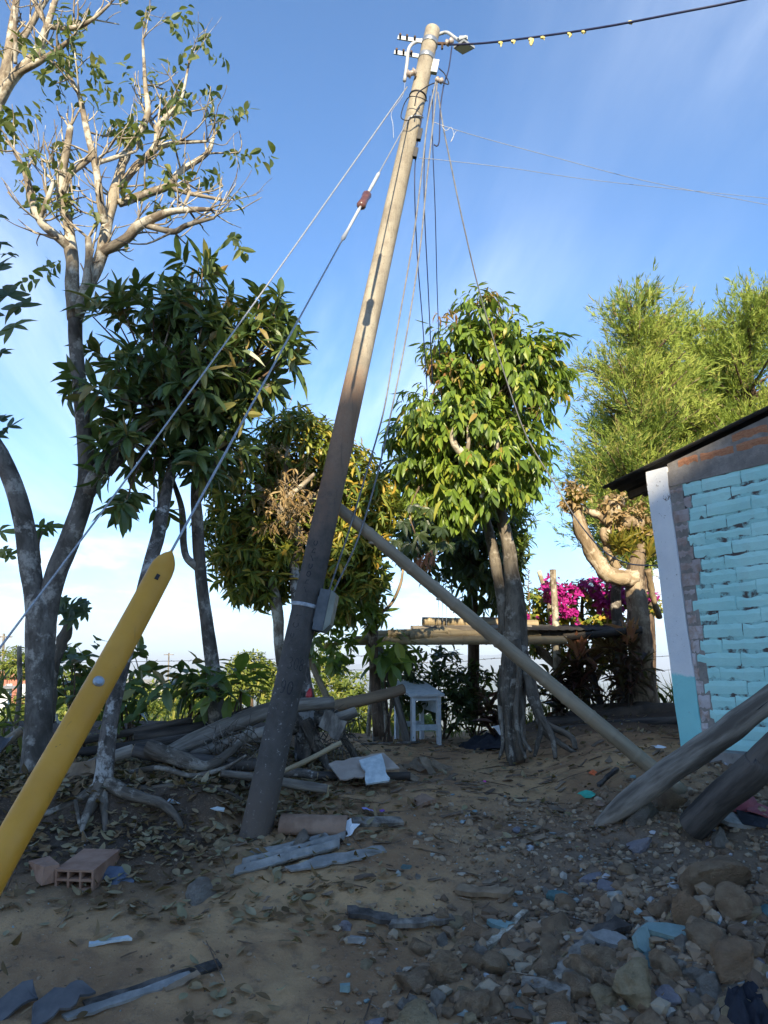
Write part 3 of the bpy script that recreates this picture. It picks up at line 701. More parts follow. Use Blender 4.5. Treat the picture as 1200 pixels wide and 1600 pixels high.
# insulators on the pole
M_PORC = m_simple("porcelain", (.30, .24, .20), (.42, .36, .32), 20, .3, 0, spec=.5)
def spool(name, label, a, b, r):
    mm = MB(); a, b = np.asarray(a), np.asarray(b); ts = np.linspace(0, 1, 13); tube(mm, [lerp(a, b, q_) for q_ in ts], [r*(.55 if k_ in (0, 12) else (1 if k_ in (2, 3, 9, 10) else .62)) for k_ in range(13)], 14)
    return solo(name, label, "insulator", mm, M_PORC, smooth=True)
spool("spool_insulator", "round porcelain insulator under the lamp holding the ragged cable", P(697, 68, 6.0), P(708, 63, 5.95), .034)
spool("spool_insulator", "brown porcelain insulator on the left of the pole below the lamp straps", P(636, 117, 5.98), P(650, 112, 5.98), .04)
spool("spool_insulator", "small porcelain insulator on the right of the pole where cables gather", P(681, 124, 5.98), P(692, 127, 5.95), .03)
mm = MB(); hexa(mm, PSURF(pole_u(106), 1.3, .03), PS*.03, PF*.02, PAX*.075); obj("junction_plate", mm, M_GALV, pole)
mm = MB(); tube(mm, [PSURF(u1, 1.4, .0), PSURF(u1, 1.4, .09)], .014, 8); tube(mm, [PSURF(u1, 1.4, .05), PSURF(u1-.009, 1.4, .06)], .012, 6); obj("bracket_bolt", mm, M_IRON, pole)

# ------------------------------------------------------------------ wires
def wire(name, label, cat, pts, r, mat, n=60, sides=6):
    q = [P(*p) if len(p) == 3 else np.asarray(p[:3]) for p in pts]; mm = MB(); tube(mm, q, r, sides, n); return solo(name, label, cat, mm, mat, smooth=True), crom(q, n)
GA, GG = PSURF(pole_u(196), -.3, .01), P(262, 872, 2.92); GD = GG-GA; GE = GA+GD*((GA[2]-.02)/(GA[2]-GG[2]))
guy = thing("guy_wire", "steel guy strand with dark egg insulator running to the yellow guard", "guy wire", GE)
mm = MB(); tube(mm, [GA, GE], .0056, 6, 40); obj("strand", mm, M_STEELW, guy, smooth=True)
def guyt(py):
    lo, hi = 0, 1
    for _ in range(40):
        mi = (lo+hi)/2; w = GA+GD*mi-CAM; yy = 800-FPX*(w @ np.array([0, -math.sin(PITCH), math.cos(PITCH)]))/(w @ np.array([0, math.cos(PITCH), math.sin(PITCH)]))
        if yy < py: lo = mi
        else: hi = mi
    return GA+GD*lo
mm = MB(); tube(mm, [guyt(270), guyt(273), guyt(296), guyt(304)], [.010, .015, .013, .008], 8); tube(mm, [guyt(323), guyt(328), guyt(360), guyt(372), guyt(376)], [.008, .012, .010, .016, .007], 8); obj("grip", mm, M_PIPE, guy, smooth=True)
mm = MB(); gs = [guyt(y) for y in (303, 305, 310, 316, 321, 323)]; tube(mm, gs, [.022, .036, .03, .03, .036, .022], 10); obj("egg_insulator", mm, m_simple("glazed_brown", (.09, .035, .03), (.15, .07, .06), 20, .25, 0, spec=.5), guy, smooth=True)
mm = MB(); lp = [PSURF(pole_u(196), a, .012) for a in np.linspace(-.35, 1.5, 10)]; lp = [lp_+PAX*.10*k_/9 for k_, lp_ in enumerate(lp)]; tube(mm, [GA+GD*.02]+lp, .008, 6, 30); obj("loop", mm, M_STEELW, guy, smooth=True)
wire("guy_wire", "long plain steel guy crossing in front of the forked left tree", "guy wire", [(636, 136, 6.0), (515, 308, 5.6), (400, 470, 5.2), (180, 772, 4.55), (0, 1012, 4.1), (-160, 1230, 3.7)], .007, M_STEELW)
o, cc = wire("power_cable", "thick twisted power cable hung with yellowish rags going to upper right", "cable", [(702, 70, 5.97), (760, 67, 5.85), (850, 56, 5.6), (950, 41, 5.35), (1060, 20, 5.1), (1170, -2, 4.9), (1400, -55, 4.4)], .0095, M_BLUEBLACK)
M_RAG = m_simple("faded_rag", (.55, .46, .14), (.68, .60, .32), 20, .95, .3)
for k_, (px_, py_, s_) in enumerate([(782, 66, .035), (802, 64, .022), (829, 61, .05), (848, 58, .02), (890, 52, .03), (912, 49, .018), (985, 34, .022)]):
    mm = MB(); q_ = P(px_, py_+1, float(np.interp(px_, [702, 850, 1060, 1170], [5.97, 5.6, 5.1, 4.9]))); r_ = np.random.default_rng(k_)
    pts = [q_+np.array([0, 0, .012]), q_+np.array([.006, 0, -s_*.3]), q_+np.array([r_.normal(0, .008), 0, -s_*1.3])]; tube(mm, pts, [.010, s_*.42, s_*.12], 7, 8, rough=.5, rfreq=40)
    tube(mm, [q_-np.array([.02, 0, 0]), q_, q_+np.array([.02, 0, 0])], [.010, .0155, .010], 7, rough=.3, rfreq=50)
    rg = obj("rag", mm, M_RAG); rg.parent = o; rg.location = -BASE[o.name]
wire("telephone_wire", "upper of two thin pale wires running off to the right", "wire", [(676, 190, 6.0), (700, 199, 6.0), (760, 217, 6.1), (860, 244, 6.25), (1010, 283, 6.5), (1220, 324, 6.8)], .0028, M_STEELW)
wire("telephone_wire", "lower of two thin pale wires running off to the right", "wire", [(655, 247, 5.95), (690, 250, 6.0), (800, 263, 6.15), (940, 283, 6.4), (1220, 312, 6.8)], .0026, M_STEELW)
wire("curled_wire", "frayed curl of thin wire where the pale wires leave the pole", "wire", [(690, 197, 5.98), (697, 204, 5.98), (705, 199, 5.97), (709, 212, 5.97), (704, 222, 5.97), (712, 206, 5.97), (716, 204, 5.98)], .0025, M_STEELW, 40)
wire("service_cable", "left grey service cable of the pair hanging down behind the pole", "cable", [(681, 128, 5.97), (668, 190, 5.97), (660, 260, 6.0), (646, 370, 6.05), (620, 520, 6.1), (600, 640, 6.1), (572, 740, 6.05), (545, 830, 5.98), (520, 905, 5.92), (512, 930, 5.9)], .0082, M_GREYC)
wire("service_cable", "right grey service cable of the pair hanging down behind the pole", "cable", [(683, 130, 5.97), (676, 200, 5.97), (667, 280, 6.0), (656, 390, 6.05), (634, 530, 6.1), (610, 650, 6.1), (590, 740, 6.05), (560, 840, 5.98), (528, 910, 5.92), (516, 934, 5.9)], .0082, M_GREYC)
wire("drop_cable", "leftmost thin dark cable hanging straight down beside the pole", "cable", [(660, 180, 6.0), (650, 240, 6.02), (648, 300, 6.05), (652, 400, 6.3), (660, 500, 6.6), (668, 620, 7.0)], .0055, M_BLUEBLACK)
wire("drop_cable", "middle thin dark cable hanging straight down beside the pole", "cable", [(672, 150, 6.0), (664, 230, 6.02), (663, 320, 6.1), (669, 450, 6.5), (676, 600, 7.1)], .0055, M_BLUEBLACK)
wire("drop_cable", "rightmost thin dark cable hanging straight down beside the pole", "cable", [(676, 140, 6.0), (676, 220, 6.05), (680, 330, 6.3), (683, 450, 6.7), (687, 560, 7.2)], .0048, M_BLUEBLACK)
wire("cable_loop", "dark cable bent into a hook right of the pole top", "cable", [(706, 73, 5.97), (701, 108, 5.97), (693, 135, 5.97), (688, 170, 5.98), (687, 205, 5.98), (686, 222, 5.98), (683, 228, 5.98), (678, 226, 5.98)], .0068, M_BLUEBLACK)
wire("cable_end", "short cut cable end sticking out right of the insulators", "cable", [(686, 107, 5.98), (695, 116, 5.95), (701, 131, 5.93), (690, 129, 5.95), (678, 130, 5.97), (664, 137, 5.9), (652, 147, 5.84), (648, 165, 5.83)], .0058, M_BLACK)
wire("cable_loop", "thin black cable looped around the pole below the bands", "cable", [(668, 158, 5.9), (655, 152, 5.86), (641, 151, 5.88), (634, 158, 5.93), (629, 170, 5.95), (627, 184, 5.9), (638, 188, 5.86), (648, 178, 5.85), (656, 168, 5.86)], .0045, M_BLACK)
wire("stay_cable", "long grey cable running from the pole top through the leafy tree to the teal house", "cable", [(684, 144, 5.97), (692, 195, 6.0), (704, 255, 6.1), (724, 350, 6.3), (752, 466, 6.7), (790, 590, 7.15), (822, 680, 7.4), (860, 745, 7.5), (900, 810, 7.5), (940, 858, 7.45), (980, 880, 7.35), (1028, 884, 7.18)], .0072, M_GREYC, 90)
wire("tie_wire", "thin wire tails hanging left of the pole under the first guy", "wire", [(633, 128, 5.97), (629, 150, 5.95), (612, 175, 5.9), (614, 195, 5.9), (615, 216, 5.9)], .0025, M_STEELW)
mm = MB(); cb = PSURF(pole_u(212), 1.25, .02); hexa(mm, cb, PS*.02, PF*.02, PAX*.06); hexa(mm, PSURF(pole_u(240), 1.3, .015), PS*.02, PF*.02, PAX*.05); obj("cable_clamp", mm, M_BLACK, pole)

# yellow guy guard: half-round channel over the strand
M_YEL = NT("guard_yellow"); t = M_YEL; n = t.noise(4, 5, .6); c = t.mix(t.rng(n, .3, .7), (.50, .235, .02), (.58, .285, .03)); c = t.mix(t.rng(t.noise(28, 4, .7), .68, .72), c, (.16, .08, .03)); c = t.mix(t.rng(t.noise(9, 5, .7), .64, .72, 0, .5), c, (.40, .19, .03)); c = t.mix(t.rng(t.noise(30, 5, .75, .6, t.mapping((1, 1, .12))), .60, .70, 0, .45), c, (.25, .13, .03)); c = t.mix(t.rng(t.noise(2.2, 4, .6), .5, .75, 0, .4), c, (.62, .36, .10)); M_YEL = t.done(c, t.rng(t.noise(20, 4), .3, .7, .4, .65), t.bump(t.noise(14, 3), .15, .003), 0, .4)
gd = unit(GE-GG); gl = np.linalg.norm(GE-GG); gsd = unit(np.cross(gd, unit(CAM-GG))); gfr = unit(np.cross(gsd, gd)); 
if np.dot(gfr, CAM-GG) < 0: gfr = -gfr
if gsd[0] < 0: gsd = -gsd
guard = thing("guy_guard", "bright yellow plastic guard tube sloping over the guy strand at left", "guy guard", GE)
mm = MB(); K = 17; us = np.concatenate([[0, .006, .014, .024, .036], np.linspace(.06, 1, 50)]); V1, V2 = [], []
for u in us:
    w = .050*(1 if u > .036 else math.sqrt(max(.02, 1-(1-u/.036)**2))); w *= lerp(.96, .92, u); dp = .036*lerp(1.0, 1.25, sstep(.05, .5, u)); off = .004*math.sin(u*9)
    for k_ in range(K):
        a = lerp(-math.pi/2, math.pi/2, k_/(K-1)); b = GG+gd*(gl*u-.02)+gsd*(math.sin(a)*w+off)+gfr*(math.cos(a)*dp-.004)
        V1.append(b); V2.append(b-(gsd*math.sin(a)+gfr*math.cos(a))*.003)
N = len(V1); F = []
for i_ in range(len(us)-1):
    for k_ in range(K-1):
        a = i_*K+k_; F += [[a, a+1, a+K+1, a+K], [N+a, N+a+K, N+a+K+1, N+a+1]]
for i_ in range(len(us)-1):
    for k_ in (0, K-1): a = i_*K+k_; F.append([a, a+K, N+a+K, N+a])
for k_ in range(K-1):
    for i_ in (0, len(us)-1): a = i_*K+k_; F.append([a, N+a, N+a+1, a+1])
mm.add(np.array(V1+V2), F); obj("channel", mm, M_YEL, guard, smooth=True)
def gpt(px, py):
    lo, hi = 0, 1
    for _ in range(40):
        mi = (lo+hi)/2; w = GG+gd*gl*mi-CAM; yy = 800-FPX*(w @ np.array([0, -math.sin(PITCH), math.cos(PITCH)]))/(w @ np.array([0, math.cos(PITCH), math.sin(PITCH)]))
        if yy < py: lo = mi
        else: hi = mi
    return GG+gd*gl*lo
mm = MB(); b0 = gpt(138, 1072)+gsd*-.004+gfr*.033; tube(mm, [b0, b0+gfr*.006, b0+gfr*.011], [.019, .019, .012], 14); obj("bolt", mm, M_GALV, guard)
for py_ in (908, 1280):
    mm = MB(); b0 = gpt(0, py_)+gfr*.0335; hexa(mm, b0, gd*.012, gsd*.007, gfr*.002); obj("slot", mm, M_INK, guard)
# ------------------------------------------------------------------ vegetation materials
B_GREY = m_bark("bark_grey", (.075, .065, .055), (.17, .15, .13), (.36, .33, .29), .45, 8, .5)
B_PALE = m_bark("bark_pale", (.13, .10, .075), (.33, .28, .21), (.50, .46, .38), .6, 9, .5)
B_LICHEN = m_bark("bark_lichen", (.05, .045, .04), (.15, .13, .115), (.38, .37, .35), .6, 14, .6)
B_TALL = m_bark("bark_tall", (.07, .058, .045), (.19, .16, .125), (.31, .275, .23), .4, 9, .35, .016)
B_BROWN = m_bark("bark_brown", (.06, .04, .028), (.16, .11, .075), (.30, .24, .18), .35, 10, .3)
B_ROOT = m_bark("bark_root", (.06, .05, .04), (.15, .125, .10), (.27, .24, .20), .45, 12, .2, .02)
B_BARE = m_bark("bare_wood", (.16, .11, .065), (.36, .275, .18), (.50, .41, .30), .45, 11, .15, .02)
L_TREE = m_leaf("leaf_pinnate", [(0, (0.0625, 0.0938, 0.0312)), (.4, (0.106, 0.144, 0.0438)), (.75, (0.163, 0.188, 0.0625)), (1, (0.25, 0.25, 0.075))], .5, .3)
L_LOQ = m_leaf("leaf_loquat", [(0, (0.0515, 0.0891, 0.0299)), (.45, (0.0827, 0.134, 0.0373)), (.8, (0.138, 0.178, 0.0449)), (.93, (0.238, 0.214, 0.0598)), (1, (0.314, 0.197, 0.0748))], .38, .18, .5)
L_MANGO = m_leaf("leaf_mango", [(0, (0.0983, 0.144, 0.0277)), (.5, (0.18, 0.223, 0.0356)), (.72, (0.328, 0.322, 0.0436)), (1, (0.589, 0.363, 0.0594))], .45, .22)
L_TALL = m_leaf("leaf_bright", [(0, (0.0949, 0.149, 0.0264)), (.35, (0.147, 0.231, 0.033)), (.75, (0.233, 0.33, 0.0413)), (.94, (0.362, 0.396, 0.0578)), (1, (0.448, 0.281, 0.0825))], .4, .33, .5)
L_YOUNG = m_leaf("leaf_young", [(0, (.22, .17, .04)), (.5, (.30, .18, .06)), (1, (.34, .15, .07))], .45, .35)
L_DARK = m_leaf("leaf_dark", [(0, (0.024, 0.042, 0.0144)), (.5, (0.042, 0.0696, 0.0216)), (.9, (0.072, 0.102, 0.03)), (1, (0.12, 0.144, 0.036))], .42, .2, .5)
L_CYP = m_leaf("cypress_spray", [(0, (0.125, 0.198, 0.042)), (.35, (0.237, 0.314, 0.06)), (.7, (0.338, 0.41, 0.078)), (.9, (0.425, 0.461, 0.108)), (1, (0.35, 0.243, 0.108))], .7, .3, .2)
L_BUSH = m_leaf("leaf_bush", [(0, (0.084, 0.119, 0.0252)), (.5, (0.168, 0.21, 0.035)), (.85, (0.28, 0.308, 0.056)), (1, (0.392, 0.35, 0.084))], .5, .35)
L_DRY = m_leaf("dead_leaf", [(0, (0.1, 0.0616, 0.0338)), (.35, (0.19, 0.119, 0.0638)), (.62, (0.29, 0.207, 0.12)), (.82, (0.25, 0.22, 0.128)), (1, (0.36, 0.29, 0.188))], .85, .1, .15)
L_DRYLIT = m_leaf("dry_bract", [(0, (.26, .16, .07)), (.5, (.38, .26, .13)), (1, (.48, .36, .2))], .8, .2, .15)
L_RED = m_leaf("leaf_purple", [(0, (.035, .015, .018)), (.5, (.07, .022, .025)), (1, (.12, .04, .03))], .4, .2, .5)
L_PINK = m_leaf("leaf_salmon", [(0, (.42, .15, .09)), (1, (.52, .22, .13))], .5, .35)
L_MAG = m_leaf("bract_magenta", [(0, (.42, .012, .24)), (.5, (.55, .02, .33)), (1, (.66, .05, .42))], .6, .35, .2)
L_BROM = m_leaf("leaf_bromeliad", [(0, (.12, .12, .02)), (.5, (.24, .22, .03)), (1, (.36, .25, .05))], .45, .3)
L_GRASS = m_leaf("grass_blade", [(0, (.06, .085, .02)), (.6, (.12, .14, .035)), (1, (.22, .19, .07))], .6, .3)

def tree(name, label, base, group=None): return thing(name, label, "tree", base, group)
def big_leaves(parent, pos, d, nrm, L, W, me):
    """single leaves as objects sharing one mesh (the ones that show largest)"""
    x, y, z = leaf_frames(np.asarray(d, float), np.asarray(nrm, float))
    for i_ in range(len(pos)):
        o = bpy.data.objects.new("leaf", me); COL.objects.link(o); o.parent = parent
        mtx = Matrix((( x[i_][0]*L[i_], y[i_][0]*W[i_], z[i_][0]*L[i_], 0), (x[i_][1]*L[i_], y[i_][1]*W[i_], z[i_][1]*L[i_], 0), (x[i_][2]*L[i_], y[i_][2]*W[i_], z[i_][2]*L[i_], 0), (0, 0, 0, 1)))
        b = pos[i_]-BASE[parent.name]; mtx.translation = Vector(b); o.matrix_local = mtx
def LM(kind, mat, curl=1.0):
    me = leaf_mesh(kind, 1.0, 'leaf', curl); me.materials.append(mat); return me
def split_big(parent, pos, d, nrm, L, W, kind, mat, count, name="crown", rnd=None):
    """front-most, largest-looking leaves become objects, the rest one crown mesh"""
    L = np.broadcast_to(L, (len(pos),)); W = np.broadcast_to(W, (len(pos),))
    dist = np.linalg.norm(pos-CAM, axis=1); x, y, z = leaf_frames(d, nrm); face = np.abs(np.sum(z*unit(pos-CAM), axis=1)); vis = (pos[:, 0] / np.maximum(pos[:, 1], .1) > -.54)
    sc = np.where(vis, L*(.4+face)/dist**2.2, 0); idx = np.argsort(-sc); big, rest = idx[:count], idx[count:]
    mm = MB(); leaves(mm, pos[rest], d[rest], nrm[rest], L[rest], W[rest], kind); obj(name, mm, mat, parent, kind='stuff')
    big_leaves(parent, pos[big], d[big], nrm[big], L[big], W[big], LM(kind, mat))

# ------------------------------------------------------------------ forked left tree, heavily lopped crown
r1 = np.random.default_rng(11)
A0 = P(62, 1205, 6.5)
tA = tree("lopped_tree", "tall forked grey tree at left edge with lopped pale crown and sparse leaves", A0)
mm = MB(); Y = 6.5
limb(mm, [(54, 1240, Y, 32), (57, 1195, Y, 23), (61, 1110, Y, 20.5), (63, 1030, Y, 21), (64, 975, Y, 22.5), (65, 945, Y, 21), (66, 922, Y, 12)], 16, 40, .05)
obj("trunk", mm, B_GREY, tA, smooth=True)
mm = MB(); tips = []
limb(mm, [(70, 1000, Y, 14), (77, 940, Y, 16.5), (90, 890, Y, 16.7), (112, 835, Y, 16), (135, 760, Y, 14.4), (134, 690, Y, 12.9), (124, 600, Y, 11.4), (118, 530, Y, 10.6), (118, 490, Y, 10.6)], 14, 44, .06)
limb(mm, [(135, 770, Y, 14), (150, 745, Y-.05, 12), (168, 715, Y-.1, 11), (176, 690, Y-.1, 10), (170, 660, Y-.1, 8), (160, 640, Y-.1, 6)], 10, 20)     # knotty side stub
limb(mm, [(138, 755, Y+.05, 13), (165, 735, Y+.2, 12), (200, 690, Y+.4, 10), (220, 650, Y+.5, 8)], 10, 18)
obj("limb", mm, B_GREY, tA, smooth=True)
mm = MB(); limb(mm, [(58, 1000, Y, 14), (54, 940, Y, 15.5), (46, 880, Y, 16), (38, 820, Y, 15.2), (22, 760, Y, 14.4), (2, 715, Y, 13.7), (-25, 660, Y, 12.9), (-40, 560, Y, 11.4), (-38, 420, Y, 10.6), (-22, 270, Y, 9.12), (-5, 170, Y, 8.36)], 14, 50, .06)
obj("limb", mm, B_GREY, tA, smooth=True)
LB = [  # pale lopped limbs of the crown
 [(118, 500, Y, 12), (113, 450, Y, 11), (113, 410, Y, 10), (110, 388, Y, 9.5), (108, 357, Y, 8), (97, 320, Y-.1, 7), (97, 280, Y-.15, 6.5), (103, 240, Y-.2, 6), (110, 198, Y-.2, 5)],
 [(120, 492, Y, 11), (136, 452, Y, 10.5), (150, 420, Y, 10), (160, 395, Y, 10), (164, 367, Y, 9), (177, 307, Y+.1, 8), (188, 267, Y+.15, 7), (200, 233, Y+.2, 6), (230, 182, Y+.2, 5), (227, 133, Y+.2, 3.5), (223, 62, Y+.25, 2)],
 [(110, 388, Y, 8), (90, 370, Y-.1, 7), (64, 347, Y-.2, 6.5), (50, 313, Y-.25, 6), (40, 273, Y-.3, 4.5), (22, 235, Y-.35, 3)],
 [(164, 350, Y, 7), (157, 318, Y-.1, 6), (151, 268, Y-.15, 5.5), (136, 205, Y-.2, 5), (124, 150, Y-.2, 3.5), (108, 118, Y-.2, 2.5)],
 [(187, 293, Y+.15, 6), (213, 260, Y+.2, 6), (243, 230, Y+.25, 6), (247, 200, Y+.3, 5), (262, 180, Y+.3, 3.5), (283, 155, Y+.3, 2.5), (296, 95, Y+.3, 1.5)],
 [(158, 396, Y, 8), (197, 373, Y-.15, 8), (217, 353, Y-.2, 8), (260, 333, Y-.3, 6), (295, 328, Y-.35, 4.5), (328, 327, Y-.4, 3)],
 [(186, 318, Y+.1, 6), (227, 303, Y+.2, 7), (263, 290, Y+.25, 6), (283, 267, Y+.3, 5), (323, 240, Y+.35, 4), (334, 213, Y+.35, 2.5)],
 [(263, 293, Y+.25, 4), (300, 303, Y+.2, 3.5), (352, 313, Y+.15, 2)],
 [(243, 231, Y+.25, 4.5), (277, 223, Y+.2, 3.5), (323, 221, Y+.2, 2.2)],
 [(147, 242, Y-.15, 4), (128, 257, Y-.2, 5), (110, 273, Y-.2, 5), (98, 302, Y-.15, 4)],
 [(147, 256, Y-.15, 4), (180, 246, Y-.1, 3.2), (213, 236, Y, 2)],
 [(228, 352, Y-.2, 5), (270, 362, Y-.3, 4.5), (292, 352, Y-.35, 4), (335, 340, Y-.4, 2.5)],
 [(60, 345, Y-.2, 5), (75, 310, Y-.3, 4), (82, 282, Y-.3, 3), (70, 272, Y-.3, 2)],
 [(130, 475, Y, 8), (136, 440, Y-.05, 7.5), (139, 405, Y-.1, 6), (138, 372, Y-.1, 5)],
 [(247, 205, Y+.3, 4), (235, 190, Y+.35, 3), (228, 172, Y+.35, 2)],
 [(290, 285, Y+.3, 3.5), (296, 300, Y+.2, 3), (287, 322, Y+.1, 2)],
]
nodes = []
for k_, lb in enumerate(LB):
    mm = MB(); q, rr_ = limb(mm, lb, 9, 6*len(lb), .10, 12); obj("limb", mm, B_PALE, tA, smooth=True)
    nodes += [(q[i_], unit(q[min(i_+1, len(q)-1)]-q[max(i_-1, 0)]), rr_[i_], i_ == len(q)-1) for i_ in range(len(q))]
LB2 = [[(-8, 180, Y, 10), (2, 140, Y, 9), (10, 105, Y, 8), (18, 55, Y, 7), (26, -5, Y, 5)], [(-4, 165, Y, 8), (20, 122, Y-.1, 8), (55, 85, Y-.15, 7.5), (72, 45, Y-.2, 5.5), (88, -5, Y-.2, 4)],
       [(20, 118, Y-.1, 6), (60, 97, Y-.2, 5), (90, 78, Y-.25, 4), (115, 57, Y-.3, 2.5)], [(22, 85, Y, 5), (45, 45, Y+.1, 5), (60, 20, Y+.1, 4), (78, -8, Y+.1, 3)],
       [(78, 42, Y-.2, 4), (115, 44, Y-.3, 4), (145, 30, Y-.35, 3), (172, 6, Y-.4, 2)], [(68, 30, Y-.2, 4), (58, 12, Y-.2, 4), (52, -10, Y-.2, 3)], [(24, 100, Y-.2, 3), (24, 60, Y-.3, 3), (22, 10, Y-.3, 2)]]
for lb in LB2:
    mm = MB(); q, rr_ = limb(mm, lb, 9, 6*len(lb), .10, 12); obj("limb", mm, B_PALE, tA, smooth=True)
    nodes += [(q[i_], unit(q[min(i_+1, len(q)-1)]-q[max(i_-1, 0)]), rr_[i_], i_ == len(q)-1) for i_ in range(1, len(q))]
mm = MB(); tips = []
for (q, d_, r_, last) in nodes:
    if r_ > .055: continue
    for _ in range(4 if last else 2):
        grow(mm, q, unit(d_*.7+r1.normal(0, .6, 3)+np.array([0, 0, .45])), r1.uniform(.2, .42), min(r_*.5, .012), 1, tips, .55, .3, r1, 5, 1)
obj("twigs", mm, B_PALE, tA, smooth=True, kind='stuff')
tp = np.array([a[0] for a in tips]); td = np.array([a[1] for a in tips]); keep = r1.random(len(tp)) < .10; tp, td = tp[keep], td[keep]
ax = unit(td*.5+r1.normal(0, .6, td.shape)+np.array([0, 0, -.1])); p_, d_, n_ = sprig(tp, ax, 9, .26, .35, .75, .25, r1)
L_ = r1.uniform(.075, .13, len(p_)); mm = MB(); leaves(mm, p_, d_, n_, L_, L_*.52, 'oval'); obj("crown", mm, L_TREE, tA, kind='stuff')
# tufts at the lower crown where the limbs meet
tf = [ell(108, 385, Y-.2, 45, 40, .3), ell(20, 250, Y-.3, 70, 45, .3), ell(75, 100, Y-.3, 60, 60, .3), ell(30, 210, Y-.3, 50, 30, .3), ell(340, 235, Y+.3, 45, 45, .3), ell(350, 350, Y-.4, 40, 40, .3), ell(290, 90, Y+.3, 35, 55, .3), ell(130, 100, Y-.2, 40, 60, .3), ell(95, 450, Y-.1, 35, 40, .25), ell(235, 310, Y, 30, 30, .2)]
p0, o0, ii = shell(tf, 45, .2, r1); p_, d_, n_ = sprig(p0, unit(o0+r1.normal(0, .7, o0.shape)), 8, .22, .3, .8, .3, r1)
L_ = r1.uniform(.08, .135, len(p_)); mm = MB(); leaves(mm, p_, d_, n_, L_, L_*.5, 'oval'); obj("leaf_tufts", mm, L_TREE, tA, kind='stuff')

# broad-leaved climber hanging in from the left edge
def palmate(mm, c, nrm, up, R, lobes, r_, rnd):
    """lobed leaf: several blades from one point"""
    nrm = unit(nrm); u = unit(np.cross(up, nrm)); v = np.cross(nrm, u)
    a = np.linspace(-2.0, 2.0, lobes); ln = R*(1-.35*np.abs(a)/2.0)
    d = u[None]*np.sin(a)[:, None]+v[None]*np.cos(a)[:, None]; leaves(mm, np.repeat(c[None], lobes, 0), d+np.array([0, 0, -.15]), np.repeat(nrm[None], lobes, 0)+r_.normal(0, .1, (lobes, 3)), ln, ln*.42, 'oval', rnd=np.full(lobes, rnd))
r2 = np.random.default_rng(12)
cl = thing("climbing_plant", "broad lobed dark green leaves hanging in at the left edge", "plant", P(-20, 900, 5.6))
mm = MB(); tube(mm, [P(-20, 900, 5.6), P(-25, 700, 5.6), P(-15, 540, 5.6), P(-5, 430, 5.6), P(-10, 330, 5.6)], [.02, .018, .015, .012, .006], 7, 30); obj("stem", mm, B_BROWN, cl, smooth=True)
for (px_, py_, R_) in [(20, 470, .26), (40, 488, .24), (5, 430, .2), (30, 520, .22), (10, 390, .17), (-5, 500, .24), (8, 665, .17), (22, 676, .15), (0, 690, .16), (12, 560, .12), (-5, 350, .16), (20, 405, .12)]:
    mm = MB(); palmate(mm, P(px_-8, py_-8, 5.5+r2.uniform(-.2, .2)), np.array([r2.normal(0, .3), -1, .5+r2.normal(0, .2)]), np.array([-.5+r2.normal(0, .3), 0, .6]), R_, 6, r2, r2.random()); obj("leaf", mm, L_DARK, cl)

# ------------------------------------------------------------------ loquat-like tree, two trunks
r3 = np.random.default_rng(13)
B0 = P(160, 1238, 6.0)
tS = tree("slender_tree", "slender lichen-speckled tree leaning right on exposed roots behind the yellow guard", B0)
mm = MB(); limb(mm, [(158, 1245, 6.0, 17.8), (163, 1205, 6.0, 14.1), (170, 1140, 6.0, 12.6), (183, 1075, 6.05, 11.8), (200, 1010, 6.1, 11.1), (215, 960, 6.2, 10.4), (230, 895, 6.3, 10.4), (246, 840, 6.4, 10.4), (256, 790, 6.5, 9.62), (268, 735, 6.6, 8.14), (290, 660, 6.7, 6.66), (320, 600, 6.8, 4.44)], 12, 60, .08); obj("trunk", mm, B_LICHEN, tS, smooth=True)
for rt in [[(160, 1225, 6.0, 16), (148, 1250, 5.9, 10), (132, 1280, 5.75, 6), (128, 1300, 5.65, 3)], [(165, 1222, 6.0, 13), (200, 1240, 5.9, 10), (250, 1255, 5.8, 8), (275, 1275, 5.75, 5), (285, 1295, 5.7, 3)], [(160, 1230, 6.0, 12), (163, 1270, 5.85, 6), (165, 1305, 5.75, 4)], [(155, 1228, 6.0, 10), (110, 1255, 5.9, 7), (60, 1275, 5.8, 5), (10, 1282, 5.8, 4)], [(170, 1232, 6.02, 9), (230, 1235, 6.0, 7), (320, 1240, 6.05, 5), (360, 1248, 6.0, 3)], [(118, 1250, 5.85, 3), (125, 1290, 5.7, 3), (138, 1318, 5.6, 2)]]:
    mm = MB(); limb(mm, rt, 8, 20, .15, 12); obj("root", mm, B_ROOT, tS, smooth=True)
# crown: whorls of long leathery leaves
es = [ell(215, 560, 6.6, 95, 105, .6), ell(250, 495, 6.6, 65, 38, .4), ell(215, 725, 6.5, 58, 85, .4), ell(300, 590, 6.7, 80, 100, .55), ell(180, 620, 6.4, 45, 60, .35)]
S0 = 115; p0, o0, ii = shell(es, S0, .45, r3); 
mm = MB(); C_ = P(262, 640, 6.6)
for q in p0[:60]: tube(mm, [lerp(C_, q, .1)+r3.normal(0, .03, 3), lerp(C_, q, .55)+r3.normal(0, .06, 3), q], [.018, .011, .006], 5, 8)
obj("twigs", mm, B_BROWN, tS, smooth=True, kind='stuff')
p_, d_, n_ = sprig(p0, unit(o0+np.array([0, 0, .35])+r3.normal(0, .3, o0.shape)), 11, .12, .55, .85, .22, r3); L_ = r3.uniform(.17, .28, len(p_)); split_big(tS, p_, d_, n_, L_, L_*.30, 'oval', L_LOQ, 220)
B1 = onground(P(335, 1085, 7.4)[0], 7.4)
tL = tree("loquat_tree", "leathery-leaved tree with pale mottled trunk left of the leaning pole", B1)
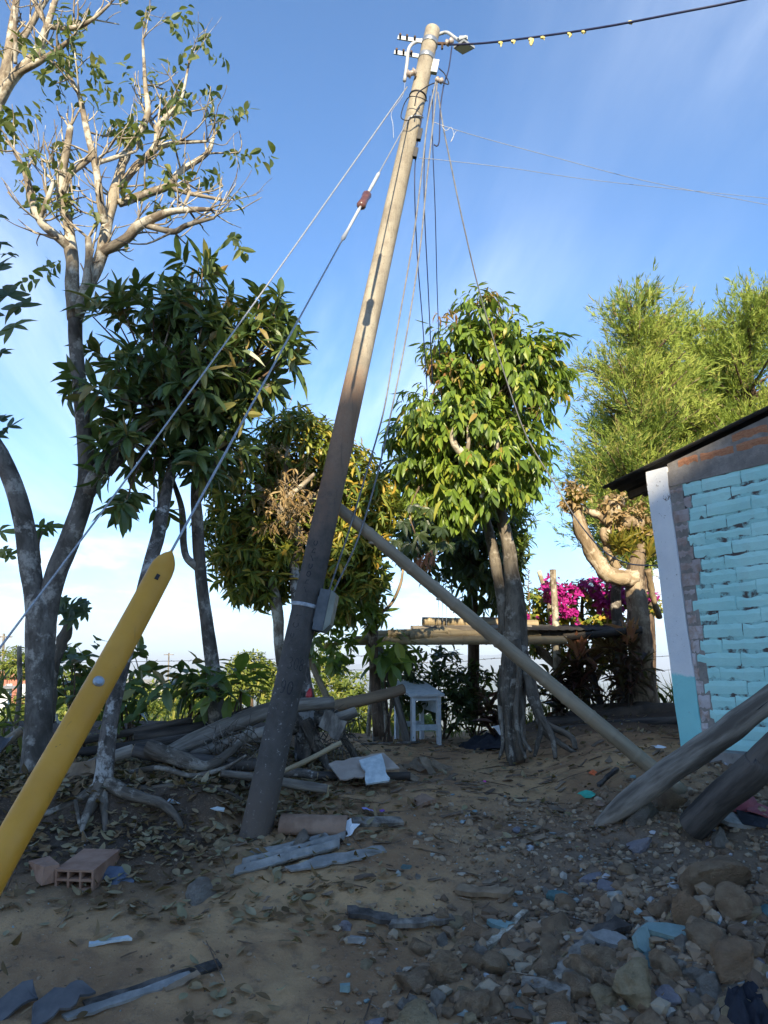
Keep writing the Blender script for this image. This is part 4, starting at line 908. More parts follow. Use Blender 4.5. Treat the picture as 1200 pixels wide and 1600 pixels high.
mm = MB(); limb(mm, [(338, 1130, 7.4, 13.9), (335, 1070, 7.4, 11.6), (328, 1010, 7.4, 11), (320, 950, 7.35, 9.28), (314, 900, 7.3, 8.7), (310, 850, 7.3, 9.28), (308, 810, 7.25, 9.28), (306, 770, 7.2, 8.12), (310, 700, 7.1, 6.96), (320, 620, 7.0, 5.22)], 14, 50, .07); obj("trunk", mm, B_GREY, tL, smooth=True)
for lb in [[(308, 885, 7.3, 7.15), (292, 872, 7.25, 5.85), (287, 850, 7.25, 5.85), (286, 820, 7.2, 5.85), (283, 790, 7.2, 4.55), (270, 750, 7.1, 3.25)], [(308, 780, 7.2, 9), (340, 720, 7.0, 7), (380, 650, 6.9, 6), (420, 600, 6.9, 4)], [(310, 700, 7.1, 8), (330, 640, 7.0, 6), (360, 560, 6.9, 4), (390, 500, 6.9, 3)], [(316, 650, 7.0, 7), (300, 560, 6.9, 5), (296, 470, 6.9, 3), (302, 420, 6.9, 2)]]:
    mm = MB(); limb(mm, lb, 9, 24, .1); obj("limb", mm, B_GREY, tL, smooth=True)
es = [ell(375, 555, 6.9, 80, 70, .5), ell(330, 610, 6.7, 75, 65, .5), ell(430, 560, 6.9, 45, 60, .4), ell(325, 510, 6.9, 65, 42, .4), ell(320, 690, 6.8, 60, 70, .4), ell(300, 760, 6.8, 35, 45, .3), ell(400, 500, 6.9, 50, 30, .3), ell(300, 430, 6.9, 25, 45, .2)]
p0, o0, ii = shell(es, 135, .45, r3); mm = MB(); C_ = P(325, 640, 7.0)
for q in p0[:90]: tube(mm, [lerp(C_, q, .1)+r3.normal(0, .03, 3), lerp(C_, q, .55)+r3.normal(0, .06, 3), q], [.018, .011, .006], 5, 8)
obj("twigs", mm, B_BROWN, tL, smooth=True, kind='stuff')
p_, d_, n_ = sprig(p0, unit(o0+np.array([0, -.1, .45])+r3.normal(0, .3, o0.shape)), 10, .12, .55, .8, .2, r3); L_ = r3.uniform(.16, .27, len(p_)); split_big(tL, p_, d_, n_, L_, L_*.30, 'oval', L_LOQ, 260)

# ------------------------------------------------------------------ mango-like tree behind the pole
r4 = np.random.default_rng(14)
M0 = onground(P(480, 1150, 8.0)[0], 8.0)
tM = tree("round_crowned_tree", "dense round-crowned tree with dead twig tangle directly behind the leaning pole", M0)
mm = MB(); limb(mm, [(484, 1185, 8.0, 24.8), (480, 1150, 8.0, 20.5), (474, 1090, 8.0, 17.4), (470, 1040, 8.0, 13.6), (466, 980, 8.1, 10.5), (463, 930, 8.15, 9.3), (460, 890, 8.2, 8.06), (462, 840, 8.3, 6.2), (468, 790, 8.4, 5.58)], 16, 50, .10); obj("trunk", mm, B_LICHEN, tM, smooth=True)
for rt in [[(490, 1120, 8.0, 11.2), (520, 1140, 7.9, 8.4), (545, 1165, 7.85, 5.6), (560, 1190, 7.8, 3.5)], [(470, 1130, 7.95, 11.2), (440, 1150, 7.85, 7), (415, 1185, 7.8, 4.2)], [(485, 1140, 7.95, 9.8), (480, 1180, 7.75, 6.3), (470, 1200, 7.65, 3.5)], [(500, 1110, 8.0, 10), (528, 1120, 7.95, 7), (536, 1160, 7.9, 5)], [(478, 1130, 7.9, 12), (500, 1175, 7.7, 8), (515, 1205, 7.6, 5)]]:
    mm = MB(); limb(mm, rt, 8, 18, .18, 12); obj("root", mm, B_ROOT, tM, smooth=True)
for lb in [[(462, 1140, 8.15, 9), (446, 1070, 8.25, 9), (436, 1010, 8.3, 8), (434, 960, 8.3, 9), (424, 915, 8.3, 9), (410, 880, 8.3, 9), (408, 850, 8.3, 7), (425, 810, 8.3, 6)], [(462, 850, 8.2, 9), (440, 800, 8.1, 8), (410, 770, 8.0, 6), (400, 760, 8.0, 5)], [(466, 800, 8.3, 8), (445, 770, 8.1, 6), (448, 720, 8.1, 4), (455, 650, 8.2, 3)], [(468, 800, 8.3, 7), (500, 770, 8.3, 6), (540, 740, 8.4, 4)], [(445, 780, 8.0, 5), (470, 760, 7.9, 4), (492, 740, 7.9, 3)]]:
    mm = MB(); limb(mm, lb, 9, 24, .12); obj("limb", mm, B_PALE, tM, smooth=True)
es = [ell(385, 790, 8.4, 60, 120, .6), ell(470, 700, 8.5, 60, 55, .5), ell(560, 800, 8.5, 50, 90, .55), ell(440, 850, 8.7, 95, 85, .6), ell(400, 880, 8.4, 70, 60, .5), ell(540, 880, 8.6, 50, 60, .5), ell(500, 770, 8.8, 90, 90, .5), ell(590, 790, 8.6, 30, 50, .3)]
p0, o0, ii = shell(es, 1500, .45, r4); p_, d_, n_ = sprig(p0, unit(o0+np.array([0, -.1, .2])+r4.normal(0, .35, o0.shape)), 9, .10, .4, .8, .32, r4); L_ = r4.uniform(.12, .19, len(p_)); split_big(tM, p_, d_, n_, L_, L_*.26, 'lance', L_MANGO, 150)
mm = MB(); C_ = P(465, 800, 8.4)
for q in p0[:160]: tube(mm, [lerp(C_, q, .1)+r4.normal(0, .04, 3), lerp(C_, q, .55)+r4.normal(0, .08, 3), q], [.015, .009, .004], 5, 8)
obj("twigs", mm, B_BROWN, tM, smooth=True, kind='stuff')
# tangle of dead twigs and dry leaves in the crown
mm = MB(); tips = []
for _ in range(30): grow(mm, P(452+r4.normal(0, 22), 785+r4.normal(0, 30), 7.95+r4.normal(0, .1)), unit(r4.normal(0, 1, 3)+np.array([0, -.4, .1])), r4.uniform(.15, .35), .006, 1, tips, .9, 0, r4, 4, 2)
obj("dead_twigs", mm, B_BARE, tM, smooth=True, kind='stuff')
p0 = np.array([a[0] for a in tips]); pe, oe, _ = shell([ell(455, 790, 7.95, 45, 55, .2), ell(430, 720, 8.0, 20, 40, .15)], 30, .2, r4); p0 = np.vstack([p0, pe])
mm = MB(); p_, d_, n_ = sprig(p0, r4.normal(0, 1, p0.shape), 4, .06, .4, .6, .5, r4); L_ = r4.uniform(.06, .14, len(p_)); leaves(mm, p_, d_, n_, L_, L_*.22, 'lance'); obj("dead_leaves", mm, L_DRYLIT, tM, kind='stuff')

# small bushy tree right of the meter box
r5 = np.random.default_rng(15)
s0 = onground(P(588, 1140, 9.6)[0], 9.6)
tY = tree("small_tree", "small leafy tree with thin crooked stems at the left end of the bamboo shelf", s0)
mm = MB(); limb(mm, [(592, 1150, 9.6, 9), (585, 1050, 9.6, 8), (582, 980, 9.6, 8), (585, 940, 9.6, 7), (570, 910, 9.55, 5), (556, 890, 9.5, 3)], 9, 30, .1); obj("trunk", mm, B_BROWN, tY, smooth=True)
mm = MB(); limb(mm, [(520, 1110, 9.2, 5), (482, 1020, 9.2, 5), (495, 975, 9.2, 6), (510, 960, 9.2, 4), (530, 930, 9.3, 3)], 8, 24, .1); limb(mm, [(584, 965, 9.6, 3), (610, 945, 9.5, 2.6), (625, 915, 9.4, 2.4), (630, 890, 9.3, 2)], 7, 20, .05); obj("limb", mm, B_BARE, tY, smooth=True)
es = [ell(545, 925, 9.5, 50, 40, .45), ell(565, 950, 9.4, 30, 30, .3), ell(530, 890, 9.4, 40, 35, .3), ell(515, 1005, 9.3, 30, 35, .25), ell(575, 900, 9.4, 25, 25, .2)]
p0, o0, _ = shell(es, 190, .3, r5); p_, d_, n_ = sprig(p0, unit(o0+np.array([0, 0, .1])+r5.normal(0, .4, o0.shape)), 7, .12, .4, .8, .35, r5); L_ = r5.uniform(.11, .19, len(p_)); split_big(tY, p_, d_, n_, L_, L_*.42, 'oval', L_TALL, 60)

# ------------------------------------------------------------------ tall bright tree right of centre, strangler roots
r6 = np.random.default_rng(16)
D0 = onground(P(800, 1185, 8.4)[0], 8.3)
tD = tree("tall_leafy_tree", "tall bright drooping-leaved tree with twin trunks and braided roots beside the bamboo shelf", D0)
mm = MB(); limb(mm, [(806, 1190, 8.3, 14.3), (804, 1130, 8.35, 17.4), (802, 1060, 8.4, 19.8), (806, 1000, 8.45, 19.1), (805, 950, 8.45, 15.9), (800, 900, 8.45, 11.9), (793, 850, 8.45, 10.3), (782, 800, 8.45, 8.73), (774, 770, 8.45, 7.14), (765, 700, 8.5, 6.35), (760, 620, 8.5, 4.76), (756, 540, 8.5, 3.17)], 16, 70, .14, 9); obj("trunk", mm, B_TALL, tD, smooth=True)
mm = MB(); limb(mm, [(792, 1010, 8.5, 12.4), (788, 960, 8.55, 10.8), (783, 920, 8.6, 9.94), (774, 880, 8.65, 9.11), (764, 830, 8.7, 7.45), (745, 770, 8.8, 5.8)], 12, 36, .1); obj("limb", mm, B_TALL, tD, smooth=True)
for rt in [[(796, 1020, 8.35, 11.2), (790, 1080, 8.3, 8.4), (796, 1140, 8.25, 5.6), (800, 1185, 8.2, 5.6), (801, 1205, 8.2, 4.2)], [(812, 1010, 8.35, 10.5), (826, 1060, 8.3, 11.2), (836, 1100, 8.2, 9.1), (850, 1140, 8.1, 6.3), (880, 1165, 8.0, 4.2), (905, 1180, 7.95, 2.8)], [(830, 1090, 8.2, 7), (845, 1130, 8.1, 4.9), (838, 1170, 8.0, 3.5), (835, 1182, 7.97, 2.1)], [(838, 1110, 8.15, 6.3), (862, 1150, 8.0, 4.9), (868, 1185, 7.9, 3.5)], [(785, 1040, 8.4, 6.3), (783, 1110, 8.35, 4.9), (786, 1160, 8.3, 3.5), (780, 1185, 8.25, 2.1)], [(815, 1120, 8.3, 7), (815, 1150, 8.2, 4.2), (830, 1175, 8.1, 2.8)], [(850, 1130, 8.1, 6), (890, 1150, 8.05, 5), (900, 1170, 7.95, 3)], [(808, 1000, 8.3, 6.3), (812, 1050, 8.22, 4.9), (806, 1110, 8.2, 4.2), (812, 1160, 8.15, 3.5), (822, 1185, 8.1, 2.1)]]:
    mm = MB(); limb(mm, rt, 9, 24, .22, 10); obj("root", mm, B_ROOT, tD, smooth=True)
for lb in [[(774, 775, 8.4, 8), (750, 735, 8.2, 8), (728, 715, 8.0, 7), (708, 690, 7.95, 6), (712, 668, 7.95, 6), (720, 650, 7.95, 4)], [(768, 745, 8.3, 7), (775, 710, 8.0, 5), (775, 680, 7.95, 4)], [(764, 720, 8.4, 6), (800, 650, 8.4, 5), (840, 580, 8.4, 3)], [(762, 680, 8.5, 6), (710, 620, 8.5, 5), (690, 570, 8.5, 3)], [(728, 715, 8.0, 4), (732, 690, 7.9, 3), (730, 665, 7.9, 2)], [(755, 745, 8.2, 5), (757, 760, 8.0, 4), (752, 778, 7.95, 3)]]:
    mm = MB(); limb(mm, lb, 9, 24, .14); obj("limb", mm, B_PALE, tD, smooth=True)
es = [ell(760, 565, 8.5, 70, 65, .5), ell(705, 640, 8.4, 60, 75, .5), ell(805, 600, 8.5, 62, 75, .5), ell(735, 690, 8.3, 75, 60, .5), ell(840, 570, 8.5, 42, 38, .3), ell(805, 720, 8.2, 42, 45, .35), ell(755, 500, 8.5, 34, 30, .25), ell(705, 555, 8.5, 25, 40, .25), ell(720, 760, 8.2, 30, 35, .25), ell(780, 760, 8.1, 25, 30, .2), ell(650, 690, 8.6, 25, 55, .3), ell(700, 770, 8.5, 45, 45, .3), ell(640, 745, 8.6, 22, 35, .25)]
p0, o0, _ = shell(es, 900, .35, r6); mm = MB(); C_ = P(760, 680, 8.5)
for q in p0[:200]: tube(mm, [lerp(C_, q, .15)+r6.normal(0, .05, 3), lerp(C_, q, .6)+np.array([0, 0, .06])+r6.normal(0, .06, 3), q], [.014, .009, .004], 5, 8)
obj("twigs", mm, B_BROWN, tD, smooth=True, kind='stuff')
p_, d_, n_ = sprig(p0, unit(o0+np.array([0, 0, -.25])+r6.normal(0, .3, o0.shape)), 10, .22, .5, .5, .75, r6); L_ = r6.uniform(.11, .20, len(p_)); split_big(tD, p_, d_, n_, L_, L_*.36, 'oval', L_TALL, 300)
p0, o0, _ = shell([ell(757, 480, 8.45, 22, 18, .2), ell(700, 505, 8.4, 18, 14, .15), ell(692, 580, 8.2, 22, 25, .2), ell(790, 535, 8.3, 30, 12, .15)], 46, .2, r6); p_, d_, n_ = sprig(p0, unit(o0+np.array([0, 0, .7])), 6, .12, .3, .4, .5, r6); L_ = r6.uniform(.08, .14, len(p_)); mm = MB(); leaves(mm, p_, d_, n_, L_, L_*.3, 'lance'); obj("young_leaves", mm, L_YOUNG, tD, kind='stuff')
# dark tree standing behind it
r7 = np.random.default_rng(17)
k0 = onground(P(735, 1120, 10.8)[0], 10.8)
tK = tree("dark_tree", "dark shaded tree behind the tall bright tree and above the bamboo shelf", k0)
mm = MB(); limb(mm, [(738, 1130, 10.8, 10), (740, 1000, 10.8, 9), (735, 900, 10.8, 8), (725, 820, 10.8, 7), (715, 740, 10.8, 5)], 10, 30, .1); obj("trunk", mm, B_BROWN, tK, smooth=True)
es = [ell(690, 810, 10.6, 80, 80, .8), ell(750, 880, 10.7, 55, 60, .6), ell(670, 730, 10.6, 50, 70, .6), ell(730, 790, 10.8, 70, 90, .7), ell(785, 870, 10.8, 25, 70, .4)]
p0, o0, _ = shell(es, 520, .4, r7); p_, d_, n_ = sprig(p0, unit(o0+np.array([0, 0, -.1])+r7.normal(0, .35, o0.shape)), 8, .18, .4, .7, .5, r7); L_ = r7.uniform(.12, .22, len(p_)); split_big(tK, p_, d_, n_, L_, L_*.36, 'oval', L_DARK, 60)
# palmate-leaved vine in front of it
pv = thing("cassava_plant", "dull palmate leaves with orange tufts hanging under the bright tree crown", "plant", P(655, 880, 8.0))
mm = MB(); tube(mm, [P(655, 880, 8.0), P(650, 840, 8.0), P(640, 800, 8.05), P(655, 760, 8.1)], .008, 6, 16); obj("stem", mm, B_BROWN, pv, smooth=True)
for (px_, py_) in [(655, 835), (630, 815), (680, 850), (665, 812), (640, 850), (690, 825), (620, 845), (672, 795), (645, 790), (700, 850)]:
    mm = MB(); palmate(mm, P(px_, py_, 7.95+r7.uniform(-.1, .15)), np.array([r7.normal(0, .3), -1, .5]), np.array([r7.normal(0, .3), 0, -1]), .15, 7, r7, r7.random()); obj("leaf", mm, L_DARK, pv)
mm = MB(); p0, o0, _ = shell([ell(645, 868, 7.95, 25, 10, .1), ell(668, 872, 7.95, 14, 10, .1)], 14, .1, r7); p_, d_, n_ = sprig(p0, o0, 4, .04, .4, .5, .6, r7); leaves(mm, p_, d_, n_, .09, .035, 'lance'); obj("dry_tuft", mm, L_PINK, pv, kind='stuff')
tV = tree("narrow_leaved_tree", "slim narrow-leaved tree peeping out right of the twin trunk", onground(P(815, 1110, 10.9)[0], 10.9))
mm = MB(); limb(mm, [(812, 1120, 10.9, 5), (808, 980, 10.9, 5), (805, 860, 10.9, 4), (800, 790, 10.9, 2.5)], 8, 20, .1); obj("trunk", mm, B_BROWN, tV, smooth=True)
p0, o0, _ = shell([ell(806, 815, 10.8, 22, 35, .3), ell(800, 860, 10.8, 20, 30, .3)], 60, .2, r7); p_, d_, n_ = sprig(p0, unit(o0+np.array([0, 0, .2])), 9, .1, .5, .7, .4, r7); mm = MB(); leaves(mm, p_, d_, n_, r7.uniform(.12, .2, len(p_)), .03, 'lance'); obj("crown", mm, L_TALL, tV, kind='stuff')

# ------------------------------------------------------------------ feathery cypresses
def cypress(label, px0, Y, rows, seed, bpy_):
    """rows: list of (py, left px, right px) outline"""
    r_ = np.random.default_rng(seed); b0 = P(px0, bpy_, Y); base = np.array([b0[0], Y, float(gz(b0[0], Y))]); tr = tree("cypress_tree", label, base, "feathery cypresses behind the roof")
    py = np.array([a[0] for a in rows]); lf = np.array([a[1] for a in rows]); rt = np.array([a[2] for a in rows])
    mm = MB(); top = P(px0, py[0]+4, Y); tube(mm, [base, lerp(base, top, .5)+np.array([.1, 0, 0]), top], [.28, .16, .02], 10, 24, rough=.1); obj("trunk", mm, B_BROWN, tr, smooth=True)
    bm2 = MB(); P0, D0_ = [], []
    for k_ in range(190):
        y_ = py[0]+(py[-1]-py[0])*r_.random()**.75; l_, q_ = np.interp(y_, py, lf), np.interp(y_, py, rt); cx = (l_+q_)/2; hw = (q_-l_)/2
        a = r_.uniform(0, 2*math.pi); ro = math.sqrt(r_.uniform(.08, 1.25)); tip = P(cx+hw*ro*math.cos(a), y_, Y); tip = tip+np.array([0, wpx(cx, y_, Y, hw)*ro*math.sin(a)*.9, 0])
        ax0 = P(px0+(cx-px0)*.6, y_+hw*.4, Y); pts = [ax0, lerp(ax0, tip, .5)+np.array([0, 0, -.05]), tip]; tube(bm2, pts, [.05, .03, .008], 5, 8)
        c_ = crom(pts, 14); 
        for u in range(3, 14):
            for _ in range(3):
                d_ = unit(c_[min(u+1, 13)]-c_[u-1])+r_.normal(0, .6, 3)+np.array([0, 0, .3]); P0.append(c_[u]+r_.normal(0, .14, 3)); D0_.append(unit(d_))
    obj("limb", bm2, B_BROWN, tr, smooth=True)
    P0, D0_ = np.array(P0), np.array(D0_); n = 17; S_ = len(P0); u = unit(np.cross(D0_, r_.normal(size=(S_, 3)))); v = np.cross(D0_, u)
    t_ = r_.random((S_, n)); ph = r_.random((S_, n))*6.28; rad = u[:, None]*np.cos(ph)[..., None]+v[:, None]*np.sin(ph)[..., None]
    pos = (P0[:, None]+D0_[:, None]*(t_*.40)[..., None]+rad*(.07*(1-t_))[..., None]*r_.random((S_, n, 1))); d = D0_[:, None]*1.0+rad*(.6-.45*t_)[..., None]+r_.normal(0, .15, (S_, n, 3)); pos, d = pos.reshape(-1, 3), d.reshape(-1, 3)
    rn = np.clip(np.repeat(.5+.5*fbm(P0[:, 0]*1.3, P0[:, 1]*1.3, P0[:, 2]*1.3+seed, 3)+r_.normal(0, .16, S_), n)*.85+r_.random(len(pos))*.15, 0, 1)
    mm = MB(); leaves(mm, pos, d, np.tile([[0, -.6, .5]], (len(pos), 1))+r_.normal(0, .5, pos.shape), r_.uniform(.07, .19, len(pos)), r_.uniform(.015, .027, len(pos)), 'needle', rnd=rn); obj("crown", mm, L_CYP, tr, kind='stuff')
cypress("feathery light green cypress with pointed top behind the eave of the teal house", 985, 17.0, [(462, 955, 1015), (485, 935, 1055), (530, 918, 1085), (600, 908, 1105), (660, 900, 1115), (720, 882, 1115), (780, 882, 1105), (860, 895, 1090)], 31, 900)
cypress("feathery light green cypress at the right edge above the roof slope", 1165, 17.6, [(460, 1120, 1205), (485, 1085, 1240), (540, 1070, 1270), (620, 1050, 1290), (720, 1040, 1300), (820, 1040, 1300)], 32, 900)
cypress("lower feathery cypress filling the gap between its two taller neighbours", 1075, 18.6, [(500, 1045, 1105), (530, 1015, 1140), (600, 985, 1165), (680, 975, 1175), (800, 980, 1170)], 33, 900)

# ------------------------------------------------------------------ lopped stump tree with epiphytes by the house
r8 = np.random.default_rng(18)
T0 = onground(P(1000, 1110, 10.2)[0], 10.2)
tT = tree("lopped_stump", "thick pale lopped tree with upright arm and epiphytes beside the white corner column", T0)
Y = 10.2
mm = MB(); limb(mm, [(1012, 1130, Y, 21.8), (1008, 1080, Y, 18.9), (1003, 1030, Y, 17.4), (1000, 985, Y, 16.7), (995, 940, Y, 14.5), (992, 900, Y, 13.8), (996, 880, Y, 13.1), (1003, 855, Y, 9.44), (1006, 845, Y, 7.99)], 18, 60, .22, 11); obj("trunk", mm, m_bark("bark_stump_shaded", (.09, .065, .045), (.24, .18, .125), (.38, .30, .21), .5, 7, .15, .015), tT, smooth=True)  # one bark with the arms, darker here to paint in the trunk's shade
mm = MB(); limb(mm, [(994, 900, Y-.02, 13.5), (975, 903, Y-.1, 12.7), (955, 900, Y-.15, 12.7), (940, 885, Y-.15, 12.7), (922, 858, Y-.15, 11.7), (907, 825, Y-.15, 10.8), (899, 795, Y-.15, 9.03), (898, 772, Y-.15, 8.13), (897, 765, Y-.15, 9.03)], 16, 60, .24, 13); obj("limb", mm, B_BARE, tT, smooth=True)
mm = MB(); limb(mm, [(975, 1110, Y+.3, 11.2), (972, 1040, Y+.3, 10.5), (966, 980, Y+.3, 9), (962, 930, Y+.3, 8.25), (968, 905, Y+.25, 6.75)], 12, 30, .1); obj("limb", mm, B_GREY, tT, smooth=True)
for lb in [[(965, 890, Y, 7), (952, 865, Y, 6), (946, 845, Y, 6), (950, 833, Y, 6), (955, 825, Y, 6), (946, 812, Y, 6), (930, 803, Y, 6), (914, 797, Y, 5)], [(958, 828, Y, 5), (950, 800, Y+.05, 5), (948, 788, Y+.05, 5), (947, 775, Y+.05, 4)], [(946, 850, Y-.05, 5), (942, 838, Y-.1, 6), (944, 825, Y-.1, 5)], [(1012, 890, Y+.2, 5), (1020, 930, Y+.4, 5), (1030, 965, Y+.6, 5)]]:
    mm = MB(); limb(mm, lb, 10, 34, .28, 16); obj("limb", mm, B_BARE, tT, smooth=True)
def knob(es, cnt, name, rr_, mat, parent, L0=.10, W0=.05):
    p0, o0, _ = shell(es, cnt, .3, rr_); p_, d_, n_ = sprig(p0, unit(o0+rr_.normal(0, .3, o0.shape)), 6, .04, .6, .7, .1, rr_); L_ = rr_.uniform(.5, 1.2, len(p_))*L0; mm = MB(); leaves(mm, p_, d_, n_, L_, L_*W0/L0, 'lance'); return obj(name, mm, mat, parent, kind='stuff')
for (px_, py_, s_) in [(896, 768, 13), (958, 798, 15), (978, 815, 17), (966, 785, 10), (995, 820, 12)]:
    mm = MB(); c_ = P(px_, py_, Y); tube(mm, [c_+np.array([-.08, 0, -.06]), c_, c_+np.array([.08, .02, .05])], [wpx(px_, py_, Y, s_)*.4, wpx(px_, py_, Y, s_), wpx(px_, py_, Y, s_)*.5], 10, 10, rough=.5, rfreq=18); obj("burl", mm, B_BARE, tT, smooth=True)
knob([ell(896, 775, Y-.15, 20, 20, .2), ell(970, 800, Y, 32, 26, .25), ell(1000, 825, Y, 14, 20, .15)], 150, "dry_tuft", r8, L_DRYLIT, tT, .10, .045)
ep = thing("epiphyte_plant", "yellow-green strap-leaved epiphyte growing on the lopped tree by the house", "plant", P(985, 870, Y-.1))
p0, o0, _ = shell([ell(972, 862, Y-.1, 18, 10, .12), ell(1000, 852, Y-.1, 16, 10, .1), ell(1012, 875, Y-.05, 6, 12, .08)], 26, .1, r8); p_, d_, n_ = sprig(p0, unit(np.array([[0, -.2, 1.0]])+r8.normal(0, .35, o0.shape)), 8, .04, 1.0, .45, .0, r8); L_ = r8.uniform(.16, .32, len(p_)); mm = MB(); leaves(mm, p_, d_, n_, L_, .035, 'lance'); obj("foliage", mm, L_BROM, ep, kind='stuff')
ep = thing("epiphyte_plant", "small yellowish epiphyte near the sawn top of the lopped tree's left arm", "plant", P(900, 785, Y-.2))
p0, o0, _ = shell([ell(902, 783, Y-.25, 12, 10, .1)], 9, .1, r8); p_, d_, n_ = sprig(p0, unit(np.array([[0, -.4, .8]])+r8.normal(0, .4, o0.shape)), 7, .04, 1.0, .5, .1, r8); L_ = r8.uniform(.1, .2, len(p_)); mm = MB(); leaves(mm, p_, d_, n_, L_, .03, 'lance'); obj("foliage", mm, L_BROM, ep, kind='stuff')

# ------------------------------------------------------------------ bougainvillea
r9 = np.random.default_rng(19); Y = 11.2
bg = thing("bougainvillea", "magenta flowering bougainvillea behind the bamboo shelf", "shrub", onground(P(905, 1110, Y)[0], Y))
mm = MB(); 
for q in [(880, 940), (910, 925), (950, 940), (840, 960), (1015, 940)]: limb(mm, [(905, 1110, Y, 6), (lerp(905, q[0], .4), 1030, Y, 5), (q[0], q[1], Y, 2)], 7, 16, .1)
obj("stem", mm, B_BROWN, bg, smooth=True)
es = [ell(900, 950, Y, 60, 35, .5), ell(945, 955, Y, 35, 35, .4), ell(850, 955, Y, 30, 35, .3), ell(1015, 945, Y, 10, 10, .2), ell(845, 985, Y, 20, 15, .2)]
p0, o0, _ = shell(es, 260, .4, r9); p_, d_, n_ = sprig(p0, unit(o0+r9.normal(0, .4, o0.shape)), 8, .12, .4, .8, .2, r9); L_ = r9.uniform(.07, .12, len(p_)); mm = MB(); leaves(mm, p_, d_, n_, L_, L_*.6, 'oval'); obj("foliage", mm, L_MANGO, bg, kind='stuff')
es = [ell(880, 930, Y-.45, 30, 16, .15), ell(925, 918, Y-.45, 22, 15, .15), ell(965, 930, Y-.4, 15, 18, .15), ell(862, 915, Y-.4, 18, 12, .1), ell(950, 950, Y-.4, 15, 14, .1), ell(890, 955, Y-.45, 14, 6, .1), ell(1018, 930, Y-.3, 8, 8, .1), ell(830, 968, Y-.35, 9, 8, .1), ell(866, 968, Y-.4, 5, 7, .06), ell(963, 958, Y-.45, 8, 9, .08), ell(905, 973, Y-.45, 4, 4, .05), ell(935, 938, Y-.45, 12, 8, .1)]
p0, o0, _ = shell(es, 330, .1, r9); p_, d_, n_ = sprig(p0, unit(o0+np.array([0, -.5, .2])+r9.normal(0, .5, o0.shape)), 6, .03, .5, .8, .05, r9); L_ = r9.uniform(.045, .07, len(p_)); mm = MB(); leaves(mm, p_, d_, n_, L_, L_*.8, 'oval'); obj("flowers", mm, L_MAG, bg, kind='stuff')
sp = thing("flower_spike_plant", "thin tall seed spike left of the bougainvillea", "plant", onground(P(828, 1110, 11)[0], 11))
mm = MB(); tube(mm, [P(829, 1100, 11), P(828, 1000, 11), P(827, 940, 11), P(825, 890, 11)], [.012, .01, .008, .004], 6, 20)
for k_ in range(16): py_ = 888+k_*3.2; q = P(826+r9.normal(0, 4), py_, 11); tube(mm, [P(826, py_+2, 11), q], [.006, .012], 5)
obj("stem", mm, B_BROWN, sp, smooth=True)

# ------------------------------------------------------------------ shrubs and low plants along the terrace edge
ra = np.random.default_rng(21)
def shrub(name, label, px_, py_, Y, blobs, mat, cnt, L, wl, kind='oval', n=7, cat="shrub", stems=5, group=None, big=0, droop=.25):
    b = onground(P(px_, py_, Y)[0], Y); s = thing(name, label, cat, b, group); mm = MB(); es = [ell(*q) for q in blobs]
    p0, o0, ii = shell(es, cnt, .25, ra)
    for k_ in range(stems): q = p0[ra.integers(cnt)]; tube(mm, [b+ra.normal(0, .05, 3)*np.array([1, 1, 0])-np.array([0, 0, .05]), lerp(b, q, .5)+ra.normal(0, .06, 3), q], [.016, .011, .005], 5, 10)
    obj("stem", mm, B_BROWN, s, smooth=True); p_, d_, n_ = sprig(p0, unit(o0*.8+np.array([0, 0, .5])+ra.normal(0, .4, o0.shape)), n, L*.8, .5, .8, droop, ra); L_ = ra.uniform(.7, 1.25, len(p_))*L
    if big: split_big(s, p_, d_, n_, L_, L_*wl, kind, mat, big, "foliage")
    else: mm = MB(); leaves(mm, p_, d_, n_, L_, L_*wl, kind); obj("foliage", mm, mat, s, kind='stuff')
    return s
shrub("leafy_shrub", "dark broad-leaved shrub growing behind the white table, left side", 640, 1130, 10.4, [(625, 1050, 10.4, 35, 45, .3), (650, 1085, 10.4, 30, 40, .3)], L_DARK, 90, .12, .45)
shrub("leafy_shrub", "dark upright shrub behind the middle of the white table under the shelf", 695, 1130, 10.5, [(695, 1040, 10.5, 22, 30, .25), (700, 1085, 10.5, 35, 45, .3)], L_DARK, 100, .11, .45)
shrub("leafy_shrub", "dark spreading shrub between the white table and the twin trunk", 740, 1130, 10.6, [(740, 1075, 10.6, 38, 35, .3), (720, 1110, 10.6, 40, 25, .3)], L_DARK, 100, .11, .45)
shrub("broad_leaf_plant", "drooping broad green leaves tied under the left end of the shelf", 605, 1100, 9.7, [(612, 1030, 9.7, 20, 20, .15)], L_TALL, 14, .28, .42, n=5, cat="plant", big=30, droop=.7)
shrub("leafy_plant", "big-leaved dark plant between the yellow guard and the pale mottled trunk", 290, 1130, 7.6, [(300, 1040, 7.4, 28, 40, .25), (275, 1080, 7.4, 45, 40, .25), (330, 1095, 7.3, 35, 25, .2)], L_LOQ, 22, .19, .42, n=6, cat="plant", big=110, droop=.35)
shrub("leafy_plant", "bright arching leaf plant right of the pale mottled trunk", 365, 1130, 7.4, [(365, 1085, 7.4, 22, 15, .2)], L_TALL, 10, .3, .4, n=4, cat="plant", big=30, droop=.3)
shrub("leafy_plant", "round-leaved plant with upright stems left of the yellow guard", 125, 1150, 7.4, [(125, 1040, 7.4, 30, 45, .2), (110, 1080, 7.5, 30, 40, .2)], L_LOQ, 32, .14, .7, n=4, cat="plant", big=80, droop=.1)
shrub("leafy_plant", "dark leafy plant between the yellow guard and the slender lichen tree", 205, 1150, 7.4, [(205, 1050, 7.4, 20, 45, .2), (195, 1110, 7.3, 25, 30, .2)], L_LOQ, 26, .14, .6, n=5, cat="plant", big=60, droop=.2)
